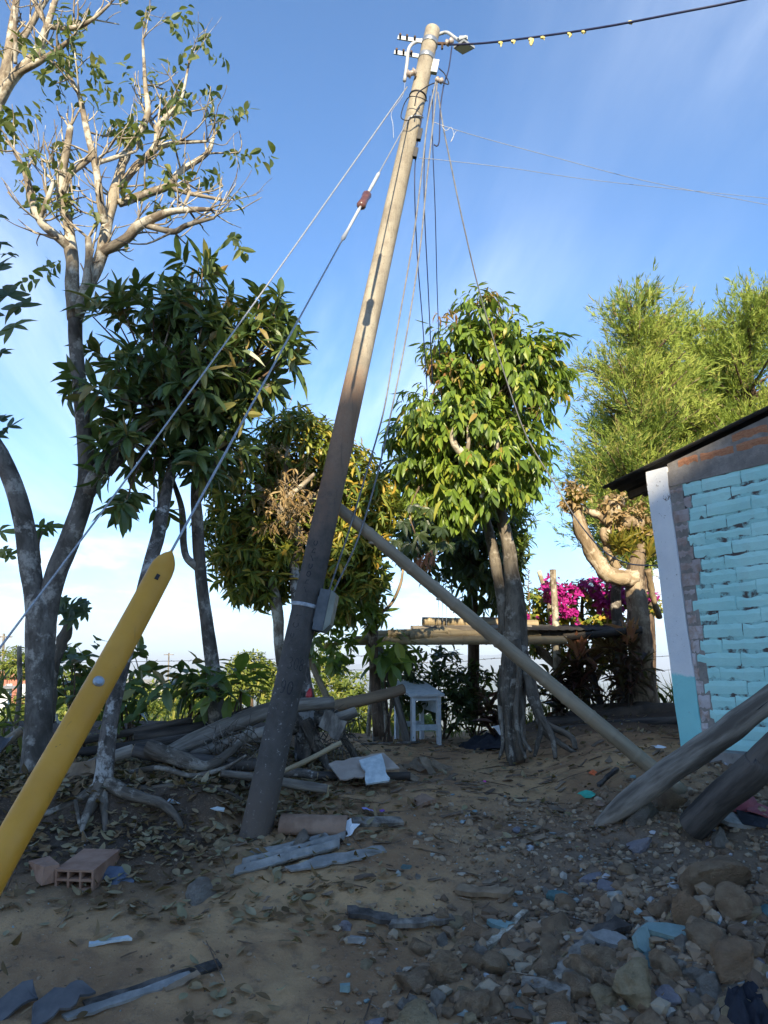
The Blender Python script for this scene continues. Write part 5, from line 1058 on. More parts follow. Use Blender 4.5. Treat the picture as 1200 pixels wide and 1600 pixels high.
shrub("spiky_plant", "dry agave-like plant at the left edge beside the forked trunk", 15, 1180, 7.4, [(10, 1130, 7.4, 15, 20, .15)], L_GRASS, 8, .34, .12, 'lance', 7, "plant", 2)
cact = thing("columnar_stem", "knobbly dark stem topped with lobed leaves right of the forked trunk", "plant", onground(P(82, 1120, 7.0)[0], 7.0))
mm = MB(); limb(mm, [(80, 1130, 7.0, 6), (86, 1050, 7.0, 6), (95, 1010, 7.0, 8), (104, 985, 7.0, 8), (108, 968, 7.0, 5)], 8, 26, .35, 25); obj("stem", mm, B_ROOT, cact, smooth=True)
for (px_, py_) in [(110, 950), (125, 945), (100, 940), (135, 955), (118, 965), (98, 958)]:
    mm = MB(); palmate(mm, P(px_, py_, 6.95+ra.uniform(-.1, .1)), np.array([ra.normal(0, .3), -1, .4]), np.array([ra.normal(0, .6), 0, ra.normal(.2, .4)]), .16, 6, ra, ra.random()); obj("leaf", mm, L_DARK, cact)
yp = thing("lobed_leaf_sapling", "young lobed-leaf shoot in the fork of the left tree", "plant", P(62, 880, 6.6))
mm = MB(); limb(mm, [(62, 880, 6.6, 2.5), (60, 850, 6.6, 2), (66, 830, 6.6, 2)], 6, 12, .1); obj("stem", mm, B_BROWN, yp, smooth=True)
for (px_, py_) in [(62, 825), (75, 822), (58, 838), (8, 862), (0, 830), (15, 870)]:
    mm = MB(); palmate(mm, P(px_, py_, 6.6), np.array([ra.normal(0, .3), -1, .4]), np.array([ra.normal(0, .6), 0, .3]), .15, 5, ra, ra.random()); obj("leaf", mm, L_TREE, yp)
# purple-leaved cordylines right of the twin trunk
for k_, (px_, py_, lab) in enumerate([(905, 1085, "purple-leaved cordyline with salmon tops near the leaning fence post"), (868, 1095, "dark purple cordyline close to the roots of the twin trunk"), (985, 1075, "small reddish cordyline beside the lopped tree trunk"), (775, 1110, "dark low cordyline left of the twin trunk roots")]):
    c = thing("cordyline", lab, "plant", onground(P(px_, py_, 10.0)[0], 10.0), "cordylines behind the twin trunk"); b = BASE[c.name]; mm = MB(); hh = [.75, .5, .8, .35][k_]; tube(mm, [b-np.array([0, 0, .05]), b+np.array([.02, 0, hh])], [.02, .014], 6, 8); obj("stem", mm, B_BROWN, c, smooth=True)
    p0 = b+np.array([0, 0, 1])*ra.uniform(.15, hh, (26, 1))+ra.normal(0, .09, (26, 3)); p_, d_, n_ = sprig(p0, np.tile([[0, 0, 1.0]], (26, 1))+ra.normal(0, .3, (26, 3)), 6, .1, .6, .8, .25, ra); L_ = ra.uniform(.16, .3, len(p_)); mm = MB(); leaves(mm, p_, d_, n_, L_, L_*.26, 'oval'); obj("foliage", mm, L_RED, c, kind='stuff')
    if k_ in (0, 2):
        p0 = b+np.array([[0, -.1, hh+.05]])+ra.normal(0, .05, (4, 3)); p_, d_, n_ = sprig(p0, np.tile([[0, 0, 1.0]], (4, 1)), 6, .1, 1.0, .4, .0, ra); mm = MB(); leaves(mm, p_, d_, n_, ra.uniform(.18, .28, len(p_)), .075, 'oval'); obj("young_leaves", mm, L_PINK, c)
# dry palm-like clump below the bougainvillea and grass tufts at the terrace edge
dp = thing("dry_leaf_clump", "fan of dry straw-coloured leaves under the right end of the shelf", "plant", onground(P(965, 1100, 10.7)[0], 10.7))
mm = MB(); limb(mm, [(975, 1105, 10.7, 9), (968, 1060, 10.7, 8), (955, 1025, 10.7, 7)], 8, 14, .2); obj("stem", mm, B_BROWN, dp, smooth=True)
p0 = P(950, 1020, 10.6)+ra.normal(0, .05, (14, 3)); p_, d_, n_ = sprig(p0, np.tile([[-.2, -.2, .9]], (14, 1))+ra.normal(0, .5, (14, 3)), 8, .04, .9, .6, .1, ra); mm = MB(); leaves(mm, p_, d_, n_, ra.uniform(.2, .42, len(p_)), .03, 'lance'); obj("foliage", mm, L_DRYLIT, dp, kind='stuff')
shrub("leafy_shrub", "green shrub with small leaves hanging below the right half of the shelf", 940, 1100, 10.9, [(945, 1020, 10.9, 25, 30, .25), (890, 1015, 10.9, 30, 18, .2), (845, 1010, 10.9, 25, 12, .2)], L_MANGO, 110, .1, .45)
# grass along the edge (nobody could count it)
mm = MB(); G = 5200; gxs = ra.uniform(-4.5, 5.5, G); gys = ra.uniform(10.9, 15.5, G); keep = fbm(gxs*1.2, gys*1.2, 4, 3) > -.1; gxs, gys = gxs[keep], gys[keep]; q = np.stack([gxs, gys, gz(gxs, gys)], -1)
leaves(mm, q, np.stack([ra.normal(0, .35, len(q)), ra.normal(0, .35, len(q)), np.ones(len(q))], -1), np.tile([[0, -1, .3]], (len(q), 1))+ra.normal(0, .4, q.shape), ra.uniform(.15, .5, len(q)), ra.uniform(.008, .018, len(q)), 'blade'); o = obj("grass", mm, L_GRASS); o['kind'] = 'stuff'; tag(o, "long grass along the edge of the terrace", "grass")
# sunlit brush on the slope beyond the terrace
brush = [(150, 1115, 15, 60, 40), (250, 1120, 14, 55, 40), (215, 1090, 18, 35, 25), (330, 1110, 17, 40, 40), (300, 1085, 20, 35, 25), (110, 1090, 19, 40, 45), (40, 1120, 16, 40, 35), (450, 1120, 14, 45, 35), (545, 1100, 14, 35, 45), (600, 1130, 13.5, 45, 40), (640, 1140, 13, 40, 30), (510, 1050, 16, 30, 55), (20, 1035, 30, 40, 20), (420, 1130, 13.2, 50, 20), (190, 1150, 13, 70, 25)]
wheres = ["left of the yellow guard", "between the yellow guard and the mottled trunk", "below the white far house", "right of the mottled trunk", "behind the mottled trunk", "right of the forked trunk", "left of the forked trunk", "behind the log pile by the leaning pole", "behind the fence posts left of the table", "just left of the white table", "behind the legs of the white table", "tall and wispy right of the leaning pole", "above the tiled far house at left edge", "behind the fallen log left of the pole", "low beyond the fallen poles at left"]
for (px_, py_, Y_, rx, ry), wh in zip(brush, wheres):
    Y_ += 6
    shrub("sunlit_bush", "yellow-green sunlit bush "+wh, px_, py_+ry, Y_, [(px_, py_, Y_, rx, ry, None), (px_+rx*.5, py_+ry*.3, Y_, rx*.6, ry*.7, None)], L_BUSH, 150, .18 if Y_ < 25 else .24, .38, n=8, stems=6, group="bushes on the slope beyond the yard")
# round tree in the middle distance
rb = np.random.default_rng(22)
fb = onground(P(390, 1100, 32)[0], 32); ft = tree("round_tree", "round yellow-green tree in the distance left of the leaning pole", fb)
mm = MB(); limb(mm, [(392, 1130, 32, 4), (392, 1090, 32, 3.5), (385, 1060, 32, 2.5)], 8, 14, .1); limb(mm, [(392, 1095, 32, 3), (405, 1060, 32, 2)], 7, 8); limb(mm, [(392, 1095, 32, 3), (372, 1065, 32, 2)], 7, 8); obj("trunk", mm, B_BROWN, ft, smooth=True)
p0, o0, _ = shell([ell(390, 1050, 32, 30, 28, 1.0), ell(372, 1065, 32, 25, 22, .8), ell(410, 1062, 32, 25, 25, .8), ell(362, 1085, 32, 20, 15, .6), ell(418, 1088, 32, 15, 15, .6)], 620, .5, rb); p_, d_, n_ = sprig(p0, unit(o0+np.array([0, 0, .4])), 8, .2, .5, .8, .1, rb); mm = MB(); leaves(mm, p_, d_, n_, rb.uniform(.12, .22, len(p_)), .09, 'oval'); obj("crown", mm, L_BUSH, ft, kind='stuff')
# ------------------------------------------------------------------ timber and bamboo
M_BAMBOO = m_simple("bamboo_dry", (.26, .20, .12), (.40, .32, .20), 6, .6, .3, 40, .003, stretch=(1.6, 1.6, .22), grain=True)
M_BAMBOOG = m_simple("bamboo_olive", (.20, .155, .105), (.33, .265, .185), 5, .6, .3, 40, .003, stretch=(1.6, 1.6, .22), grain=True)
M_WOODG = m_simple("weathered_wood", (.095, .08, .066), (.28, .245, .205), 7, .9, .7, 28, .012, stretch=(1.6, 1.6, .22), grain=True)
M_WOODD = m_simple("dark_log", (.035, .030, .027), (.12, .103, .09), 6, .85, .6, 26, .012, stretch=(1.6, 1.6, .22), grain=True)
M_WOODB = m_simple("brown_log", (.16, .11, .07), (.27, .19, .12), 6, .85, .6, 30, .008, stretch=(1.6, 1.6, .22), grain=True)
M_CUT = m_simple("cut_wood", (.45, .32, .17), (.56, .42, .24), 12, .85, .3, 60, .003)
def bamboo(mb, a, b, ra_, rb_, nodes=7, bend=0.0, open_end=False):
    a, b = np.asarray(a, float), np.asarray(b, float); L = np.linalg.norm(b-a); pts, rs = [], []; sag = unit(np.cross(b-a, (0, 1, 0)))
    nd = np.linspace(.06, .96, nodes)
    ts = sorted(set(list(np.linspace(0, 1, 40))+[x for n_ in nd for x in (n_-.006, n_, n_+.006)]))
    for t_ in ts:
        k = min(abs(t_-n_) for n_ in nd); pts.append(lerp(a, b, t_)+sag*bend*math.sin(t_*math.pi)); rs.append(lerp(ra_, rb_, t_)*(1.10 if k < .003 else .985 if k < .0075 else 1.0))
    tube(mb, pts, rs, 14, cap=not open_end)
    if open_end:
        d = unit(pts[-1]-pts[-2]); tube(mb, [pts[-1], pts[-1]-d*.002, pts[-1]-d*.1], [rs[-1], rs[-1]*.8, rs[-1]*.75], 14, cap=True)
        d = unit(pts[0]-pts[1]); tube(mb, [pts[0], pts[0]-d*.002, pts[0]-d*.1], [rs[0], rs[0]*.8, rs[0]*.75], 14, cap=True)
    return mb
# bamboo prop against the leaning pole
pr0 = P(523, 789, 6.05); pr1 = gpx(1064, 1232)-np.array([0, 0, .03]); mm = MB()
prop = thing("bamboo_prop", "long bamboo pole propping up the leaning concrete pole", "bamboo pole", pr1)
bamboo(mm, pr1, pr0, .062, .048, 15, .0); obj("culm", mm, M_BAMBOOG, prop, smooth=True)
for (px_, py_, s_) in [(668, 935, -1), (565, 846, -1)]:
    tt = np.linspace(0, 1, 200); 
    q = min((lerp(pr0, pr1, t_) for t_ in tt), key=lambda w: abs((800-FPX*((w-CAM) @ np.array([0, -math.sin(PITCH), math.cos(PITCH)]))/((w-CAM) @ np.array([0, math.cos(PITCH), math.sin(PITCH)])))-py_-2))
    mm = MB(); tube(mm, [q, q+np.array([-.10, -.03, .0])], [.016, .011], 7); obj("branch_stub", mm, M_BAMBOOG, prop, smooth=True)
# two heavy logs lying up against the house on the right
l0 = gpx(938, 1286); l1 = P(1260, 1050, 5.15); mm = MB(); lg = thing("leaning_log", "grey cracked log leaning in from the right, upper of the two", "log", l0)
tube(mm, [l0+unit(l0-l1)*.05, lerp(l0, l1, .12), lerp(l0, l1, .35)+np.array([0, 0, .01]), lerp(l0, l1, .62)-np.array([0, 0, .012]), lerp(l0, l1, .82), l1+unit(l1-l0)*.8], [.03, .075, .088, .095, .082, .078], 18, 60, rough=.10, rfreq=7); obj("trunk", mm, M_WOODG, lg, smooth=True)
for k_ in range(7):
    a = lerp(l0, l1, .2+.1*k_)+np.array([0, -.085, .035+.012*math.sin(k_*2.1)]); mm = MB(); tube(mm, [a, a+(l1-l0)*.05+np.array([0, 0, -.004]), a+(l1-l0)*.10], [.0015, .0045, .0015], 5, 8); obj("crack", mm, M_INK, lg)
l2 = P(1078, 1243, 5.5); l2[2] = float(gz(l2[0], l2[1]))+.10; l3 = P(1262, 1118, 4.75); mm = MB(); lg = thing("leaning_log", "dark round log leaning in from the right, lower of the two", "log", l2)
tube(mm, [l2, l2+(l3-l2)*.02, lerp(l2, l3, .3), lerp(l2, l3, .6)-np.array([0, 0, .02]), lerp(l2, l3, .72), l3+unit(l3-l2)*.8], [.095, .105, .102, .108, .09, .088], 18, 50, rough=.06, rfreq=8); obj("trunk", mm, M_WOODD, lg, smooth=True)
# bamboo shelf under the trees
Y = 9.8; sh = thing("bamboo_shelf", "bamboo storage shelf on crooked posts between the trees", "shelf", onground(P(588, 1150, Y)[0], Y))
for nm, (a, b, ra_) in {"rail": ((553, 1001, Y), (885, 1000, Y), .062)}.items():
    mm = MB(); bamboo(mm, P(*a), P(*b), ra_, ra_*.9, 9, 0, True); obj("front_rail", mm, M_BAMBOO, sh, smooth=True)
mm = MB(); bamboo(mm, P(880, 996, Y+.1), P(1002, 984, Y+.1), .05, .05, 4); obj("front_rail", mm, M_WOODD, sh, smooth=True)
mm = MB(); bamboo(mm, P(570, 990, Y+.8), P(1000, 985, Y+.8), .045, .045, 10); obj("back_rail", mm, M_BAMBOO, sh, smooth=True)
for px_, top, off in [(586, 930, 0), (590, 1000, .8), (868, 890, .45), (990, 990, .7)]:
    a = P(px_+4, 1155, Y+off); a[2] = float(gz(a[0], a[1]))-.1; b = P(px_-4, top, Y+off); mm = MB(); tube(mm, [a, lerp(a, b, .5)+np.array([.02, 0, 0]), b], [.06, .052, .045], 9, 16, rough=.15); obj("post", mm, M_WOODG if px_ < 600 else B_PALE, sh, smooth=True)
a = onground(P(640, 1150, Y)[0], Y); mm = MB(); tube(mm, [a-np.array([0, 0, .1]), P(615, 1080, Y), P(592, 1012, Y)], [.06, .05, .04], 9, 12, rough=.15); obj("brace", mm, M_WOODG, sh, smooth=True)
loose = [((606, 990, Y), (700, 986, Y), .05, M_BAMBOO, "short sunlit bamboo piece lying on the left end of the shelf"), ((640, 993, Y-.05), (760, 990, Y+.1), .055, M_BAMBOO, "bamboo piece lying on the shelf just above the front rail"), ((642, 984, Y+.2), (830, 982, Y+.3), .055, M_WOODG, "grey bamboo culm with dark open end in the middle of the shelf stack"), ((660, 971, Y+.35), (840, 975, Y+.5), .06, M_BAMBOO, "topmost thick bamboo culm of the shelf stack"), ((800, 990, Y+.15), (1000, 990, Y+.3), .06, M_WOODD, "dark pole on the right half of the shelf"), ((690, 996, Y+.3), (900, 992, Y+.4), .05, M_WOODG, "long grey pole at the back of the shelf")]
for k_, (a, b, r_, mt, lab) in enumerate(loose):
    mm = MB(); bamboo(mm, P(*a), P(*b), r_, r_*.9, 5, 0, True); solo("bamboo_culm", lab, "bamboo pole", mm, mt, "culms stored on the shelf", True)
M_CARD = m_simple("brown_sheet", (.22, .14, .09), (.32, .21, .14), 5, .9, .3, 30, .004)
mm = MB(); plank(mm, P(688, 986, Y+.05), P(838, 988, Y+.1), .12, .015, (0, -.6, .7), 8, .3, .02, 3); solo("torn_board", "torn light brown panel lying across the bamboo shelf", "board", mm, M_BAMBOO)
mm = MB(); plank(mm, P(700, 972, Y+.4), P(800, 972, Y+.5), .5, .015, (0, -.35, .9), 8, .15, .03, 4); mm2 = mm; solo("rusty_sheet", "reddish brown sheet peaked on top of the shelf", "sheet", mm, M_CARD)
mm = MB(); sheet(mm, P(812, 984, Y-.1), P(985, 984, Y+.15)-P(812, 984, Y-.1), np.array([0, .55, .1]), 26, 3, .014, .12); solo("roofing_sheet", "dark corrugated sheet covering the right half of the shelf", "sheet", mm, M_ROOF, smooth=True)
for k_, px_ in enumerate((685, 691, 697)): wire("hanging_string", ["left", "middle", "right"][k_]+" of three thin strings hanging onto the shelf", "string", [(px_-2, 900, Y), (px_, 940, Y), (px_+1, 985, Y)], .003, M_STEELW, 12, 4)
# barbed wire fence and its posts
fz = [("fence_post", "slanting fence post behind the table's left side", (608, 1155), (572, 980), 10.9, .05), ("fence_post", "thin straight fence post beside the shelf's left post", (575, 1150), (578, 985), 11.2, .03), ("fence_post", "dark leaning fence post below the bougainvillea", (940, 1115), (913, 1018), 10.6, .05), ("fence_post", "pale crooked post under the shelf's right half", (873, 1110), (864, 1000), 10.8, .045), ("fence_post", "slim dark fence post near the lopped tree", (918, 1112), (912, 1060), 10.8, .035), ("fence_post", "sawn post top rising beside the bougainvillea", (868, 1000), (842, 892), 11.0, .04), ("fence_post", "thin sapling stake at the left picture edge", (20, 1180), (30, 1010), 8.0, .028)]
for nm, lab, a, b, Y_, r_ in fz:
    a_ = P(a[0], a[1], Y_); a_[2] = float(gz(a_[0], a_[1]))-.05 if a[1] > 1010 else a_[2]; b_ = P(b[0], b[1], Y_); mm = MB(); tube(mm, [a_, lerp(a_, b_, .55)+np.array([.03, 0, 0]), b_], [r_*1.1, r_, r_*.85], 8, 14, rough=.18); solo(nm, lab, "post", mm, M_WOODD if "dark" in lab else B_PALE, "posts of the wire fence", True)
mm = MB(); limb(mm, [(830, 1005, 10.9, 6), (850, 1022, 10.9, 7), (868, 1040, 10.9, 6), (880, 1050, 10.9, 4)], 8, 16, .15); solo("crooked_branch", "sunlit crooked branch below the right half of the shelf", "branch", mm, B_PALE, smooth=True)
for k_, (py_, lab) in enumerate([(1030, "upper strand of barbed wire behind the table"), (1052, "middle strand of barbed wire behind the table"), (1080, "lower strand of barbed wire behind the table")]):
    pts = [P(-60, py_+8, 11.6), P(200, py_+4, 11.5), P(420, py_, 11.4), P(575, py_-5, 11.2), P(680, py_+6, 11.2), P(790, py_-2, 11.2), P(915, py_+2, 10.8), P(1060, py_-6, 11)]
    o, c_ = wire("barbed_wire", lab, "wire", [tuple(q)+(0,) for q in pts], .0035, M_IRON, 120, 5); mm = MB()
    for q in c_[::2]: d_ = rng.normal(0, .02, 3); tube(mm, [q-d_, q+d_], .0028, 4)
    bo = obj("barb", mm, M_IRON); bo.parent = o; bo.location = -BASE[o.name]; bo['kind'] = 'stuff'

# ------------------------------------------------------------------ small white table
M_WHITEP = m_simple("chipped_white_paint", (.50, .54, .56), (.66, .69, .70), 14, .7, .4, 50, .004, lo=.28, hi=.5); M_WHITEP2 = m_simple("pale_blue_paint", (.40, .47, .50), (.56, .62, .64), 16, .75, .4, 50, .004)
tb0 = gpx(684, 1164); ty = math.radians(27); ex = np.array([math.cos(ty), math.sin(ty), 0]); ey = np.array([-math.sin(ty), math.cos(ty), 0]); ez = np.array([0, 0, 1.0])
tb = thing("small_table", "small white painted wooden table with slanted top below the shelf", "table", tb0)
s_ = wpx(684, 1120, tb0[1], 1); wd, dp_ = 46*s_, .44; zt = 76*s_; O = tb0-ex*wd*.95
for ux, uy in ((0, 0), (1, 0), (0, 1), (1, 1)):
    q = O+ex*wd*ux+ey*dp_*uy; g_ = float(gz(q[0], q[1])); zb = g_-.01; top = tb0[2]+zt+(.10 if uy else 0); mm = MB(); hexa(mm, (q[0], q[1], (zb+top)/2), ex*.024, ey*.024, (0, 0, (top-zb)/2)); obj("leg", mm, M_WHITEP, tb)
mm = MB(); c_ = O+ex*wd/2+ey*dp_/2; plank(mm, c_-ex*(wd/2+.07)+ez*(zt+.075), c_+ex*(wd/2+.06)+ez*(zt+.075), dp_+.14, .028, unit(ez-ey*.30), 6, .01, 0, 1); obj("top", mm, M_WHITEP, tb)
for uy, hh in ((0, .22), (1, .24)): mm = MB(); bar(mm, O+ey*dp_*uy+ez*hh+ex*.025, O+ex*(wd-.025)+ey*dp_*uy+ez*hh, .022, .07); obj("stretcher", mm, M_WHITEP2, tb)
for uy, hh in ((0, zt-.035), (1, zt+.05)): mm = MB(); bar(mm, O+ey*dp_*uy+ez*hh+ex*.025, O+ex*(wd-.025)+ey*dp_*uy+ez*hh, .02, .075); obj("apron", mm, M_WHITEP, tb)
mm = MB(); bar(mm, O+ex*wd+ey*.03+ez*(zt-.16), O+ex*wd+ey*(dp_+.08)+ez*(zt-.10), .022, .15); obj("side_board", mm, M_WHITEP2, tb)
mm = MB(); bar(mm, O+ex*wd+ey*.026+ez*.2, O+ex*wd+ey*(dp_-.026)+ez*.2, .022, .06); obj("stretcher", mm, M_WHITEP2, tb)

# ------------------------------------------------------------------ log pile left of the big trunk
def logp(name, label, pts, mat, cut=True, rough=.08, rf=6, sides=14, cat="log", group=None, cutcol=None):
    q = np.array([P(a, b, c) for a, b, c, d in pts]); r_ = np.array([wpx(*p) for p in pts]); lg_ = thing(name, label, cat, q[0], group); mm = MB(); tube(mm, q, r_, sides, 8*len(pts), rough=rough, rfreq=rf); obj("trunk", mm, mat, lg_, smooth=True)
    if cut:
        d = unit(q[-1]-q[-2]); mm = MB(); tube(mm, [q[-1]-d*.002, q[-1]+d*.004], [r_[-1]*.97, r_[-1]*.92], sides, rough=rough, rfreq=rf); obj("cut_end", mm, cutcol or M_CUT, lg_)
    return lg_
logp("fallen_log", "long grey fallen log running up behind the leaning pole", [(262, 1178, 7.0, 12.3), (310, 1155, 7.1, 13.9), (380, 1125, 7.25, 13.9), (440, 1105, 7.4, 11.5), (520, 1098, 7.6, 9.84)], M_WOODG)
logp("fallen_log", "brown log with sawn end pointing at the white table", [(470, 1118, 8.3, 9.84), (540, 1100, 8.5, 9.84), (600, 1086, 8.7, 9.02), (630, 1076, 8.8, 8.2)], M_WOODB, cutcol=M_WOODB)
logp("fallen_log", "short pale grey log end right of the big rooted trunk", [(500, 1130, 7.6, 9), (530, 1122, 7.6, 9), (556, 1112, 7.65, 8)], M_WOODG)
logp("fallen_log", "grey log with fresh sawn left end in front of the pile", [(420, 1195, 6.7, 9.02), (330, 1192, 6.65, 11.5), (260, 1182, 6.6, 12.3), (210, 1172, 6.6, 11.5)], M_WOODD)
logp("fallen_log", "rough bark log curving over the sawn log", [(232, 1168, 6.5, 13), (265, 1180, 6.45, 12), (300, 1192, 6.4, 10), (330, 1195, 6.4, 8), (370, 1165, 6.6, 7), (392, 1140, 6.8, 6)], B_ROOT, False, .2, 10)
logp("fallen_log", "pale split log left of the slender tree's foot", [(120, 1205, 6.5, 8), (160, 1188, 6.5, 9), (208, 1172, 6.6, 10)], M_WOODG)
logp("fallen_log", "low grey log lying left of the leaning pole foot", [(345, 1208, 6.2, 5.74), (400, 1215, 6.3, 6.56), (460, 1225, 6.4, 7.38), (512, 1233, 6.4, 6.56)], M_WOODG)
logp("fallen_log", "lichen-white thin log lying right of the leaning pole", [(415, 1210, 6.6, 7), (460, 1207, 6.7, 7), (495, 1212, 6.75, 6)], B_LICHEN)
logp("fence_rail", "upper dark horizontal rail behind the yellow guard", [(110, 1160, 7.3, 6), (200, 1145, 7.3, 6), (300, 1125, 7.4, 6)], M_WOODD, False, cat="rail")
logp("fence_rail", "lower dark horizontal rail behind the yellow guard", [(100, 1178, 7.1, 7), (200, 1166, 7.1, 7), (310, 1150, 7.2, 6)], M_WOODD, False, cat="rail")
logp("fallen_log", "greenish pole end by the forked trunk at the left edge", [(-40, 1182, 6.9, 8), (0, 1165, 6.9, 8), (35, 1140, 7.0, 7)], M_BAMBOOG)
logp("fallen_log", "long dark log lying at the back of the pile under the plants", [(210, 1150, 7.3, 9), (300, 1140, 7.4, 10), (395, 1112, 7.6, 9)], M_WOODD)
logp("fallen_log", "grey split log under the long fallen log", [(300, 1180, 6.9, 7.38), (360, 1160, 7.0, 9.02), (425, 1140, 7.1, 9.02), (450, 1130, 7.2, 7.38)], M_WOODG)
logp("bent_branch", "bent bare branch lying across the front of the pile", [(196, 1208, 6.3, 4), (250, 1200, 6.25, 4), (300, 1212, 6.2, 4), (350, 1200, 6.25, 3), (385, 1180, 6.3, 2)], B_ROOT, False, .2, 12, cat="branch")
logp("bent_branch", "thin branch curving over the litter left of the pole foot", [(225, 1232, 6.0, 3), (290, 1226, 5.98, 4), (350, 1236, 5.95, 3), (380, 1250, 5.9, 2)], B_ROOT, False, .2, 12, cat="branch")
logp("thin_stick", "straight thin stick leaning on the log right of the pole foot", [(436, 1208, 6.3, 4), (480, 1188, 6.4, 4), (533, 1160, 6.5, 3.5)], M_BAMBOO, False, cat="stick")
logp("dark_timber", "dark squared timber under the loose boards", [(490, 1212, 7.0, 7), (560, 1214, 7.1, 7), (640, 1212, 7.2, 6)], M_WOODD, False, cat="timber")
mm = MB(); plank(mm, P(505, 1122, 7.5), P(535, 1142, 7.4), .18, .015, (0, -1, .2), 6, .1, 0, 9); solo("grey_board", "small grey board leaning under the pale log end", "board", mm, M_WOODG)
for k_, (a, b, lab, mt) in enumerate([((92, 1212, 6.3), (150, 1200, 6.35), "upper reddish plank behind the slender tree's foot", M_WOODB), ((90, 1240, 6.2), (158, 1228, 6.3), "lower reddish plank behind the slender tree's foot", M_WOODB)]):
    mm = MB(); plank(mm, P(*a), P(*b), .15, .04, (0, -.8, .5), 6, .06, 0, k_); solo("plank", lab, "plank", mm, mt)
M_NAVY = m_simple("navy_sheet", (.07, .07, .075), (.125, .12, .12), 6, .6, .3, 20, .006)
mm = MB(); sheet(mm, P(-60, 1158, 5.9), P(22, 1150, 6.1)-P(-60, 1158, 5.9), np.array([-.05, -.25, -.22]), 12, 3, .025, .14); solo("blue_sheet", "dark blue corrugated sheet at the left edge beside the forked trunk", "sheet", mm, M_NAVY, smooth=True)
# red seat-like plastic piece on the log
M_RED = m_simple("red_plastic", (.38, .02, .025), (.50, .035, .04), 10, .4, 0, spec=.5)
rd = thing("red_slipper", "red plastic slipper caught on the logs beside the rooted trunk", "slipper", P(500, 1108, 7.75)); mm = MB()
a, b = P(488, 1097, 7.75), P(510, 1103, 7.7); tube(mm, [a-(b-a)*.3, a, lerp(a, b, .5), b, b+(b-a)*.25], [.03, .055, .055, .05, .02], 12, 16); mm.v[0] = P(499, 1100, 7.72)+(mm.v[0]-P(499, 1100, 7.72))*np.array([1.15, 1, .5]); obj("sole", mm, M_RED, rd, smooth=True)
mm = MB(); tube(mm, [P(483, 1096, 7.78), P(483, 1086, 7.78), P(485, 1076, 7.8)], [.02, .035, .012], 10, 12); obj("strap", mm, M_RED, rd, smooth=True)
# dark cloth and paper at the twin trunk's foot
M_CLOTH = m_simple("dark_cloth", (.015, .016, .022), (.035, .036, .045), 10, .95, .5, 40, .006); M_PAPER = m_simple("white_paper", (.62, .66, .72), (.74, .77, .80), 8, .8, .3, 30, .004)
def heap(name, label, cat, c, R, hgt, mat, seed, nn=18, fr=5.0):
    c = np.asarray(c, float); u = np.linspace(-1, 1, nn); X, Y_ = np.meshgrid(u, u); rr_ = np.sqrt(X**2+Y_**2)*(1+.22*fbm(X*1.6+seed, Y_*1.6, 0*X, 2)); h_ = np.clip(1-rr_, -.08, 1)**1 
    x = c[0]+X*R[0]; y = c[1]+Y_*R[1]; ez_ = gz(x, y); z = np.where(h_ > 0, ez_+.012+hgt*np.sqrt(np.maximum(h_, 0))*(.7+.45*fbm(X*fr+seed, Y_*fr, 0*X+seed, 3)), ez_-.03)
    mb = MB(); i_ = np.arange(nn-1)[:, None]*nn; j_ = np.arange(nn-1)[None]; mb.add(np.stack([x, y, z], -1).reshape(-1, 3), np.stack([i_+j_, i_+j_+1, i_+nn+j_+1, i_+nn+j_], -1).reshape(-1, 4)); return solo(name, label, cat, mb, mat, smooth=True)
q = gpx(765, 1165); heap("dark_cloth", "crumpled dark cloth lying left of the twin trunk roots", "cloth", q, (.42, .5), .16, M_CLOTH, 2)
q = gpx(1180, 1590); heap("navy_cloth", "dark navy cloth bundle in the bottom right corner", "cloth", gpx(1178, 1612), (.12, .16), .12, m_simple("navy_cloth", (.012, .013, .02), (.024, .026, .036), 10, .95, .5), 5)
def scrap(name, label, cat, c, R, seed, mat, tilt=(0, -.5, 1), k=9, th=.004, up=0.0, crumple=.12):
    """irregular torn flat piece, slightly crumpled, with thickness"""
    r_ = np.random.default_rng(seed); c = np.asarray(c, float)+np.array([0, 0, up]); n_ = unit(tilt); u = unit(np.cross(n_, (0.3, 1, 0.1))); v = np.cross(n_, u); a = np.linspace(0, 2*math.pi, k, endpoint=False)+r_.normal(0, .15, k)
    rad = R[0]*(1+r_.normal(0, .18, k)); out = np.array([c+u*math.cos(t_)*q_+v*math.sin(t_)*q_*R[1]/R[0]+n_*r_.normal(0, crumple*R[1]) for t_, q_ in zip(a, rad)]); cen = out.mean(0)+n_*R[1]*crumple
    V = np.vstack([out, cen, out-n_*th, cen-n_*th]); F3 = [[i_, (i_+1) % k, k] for i_ in range(k)]+[[k+1+(i_+1) % k, k+1+i_, 2*k+1] for i_ in range(k)]; F4 = [[i_, k+1+i_, k+1+(i_+1) % k, (i_+1) % k] for i_ in range(k)]
    mb = MB(); mb.add(V, np.array(F3), np.array(F4)); return solo(name, label, cat, mb, mat)
scrap("paper_scrap", "white paper corner on the dark cloth by the twin trunk", "paper", P(785, 1142, 8.6), (.085, .06), 3, M_PAPER, (0, -1, .4))

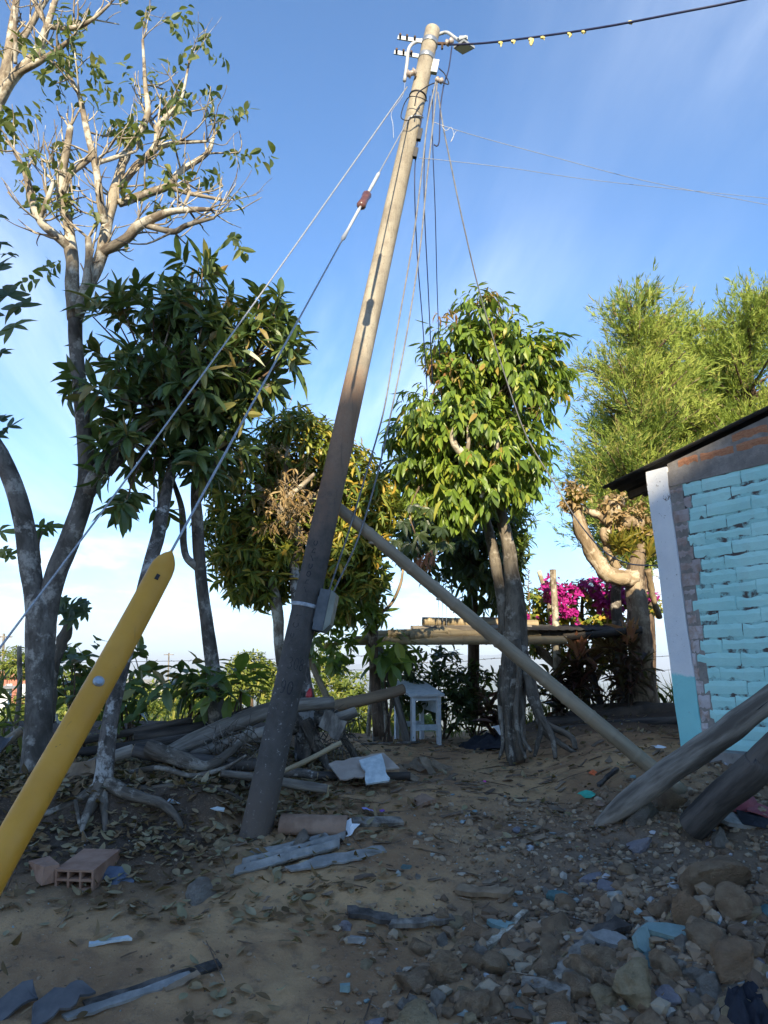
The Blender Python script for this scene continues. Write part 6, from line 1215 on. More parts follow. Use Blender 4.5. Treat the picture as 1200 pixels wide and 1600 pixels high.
# ------------------------------------------------------------------ debris around the pole foot
M_CLAY = m_simple("clay_brown", (.20, .125, .085), (.29, .19, .135), 7, .9, .5, 50, .005); M_CLAYB = m_simple("clay_block", (.25, .14, .095), (.33, .20, .14), 8, .92, .5, 45, .006)
M_ASB = m_simple("fibre_cement", (.19, .185, .175), (.31, .30, .28), 9, .9, .5, 40, .005); M_TEALB = m_simple("teal_flakes", (.15, .225, .22), (.21, .29, .28), 9, .9, .5, 40, .006); M_LILAC = m_simple("lilac_plaster", (.42, .39, .47), (.55, .52, .58), 9, .9, .5, 40, .006)
# curved clay tile (half tube) with paper beside it
a, b = gpx(440, 1300)+np.array([0, 0, .0]), gpx(537, 1303); mm = MB(); K = 13; V = []; d = unit(b-a); sd = unit(np.cross(d, (0, 0, 1))); R_ = .105
for th_ in (0, .014):
    for e in (a, lerp(a, b, .33), lerp(a, b, .66), b+d*.03):
        for k_ in range(K): an = lerp(-.15, math.pi+.15, k_/(K-1)); V.append(e+np.array([0, 0, .02])+(sd*math.cos(an)+np.array([0, 0, 1])*math.sin(an))*(R_-th_))
F = []; N4 = 4*K
for i_ in range(3):
    for k_ in range(K-1): q = i_*K+k_; F += [[q, q+1, q+K+1, q+K], [N4+q, N4+q+K, N4+q+K+1, N4+q+1]]
for i_ in (0, 3):
    for k_ in range(K-1): q = i_*K+k_; F.append([q, N4+q, N4+q+1, q+1])
for i_ in range(3):
    for k_ in (0, K-1): q = i_*K+k_; F.append([q, q+K, N4+q+K, N4+q])
mm.add(V, F); solo("roof_tile", "half-round brown clay roof tile lying right of the pole foot", "roof tile", mm, M_CLAY, smooth=True)
scrap("paper_scrap", "crumpled bluish white paper at the open end of the clay tile", "paper", gpx(546, 1305)+np.array([0, 0, .05]), (.05, .06), 4, M_PAPER, (.2, -1, .5))
# broken corrugated fibre cement pieces
a = gpx(360, 1378)+np.array([0, 0, .03]); b = gpx(528, 1335)+np.array([0, 0, .05]); mm = MB(); sheet(mm, a, np.array([.07, .30, .05])*1.0, b-a, 24, 10, .024, .11, .008); v = mm.v[0]; v += .012*np.stack([fbm(v[:, 0]*9, v[:, 1]*9, v[:, 2]*3+k_) for k_ in range(3)], -1)
solo("corrugated_piece", "long broken piece of grey corrugated sheet in front of the pole", "sheet", mm, M_ASB, smooth=True)
mm = MB(); a = gpx(385, 1345)+np.array([0, 0, .02]); sheet(mm, a, np.array([.02, .13, .02]), gpx(450, 1340)+np.array([0, 0, .04])-a, 10, 6, .01, .09, .008); solo("corrugated_piece", "small grey corrugated fragment at the foot of the leaning pole", "sheet", mm, M_ASB, smooth=True)
mm = MB(); a = gpx(455, 1365)+np.array([0, 0, .015]); plank(mm, a, gpx(600, 1328)+np.array([0, 0, .03]), .10, .012, (0, -.3, 1), 10, .25, .02, 8); solo("sheet_strip", "ragged grey strip just in front of the broken corrugated sheet", "sheet", mm, M_ASB)
# loose boards right of the pile
mm = MB(); plank(mm, P(522, 1205, 6.9), P(612, 1190, 7.1), .30, .012, (0, -.42, .9), 8, .10, .01, 5); solo("cardboard_panel", "bent beige panel lying on the dark timber", "board", mm, m_simple("beige_board", (.34, .28, .24), (.44, .37, .31), 6, .9, .3, 30, .004))
mm = MB(); plank(mm, P(580, 1186, 7.0), P(592, 1226, 6.75), .19, .018, (0, -.45, .9), 8, .10, .015, 6); solo("painted_board", "pale blue-white board with split end across the beige panel", "board", mm, M_WHITEP2)
mm = MB(); plank(mm, gpx(552, 1292)+np.array([0, 0, .03]), gpx(630, 1290)+np.array([0, 0, .03]), .09, .035, (0, -.4, 1), 8, .12, 0, 7); solo("plank", "weathered plank lying right of the clay tile", "plank", mm, M_WOODG)
mm = MB(); plank(mm, gpx(262, 1262)+np.array([0, 0, .05]), gpx(350, 1272)+np.array([0, 0, .03]), .035, .012, (0, -.5, 1), 5, .05, 0, 7); solo("plastic_strip", "thin white strip lying on the leaf litter left of the pole", "strip", mm, M_WHITEP2)
mm = MB(); plank(mm, gpx(565, 1165), gpx(655, 1162), .07, .02, (0, 0, 1), 6, .1, 0, 2); o = solo("plank", "pale thin plank on the ground in front of the white table", "plank", mm, M_WOODG); o.location.z += .02
# hollow clay block with open cells, and a solid brick
hbq = gpx(115, 1392); hy = math.radians(20); fx = np.array([math.cos(hy), -math.sin(hy)*.4, 0]); fx = unit(np.array([1, -.10, 0])); fy = unit(np.array([.10, 1, .12])); 
hc = thing("hollow_block", "hollow clay building block with open cells facing the viewer", "block", hbq); bw, bh, bl = .25, .125, .36; o_ = hbq-fx*bw/2-fy*0+np.array([0, 0, .0])
mm = MB(); wt = .014; ez = unit(np.array([0, -.12, 1.0])); 
def slab(mb, x0, x1, z0_, z1): hexa(mb, o_+fx*(x0+x1)/2+ez*(z0_+z1)/2+fy*bl/2, fx*(x1-x0)/2, fy*bl/2, ez*(z1-z0_)/2)
for z_ in (0, bh/2-wt/2, bh-wt): slab(mm, 0, bw, z_, z_+wt)
for k_ in range(4):
    x_ = k_*(bw-wt)/3
    for z_ in (0, 1): slab(mm, x_, x_+wt, wt+.0005 if z_ == 0 else bh/2+wt/2+.0005, bh/2-wt/2-.0005 if z_ == 0 else bh-wt-.0005)
obj("shell", mm, M_CLAYB, hc); mm = MB(); hexa(mm, o_+fx*bw/2+fy*(bl-.02)+ez*bh/2, fx*(bw/2-.002), fy*.01, ez*(bh/2-.002)); obj("back", mm, M_CLAYB, hc)
q = gpx(62, 1378); mm = MB(); d1 = unit(np.array([.6, -.75, .0])); d2 = np.array([-d1[1], d1[0], 0]); hexa(mm, q+np.array([0, .06, .055]), d1*.14, d2*.055, unit(np.array([.0, .1, 1]))*.05); v = mm.v[0]; v += rng.normal(0, .006, v.shape); solo("clay_brick", "solid clay brick lying left of the hollow block", "brick", mm, M_CLAYB)
scrap("blue_plastic", "crumpled blue plastic scrap right of the hollow block", "plastic", gpx(172, 1375)+np.array([0, 0, .03]), (.13, .07), 6, m_simple("blue_plastic", (.06, .08, .12), (.10, .125, .175), 9, .5, .3), (.2, -.6, 1), 11)
for k_, (px_, py_, w, lab) in enumerate([(25, 1575, .2, "leftmost dark blue sheet scrap in the bottom left corner"), (110, 1572, .22, "dark blue splintered sheet second from the bottom left corner")]):
    mm = MB(); a = gpx(px_-60, py_+25)+np.array([0, 0, .02]); b = gpx(px_+30, py_-12)+np.array([0, 0, .04]); plank(mm, a, b, w*.55, .012, (0, -.4, 1), 8, .25, .02, 30+k_); solo("sheet_scrap", lab, "sheet", mm, M_NAVY)
for k_, (a_, b_, w, lab, mt) in enumerate([((100, 1598), (300, 1528), .06, "long splintered grey slat across the bottom left ground", M_ASB), ((130, 1575), (340, 1512), .07, "dark rotten slat behind the splintered grey slat", M_WOODD), ((255, 1552), (312, 1530), .045, "short tan splinter beside the long slat", M_WOODB), ((140, 1478), (205, 1474), .03, "thin pale strip among the leaves left of centre", M_WHITEP2)]):
    mm = MB(); plank(mm, gpx(*a_)+np.array([0, 0, .015]), gpx(*b_)+np.array([0, 0, .02]), w, .014, (0, -.2, 1), 10, .2, .008, 40+k_); solo("broken_lath", lab, "lath", mm, mt)

# ------------------------------------------------------------------ rubble
def rock_mesh(seed, sub=3, rough=.5, flat=(1, 1, .8), cuts=8):
    r_ = np.random.default_rng(seed); sub = 2 if seed % 3 else 3; bm = bmesh.new(); bmesh.ops.create_icosphere(bm, subdivisions=sub, radius=1); v = np.array([x.co[:] for x in bm.verts]); f = np.array([[q_.index for q_ in x.verts] for x in bm.faces]); bm.free()
    for _ in range(cuts):
        n_ = unit(r_.normal(size=3)); d = v @ n_; lim = r_.uniform(.4, .75); v = v-np.outer(np.maximum(d-lim, 0)*.9, n_)
    v = v*(1+rough*fbm(v[:, 0]*1.6+seed, v[:, 1]*1.6, v[:, 2]*1.6, 3)[:, None]*.5+.10*fbm(v[:, 0]*5+seed, v[:, 1]*6, v[:, 2]*6, 3)[:, None]); v = v*np.asarray(flat); mb = MB(); mb.add(v, f); return mb.mesh("stone")
def m_stone(name, c1, c2, dust=(.20, .17, .14)):
    t = NT(name); n1 = t.noise(2.2, 6, .65); n2 = t.noise(11, 5, .7); c = t.mix(t.rng(n1, .35, .65), c1, c2); c = t.mix(t.rng(n2, .55, .7, 0, .6), c, dust); v_ = t.objrand()
    c = t.mix(t.math('MULTIPLY', v_, .35), c, (.20, .16, .125)); return t.done(c, .95, t.bump(n2, 1.0, .22, t.bump(t.noise(30, 4, .7), .8, .06)), 0, .12)
S_EARTH = m_stone("clod_earth", (.38, .25, .155), (.52, .365, .23), (.46, .35, .235)); S_TAN = m_stone("clod_tan", (.48, .36, .21), (.60, .46, .28), (.40, .31, .21)); S_RUST = m_stone("clod_rust", (.42, .26, .15), (.54, .34, .20), (.36, .26, .18)); S_GREY = m_stone("stone_grey", (.32, .275, .23), (.44, .39, .33), (.40, .33, .26)); S_TEAL = m_stone("stone_teal", (.15, .29, .30), (.22, .38, .39), (.2, .2, .18)); S_LIL = m_stone("stone_lilac", (.40, .37, .42), (.52, .49, .53), (.3, .27, .27))
def rocks(mat, seeds, **k):
    o_ = []
    for s_ in seeds: me = rock_mesh(s_, **k); me.materials.append(mat); o_.append(me)
    return o_
RV = {'e': rocks(S_EARTH, range(50, 58)), 't': rocks(S_TAN, range(60, 64)), 'r': rocks(S_RUST, range(64, 67)), 'g': rocks(S_GREY, range(67, 72)), 'c': rocks(S_TEAL, range(72, 76), flat=(1, .8, .4)), 'l': rocks(S_LIL, range(76, 79), flat=(1, .8, .5))}
rq = np.random.default_rng(33); taken = []
def stone(px_, py_, hw, k, label, flat=1.0, group=None, sink=.35):
    q = gpx(px_, py_); s = hw*np.linalg.norm(q-CAM)/np.linalg.norm(ray(px_, py_))/FPX*(1.2 if hw > 28 else 1.42); me = RV[k][int(rq.integers(len(RV[k])))]
    o = place("stone" if k in 'egtr' else "plaster_chunk", me, q+np.array([0, 0, s*.75*flat*sink]), (rq.normal(0, .25), rq.normal(0, .25), rq.uniform(0, 6.28)), (s, s*rq.uniform(.75, 1), s*flat))
    taken.append((px_, py_, hw)); return tag(o, label, "stone" if k in 'egtr' else "rubble", group)
for a in [(990, 1552, 40, 't', "large tan stone at the bottom of the heap, biggest near the bottom edge"), (1072, 1432, 32, 'r', "rounded rust-brown clod in the upper right of the heap"), (1150, 1515, 36, 'r', "big rust and tan clod near the right edge low in the heap"), (1100, 1478, 34, 'e', "brown clod between the two rust-brown clods"), (1143, 1428, 34, 'e', "grey-brown clod at the right edge of the heap top"), (1120, 1385, 50, 'e', "long dark earth lump at the right edge above the heap"), (998, 1330, 22, 'l', "lilac-white block lying alone in front of the logs"), (922, 1380, 17, 'l', "lilac rounded chunk at the top of the heap"), (945, 1395, 15, 'l', "flat whitish lilac chunk beside the rounded lilac one"), (868, 1405, 17, 'c', "pointed teal flake left of the lilac chunks"), (968, 1385, 9, 'c', "small teal-topped stone right of the lilac chunks"), (978, 1372, 18, 'e', "grey oblong stone behind the small teal stone"), (770, 1520, 25, 'e', "upright brown clod at the left end of the heap"), (692, 1535, 28, 'e', "dark clod left of the upright brown clod"), (650, 1545, 24, 'e', "dark earthen clod in the lower middle"), (735, 1580, 24, 'e', "rounded clod near the bottom edge, lower middle"), (685, 1565, 16, 'g', "grey stone wedged between the lower middle clods"), (1068, 1558, 16, 'l', "pale grey-white plaster piece right of the large tan stone"), (540, 1452, 14, 'l', "pale flat stone in the trodden ground at centre"), (318, 1396, 25, 'g', "rounded grey rock left of the corrugated sheet", .6), (470, 1322, 17, 'g', "rounded brown-grey rock in front of the clay tile"), (1003, 1278, 26, 'g', "cement lump between the leaning logs' feet"), (1045, 1262, 30, 'e', "earth-crusted lump under the dark log's end"), (1128, 1318, 16, 'g', "pale angular stone right of the path below the logs"), (1108, 1322, 8, 'l', "small white stone beside the pale angular stone"), (940, 1512, 25, 'e', "dark upright chunk in the middle of the heap"), (905, 1560, 28, 'e', "long dark clod left of the large tan stone"), (1040, 1515, 22, 'e', "dark clod above the large tan stone's right side"), (806, 1300, 8, 'l', "bluish white pebble on the path right of the clay tile"), (690, 1440, 14, 'e', "small clod in the trodden ground right of centre"), (345, 1325, 9, 't', "small tan stump of stone left of the pole foot")]:
    stone(*a)
# flat slabs with a teal painted face
for k_, (px_, py_, R_, tl, lab, mt) in enumerate([(1060, 1470, (.17, .055), (-.1, -.35, 1), "long flat slab with teal edge in the right of the heap", M_TEALB), (1010, 1488, (.065, .055), (.5, -1, .5), "triangular teal slab standing on edge", M_TEALB), (782, 1456, (.07, .035), (0, -.3, 1), "bright teal flake lying by a bleached stick", M_TEALB), (955, 1480, (.10, .05), (0, -.4, 1), "grey slab with teal rim left of the standing triangle", M_ASB), (560, 1480, (.05, .02), (0, 0, 1), "light tile fragment pressed in the trodden ground", M_ASB), (1150, 1290, (.18, .07), (.1, -.4, 1), "broad grey panel fragment lying below the maroon cap", M_ASB), (540, 1556, (.03, .02), (0, 0, 1), "small light blue flake at bottom centre", M_TEALB)]):
    scrap("wall_fragment", lab, "rubble", gpx(px_, py_)+np.array([0, 0, .05]), R_, 50+k_, mt, tl, 9, .03, 0, .05)
for k_, (a_, b_, w, lab, mt) in enumerate([((760, 1488), (822, 1440), .035, "bleached stick lying left of the heap", B_PALE), ((870, 1535), (930, 1480), .07, "splintered grey plank sloping through the heap", M_WOODG), ((900, 1482), (980, 1460), .08, "dark wood chunk above the splintered plank", M_WOODD), ((820, 1548), (890, 1572), .06, "pale splinter board at the lower left of the heap", M_WOODG), ((545, 1435), (620, 1452), .07, "dark rotten bark strip in the trodden ground", M_WOODD), ((610, 1455), (705, 1448), .05, "grey rotten strip right of the bark strip", M_WOODG), ((1060, 1300), (1140, 1262), .045, "tan thin board lying below the dark log", M_BAMBOO), ((715, 1395), (800, 1412), .07, "brown broken plank half buried above the heap", M_WOODB), ((935, 1232), (965, 1212), .03, "dark twig on the path near the bamboo prop", M_WOODD), ((650, 1262), (672, 1258), .12, "small beige clay fragment on the path right of the boards", M_CLAY)]):
    mm = MB(); plank(mm, gpx(*a_)+np.array([0, 0, .03]), gpx(*b_)+np.array([0, 0, .05]), w, .028, (0, -.3, 1), 10, .2, .01, 60+k_); solo("wood_piece", lab, "wood", mm, mt)
cap = thing("maroon_cap", "faded maroon cloth cap lying on rubble beside the wall", "cap", gpx(1155, 1262)); c_ = BASE[cap.name]+np.array([0, 0, .03]); u = np.linspace(0, 1, 7); mm = MB(); tube(mm, [c_+np.array([0, 0, -.04]), c_+np.array([0, 0, .02]), c_+np.array([.0, 0, .07]), c_+np.array([0, 0, .095])], [.13, .125, .09, .02], 14, 10, rough=.12, rfreq=9); M_MAR = m_simple("maroon_cloth", (.22, .06, .075), (.30, .10, .115), 9, .95, .4, 60, .003); obj("crown", mm, M_MAR, cap, smooth=True)
mm = MB(); plank(mm, c_+np.array([.02, -.10, -.01]), c_+np.array([.16, -.16, -.04]), .17, .008, (0, -.3, 1), 6, .05, .01, 1); obj("visor", mm, M_MAR, cap)
M_GRN = m_simple("green_plastic", (.03, .32, .24), (.06, .42, .33), 12, .5, .3); M_ORG = m_simple("orange_plastic", (.55, .10, .03), (.62, .15, .05), 12, .6, .2)
for k_, (px_, py_, R_, mt, nm, lab) in enumerate([(918, 1247, (.075, .035), M_GRN, "plastic_scrap", "green plastic scrap on the path left of the upper log"), (995, 1266, (.06, .03), M_GRN, "plastic_scrap", "green plastic scrap behind the upper log's foot"), (927, 1212, (.04, .03), M_ORG, "plastic_scrap", "orange scrap on the path near the bamboo prop"), (938, 1262, (.04, .03), M_CLAY, "clay_fragment", "reddish clay fragment beside the green scrap"), (1030, 1172, (.06, .02), M_PAPER, "paper_scrap", "white paper strip on the ground by the house corner"), (945, 1152, (.05, .025), M_PAPER, "paper_scrap", "whitish paper strip on the ground behind the bamboo prop"), (1135, 1238, (.09, .03), M_PAPER, "plastic_scrap", "white plastic bag scrap beside the maroon cap"), (573, 1270, (.05, .012), m_simple("violet_plastic", (.25, .24, .5), (.33, .32, .6), 9, .5, 0), "plastic_scrap", "bluish violet strip in the litter above the plank"), (596, 1273, (.022, .018), m_simple("purple_plastic", (.16, .06, .3), (.2, .09, .36), 9, .5, 0), "plastic_scrap", "small purple scrap in the litter above the plank"), (757, 1226, (.018, .012), m_simple("pink_plastic", (.5, .05, .3), (.6, .1, .4), 9, .5, 0), "plastic_scrap", "tiny pink scrap in the middle of the path"), (1100, 1300, (.10, .03), M_NAVY, "plastic_scrap", "dark blue plastic scrap below the tan board"), (1185, 1290, (.14, .08), M_CLOTH, "dark_rag", "black rag at the right edge below the maroon cap")]):
    scrap(nm, lab, "litter", gpx(px_, py_)+np.array([0, 0, .03]), R_, 80+k_, mt, (0, -.5, 1), 9, .003, 0, .25)
# more stones of the heap, alike: each its own object
cnt = 0; tries = 0
RUB = ["brown", "grey", "tan", "rust-brown", "teal-flecked", "pale lilac"]
while cnt < 300 and tries < 30000:
    tries += 1; py_ = 1290+325*rq.random()**.7; px_ = 560+650*rq.random()**.8; dens = sstep(620, 900, px_+(py_-1450)*1.1)*sstep(1340, 1470, py_)
    if rq.random() > dens+.03: continue
    hw = float(np.clip(rq.lognormal(2.45, .5), 5, 32))*(.45+.7*(py_-1290)/310)
    if any((px_-a)**2+((py_-b)*1.3)**2 < (hw*.52+c*.55)**2 for a, b, c in taken): continue
    k = rq.choice(list('eeeeeeegggttrcl')); kn = RUB['egtrcl'.index(k)]; sz = "fist-sized" if hw < 11 else "larger"
    where = ("near the bottom edge" if py_ > 1520 else "halfway up" if py_ > 1420 else "at the upper fringe")+(" on the right" if px_ > 1000 else " in the middle" if px_ > 800 else " on the left")
    lab = "%s %s chunk in the rubble heap %s" % (sz, kn, where); stone(px_, py_, hw, k, lab, 1.0, "loose rubble chunks, "+lab, .1); cnt += 1
# pebbles and crumbs
def lumpxy(N, r_):
    x = r_.uniform(-.2, 3.4, N); y = r_.uniform(3.1, 5.2, N); k = r_.random(N) < sstep(.1, 1.2, x+(4.4-y)*.5)*(1-sstep(4.5, 5.2, y)); return x[k], y[k]
def scatter_rocks(name, label, N, fn, mats, s_lo, s_hi, seed):
    r_ = np.random.default_rng(seed); x, y = fn(N, r_); z = gz(x, y); bm = bmesh.new(); bmesh.ops.create_icosphere(bm, subdivisions=1, radius=1); v = np.array([q_.co[:] for q_ in bm.verts]); f = np.array([[q_.index for q_ in w.verts] for w in bm.faces]); bm.free()
    n_ = len(x); s = s_lo*(s_hi/s_lo)**(r_.random(n_)**2.2); V = v[None]*(1+r_.normal(0, .22, (n_, len(v), 1)))*s[:, None, None]*np.stack([r_.uniform(.7, 1.3, n_), r_.uniform(.7, 1.3, n_), r_.uniform(.4, .9, n_)], -1)[:, None]
    a = r_.random(n_)*6.28; X = V[..., 0]*np.cos(a)[:, None]-V[..., 1]*np.sin(a)[:, None]; Y_ = V[..., 0]*np.sin(a)[:, None]+V[..., 1]*np.cos(a)[:, None]; V = np.stack([X+x[:, None], Y_+y[:, None], V[..., 2]+(z+s*.25)[:, None]], -1)
    mb = MB(); mb.add(V.reshape(-1, 3), (f[None]+(np.arange(n_)*len(v))[:, None, None]).reshape(-1, 3), rnd=np.repeat(r_.random(n_), len(v))); o = obj(name, mb, mats); o['kind'] = 'stuff'; return tag(o, label, "gravel")
t = NT("crumbs"); v_ = t.attr('rnd'); c = t.ramp(v_, [(0, (.13, .088, .06)), (.4, (.22, .152, .10)), (.75, (.32, .23, .15)), (.92, (.35, .28, .20)), (.95, (.36, .32, .27)), (.975, (.17, .26, .27)), (1, (.40, .38, .39))]); M_CRUMB = t.done(c, .95, t.bump(t.noise(60, 4), .5, .01), 0, .12)
def heapxy(N, r_):
    x = r_.uniform(-.4, 3.6, N); y = r_.uniform(2.9, 6.6, N); d = sstep(-.3, 1.4, x+.3*fbm(x*2, y*2, 0, 2)+(5-y)*.15)*(1-sstep(5.6, 6.7, y)*.75); k = r_.random(N) < d+.03; return x[k], y[k]
scatter_rocks("pebbles", "crumbs and pebbles of the demolition rubble at lower right", 13000, heapxy, M_CRUMB, .006, .034, 71)
scatter_rocks("rubble_lumps", "small broken lumps packed between the bigger chunks of the heap", 2600, lumpxy, M_CRUMB, .02, .062, 73)
scatter_rocks("grit", "fine scattered grit over the trodden yard", 7000, lambda N, r_: (r_.uniform(-3.5, 4.2, N), r_.uniform(2.6, 9.5, N)), M_CRUMB, .003, .013, 72)
# ------------------------------------------------------------------ leaf litter
rl = np.random.default_rng(44)
def litter(N, fn, name, label, L0, L1, mat):
    x, y = fn(N); z = gz(x, y); n_ = len(x); a = rl.random(n_)*6.28; L_ = rl.uniform(L0, L1, n_); mb = MB()
    leaves(mb, np.stack([x, y, z+.012+rl.random(n_)*.018], -1), np.stack([np.cos(a), np.sin(a), rl.normal(0, .22, n_)], -1), np.stack([rl.normal(0, .4, n_), rl.normal(0, .4, n_), np.ones(n_)], -1), L_, L_*rl.uniform(.35, .65, n_), 'oval', curl=rl.normal(-.2, 1.2, n_)); o = obj(name, mb, mat); o['kind'] = 'stuff'; return tag(o, label, "leaf litter")
def bankxy(N):
    x = rl.uniform(-4.2, .1, N); y = rl.uniform(4.6, 8.8, N); d = sstep(.2, -.9, x+.25*fbm(x*2, y*2, 1, 2))*(.25+.75*sstep(5.2, 6.0, y)); k = rl.random(N) < d; return x[k], y[k]
litter(13000, bankxy, "leaf_litter", "thick dry leaf litter on the bank around the leaning pole", .04, .11, L_DRY)
def sparsexy(N):
    x = rl.uniform(-3, 1.4, N); y = rl.uniform(2.8, 6.2, N); d = .05+1.1*np.clip(fbm(x*1.3, y*1.3, 6, 3)-.1, 0, 1)*sstep(.6, -.9, x); k = rl.random(N) < d; return x[k], y[k]
litter(5200, sparsexy, "leaf_litter", "scattered pale dry leaves on the trodden ground at lower left", .04, .10, L_DRY)
litter(900, lambda N: (rl.uniform(-.5, 3.4, N), rl.uniform(5.5, 10.5, N)), "leaf_litter", "sparse leaves and twigs on the path toward the table", .03, .09, L_DRY)
mm = MB()
for _ in range(240):
    x, y = rl.uniform(-3.6, 3.2), rl.uniform(3.0, 9.5); a = rl.random()*6.28; L_ = rl.uniform(.06, .4); q = onground(x, y, .012); e = onground(x+math.cos(a)*L_, y+math.sin(a)*L_, .012+rl.random()*.02); tube(mm, [q, lerp(q, e, .5)+rl.normal(0, .012, 3)*np.array([1, 1, .4]), e], [.003, .0045, .002], 4)
o = obj("twig_litter", mm, B_BROWN); o['kind'] = 'stuff'; tag(o, "fine twigs strewn over the yard", "twigs")
# tangle of fibrous roots and torn twigs over the pile
mm = MB(); rt_ = np.random.default_rng(91); tips = []
for _ in range(60): q = P(rt_.uniform(330, 420), rt_.uniform(1150, 1205), rt_.uniform(6.5, 6.9)); grow(mm, q, unit(rt_.normal(0, 1, 3)+np.array([0, -.5, -.1])), rt_.uniform(.1, .3), .006, 1, tips, .9, -.2, rt_, 4, 2)
for _ in range(40): q = P(rt_.uniform(490, 560), rt_.uniform(1120, 1170), rt_.uniform(7.6, 7.9)); grow(mm, q, unit(rt_.normal(0, 1, 3)+np.array([0, -.5, -.3])), rt_.uniform(.1, .3), .006, 1, tips, .9, -.2, rt_, 4, 2)
o = obj("root_tangle", mm, B_ROOT, smooth=True); o['kind'] = 'stuff'; tag(o, "tangle of fibrous roots and torn twigs over the log pile", "twigs")
# flat chips of bark and rotten wood trodden into the path
mm = MB(); rc_ = np.random.default_rng(93)
for _ in range(620):
    x, y = rc_.uniform(-1.4, 3.2), rc_.uniform(4.4, 9.6)
    if rc_.random() > .25+.75*sstep(-.1, .25, float(fbm(x*1.1, y*1.1, 5, 2))): continue
    a_ = rc_.normal(0, .5); L_ = rc_.uniform(.03, .16); q = onground(x, y, .008); e = onground(x+math.cos(a_)*L_, y+math.sin(a_)*L_, .010+rc_.random()*.02); plank(mm, q, e, rc_.uniform(.012, .05), .006, (rc_.normal(0, .25), rc_.normal(0, .25), 1), 3, .3, .004, int(rc_.integers(9999)))
o = obj("bark_chips", mm, m_simple("bark_chip", (.10, .07, .05), (.24, .175, .12), 5, .95, .4, 60, .004)); o['kind'] = 'stuff'; tag(o, "flat chips of bark and rotten wood on the path", "wood chips")
# large dry crumpled leaves by the boards
for k_, (px_, py_) in enumerate([(650, 1205), (672, 1210), (690, 1205), (640, 1218)]):
    scrap("dry_husk", ["leftmost", "second", "third", "rightmost"][[3, 0, 1, 2].index(k_)]+" big curled brown husk on the path edge right of the boards", "husk", gpx(px_, py_)+np.array([0, 0, .05]), (.15, .06), 130+k_, m_simple("husk%d" % k_, (.17, .125, .085), (.26, .20, .14), 9, .9, .4, 40, .006), (rq.normal(0, .4), -.7, .8), 10, .004, 0, .35)
# dark berm with stones at the foot of the far right trees
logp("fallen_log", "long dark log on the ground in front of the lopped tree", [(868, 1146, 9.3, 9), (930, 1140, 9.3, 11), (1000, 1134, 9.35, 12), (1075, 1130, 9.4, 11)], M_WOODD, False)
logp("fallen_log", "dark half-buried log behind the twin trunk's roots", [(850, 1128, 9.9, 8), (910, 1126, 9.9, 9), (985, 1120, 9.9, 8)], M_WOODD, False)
heap("earth_mound", "low dark earth mound at the foot of the lopped tree", "mound", onground(P(1005, 1118, 10.0)[0], 10.0), (.8, .35), .10, m_simple("dark_soil", (.06, .045, .035), (.10, .075, .055), 5, .95, .6, 30, .02), 7, 24, 3.0)

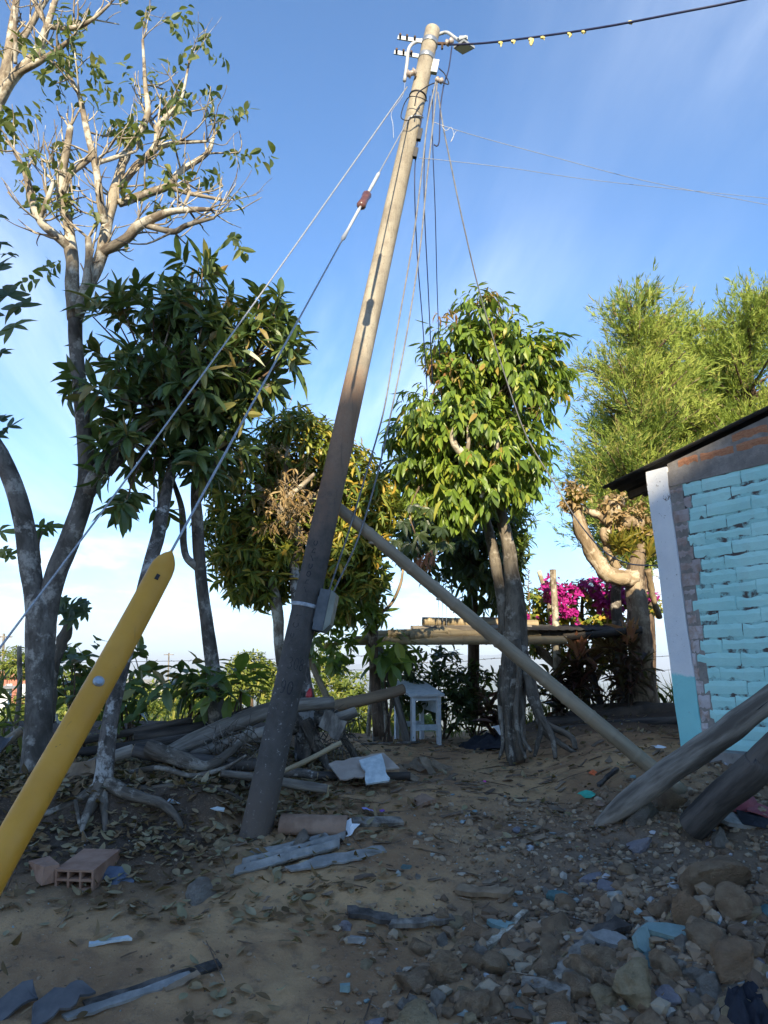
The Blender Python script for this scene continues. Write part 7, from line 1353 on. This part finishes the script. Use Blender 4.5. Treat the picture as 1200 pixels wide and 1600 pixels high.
# ------------------------------------------------------------------ far houses
def farhouse(label, px_, py_b, Y, wpx_, hpx, roof_c, wall_c, seed, doors):
    c = P(px_, py_b, Y); s = np.linalg.norm(c-CAM)/np.linalg.norm(ray(px_, py_b))/FPX; w, h_ = wpx_*s, hpx*s; hs = thing("far_house", label, "house", c); d = w*.55; g_ = min(float(gz(c[0], Y)), c[2])-.5; mm = MB(); hexa(mm, (c[0], Y+d/2, (g_+c[2]+h_)/2), (w/2, 0, 0), (0, d/2, 0), (0, 0, (c[2]+h_-g_)/2)); obj("wall", mm, wall_c, hs)
    mm = MB(); e = .3; z1 = c[2]+h_; rz = z1+w*.12; Y0, Y1 = Y-e, Y+d+e; x0, x1 = c[0]-w/2-e, c[0]+w/2+e; mm.add([(x0, Y0, z1-.05), (x1, Y0, z1-.05), (x1, (Y0+Y1)/2, rz), (x0, (Y0+Y1)/2, rz), (x0, Y1, z1-.05), (x1, Y1, z1-.05)], [[0, 1, 2, 3], [3, 2, 5, 4]], [[0, 3, 4], [1, 5, 2]], [0, 4, 5, 1]); obj("roof", mm, roof_c, hs)
    for dx, dz, ww, wh in doors: mm = MB(); hexa(mm, (c[0]+dx*w, Y-.03, c[2]+dz*h_), (ww*w, 0, 0), (0, .05, 0), (0, 0, wh*h_)); obj("window", mm, M_PAPER if dz < .6 else M_DARKWOOD, hs)
M_RW = m_simple("house_red", (.35, .13, .10), (.42, .18, .13), 1, .9, 0)
farhouse("distant reddish house with brown tiled roof at the left edge", 20, 1090, 45, 70, 32, M_TILE, M_RW, 1, [(-.1, .35, .07, .3), (.28, .35, .12, .3)])
farhouse("distant low white house between the yellow guard and the mottled trunk", 222, 1092, 55, 62, 22, M_ASB, M_PLASTER, 2, [(.2, .5, .05, .25)])
farhouse("distant white hut low at the left edge below the reddish house", 0, 1115, 30, 20, 40, M_ASB, M_PAPER, 3, [])
for (px_, Y_, t_, lab) in [(262, 120, 1020, "thin distant utility pole with crossarm left of the mottled trunk"), (4, 70, 990, "distant utility pole at the left picture edge")]:
    a, b = P(px_, 1095, Y_), P(px_+2, t_, Y_); fp = thing("far_utility_pole", lab, "utility pole", a); mm = MB(); tube(mm, [a-np.array([0, 0, 2]), b], [.16, .11], 8); obj("shaft", mm, M_WOODG, fp); mm = MB(); bar(mm, b-np.array([.8, 0, .3]), b+np.array([.8, 0, -.3]), .12, .12); obj("crossarm", mm, M_WOODG, fp)

# ------------------------------------------------------------------ air
if HAZE:
    mm = MB(); hexa(mm, (0, 23500, -150), (47000, 0, 0), (0, 25500, 0), (0, 0, 700)); hz_ = obj("haze", mm, None); hz_.data.materials.clear()
    hm = bpy.data.materials.new("haze_air"); hm.use_nodes = True; nt = hm.node_tree; nt.nodes.clear(); out = nt.nodes.new('ShaderNodeOutputMaterial'); pv_ = nt.nodes.new('ShaderNodeVolumePrincipled'); pv_.inputs['Color'].default_value = (.82, .9, 1, 1); pv_.inputs['Density'].default_value = .00013; pv_.inputs['Anisotropy'].default_value = 0.0; nt.links.new(pv_.outputs[0], out.inputs['Volume'])
    hz_.data.materials.append(hm); hz_['kind'] = 'stuff'; tag(hz_, "pale blue haze over the far valley", "haze")
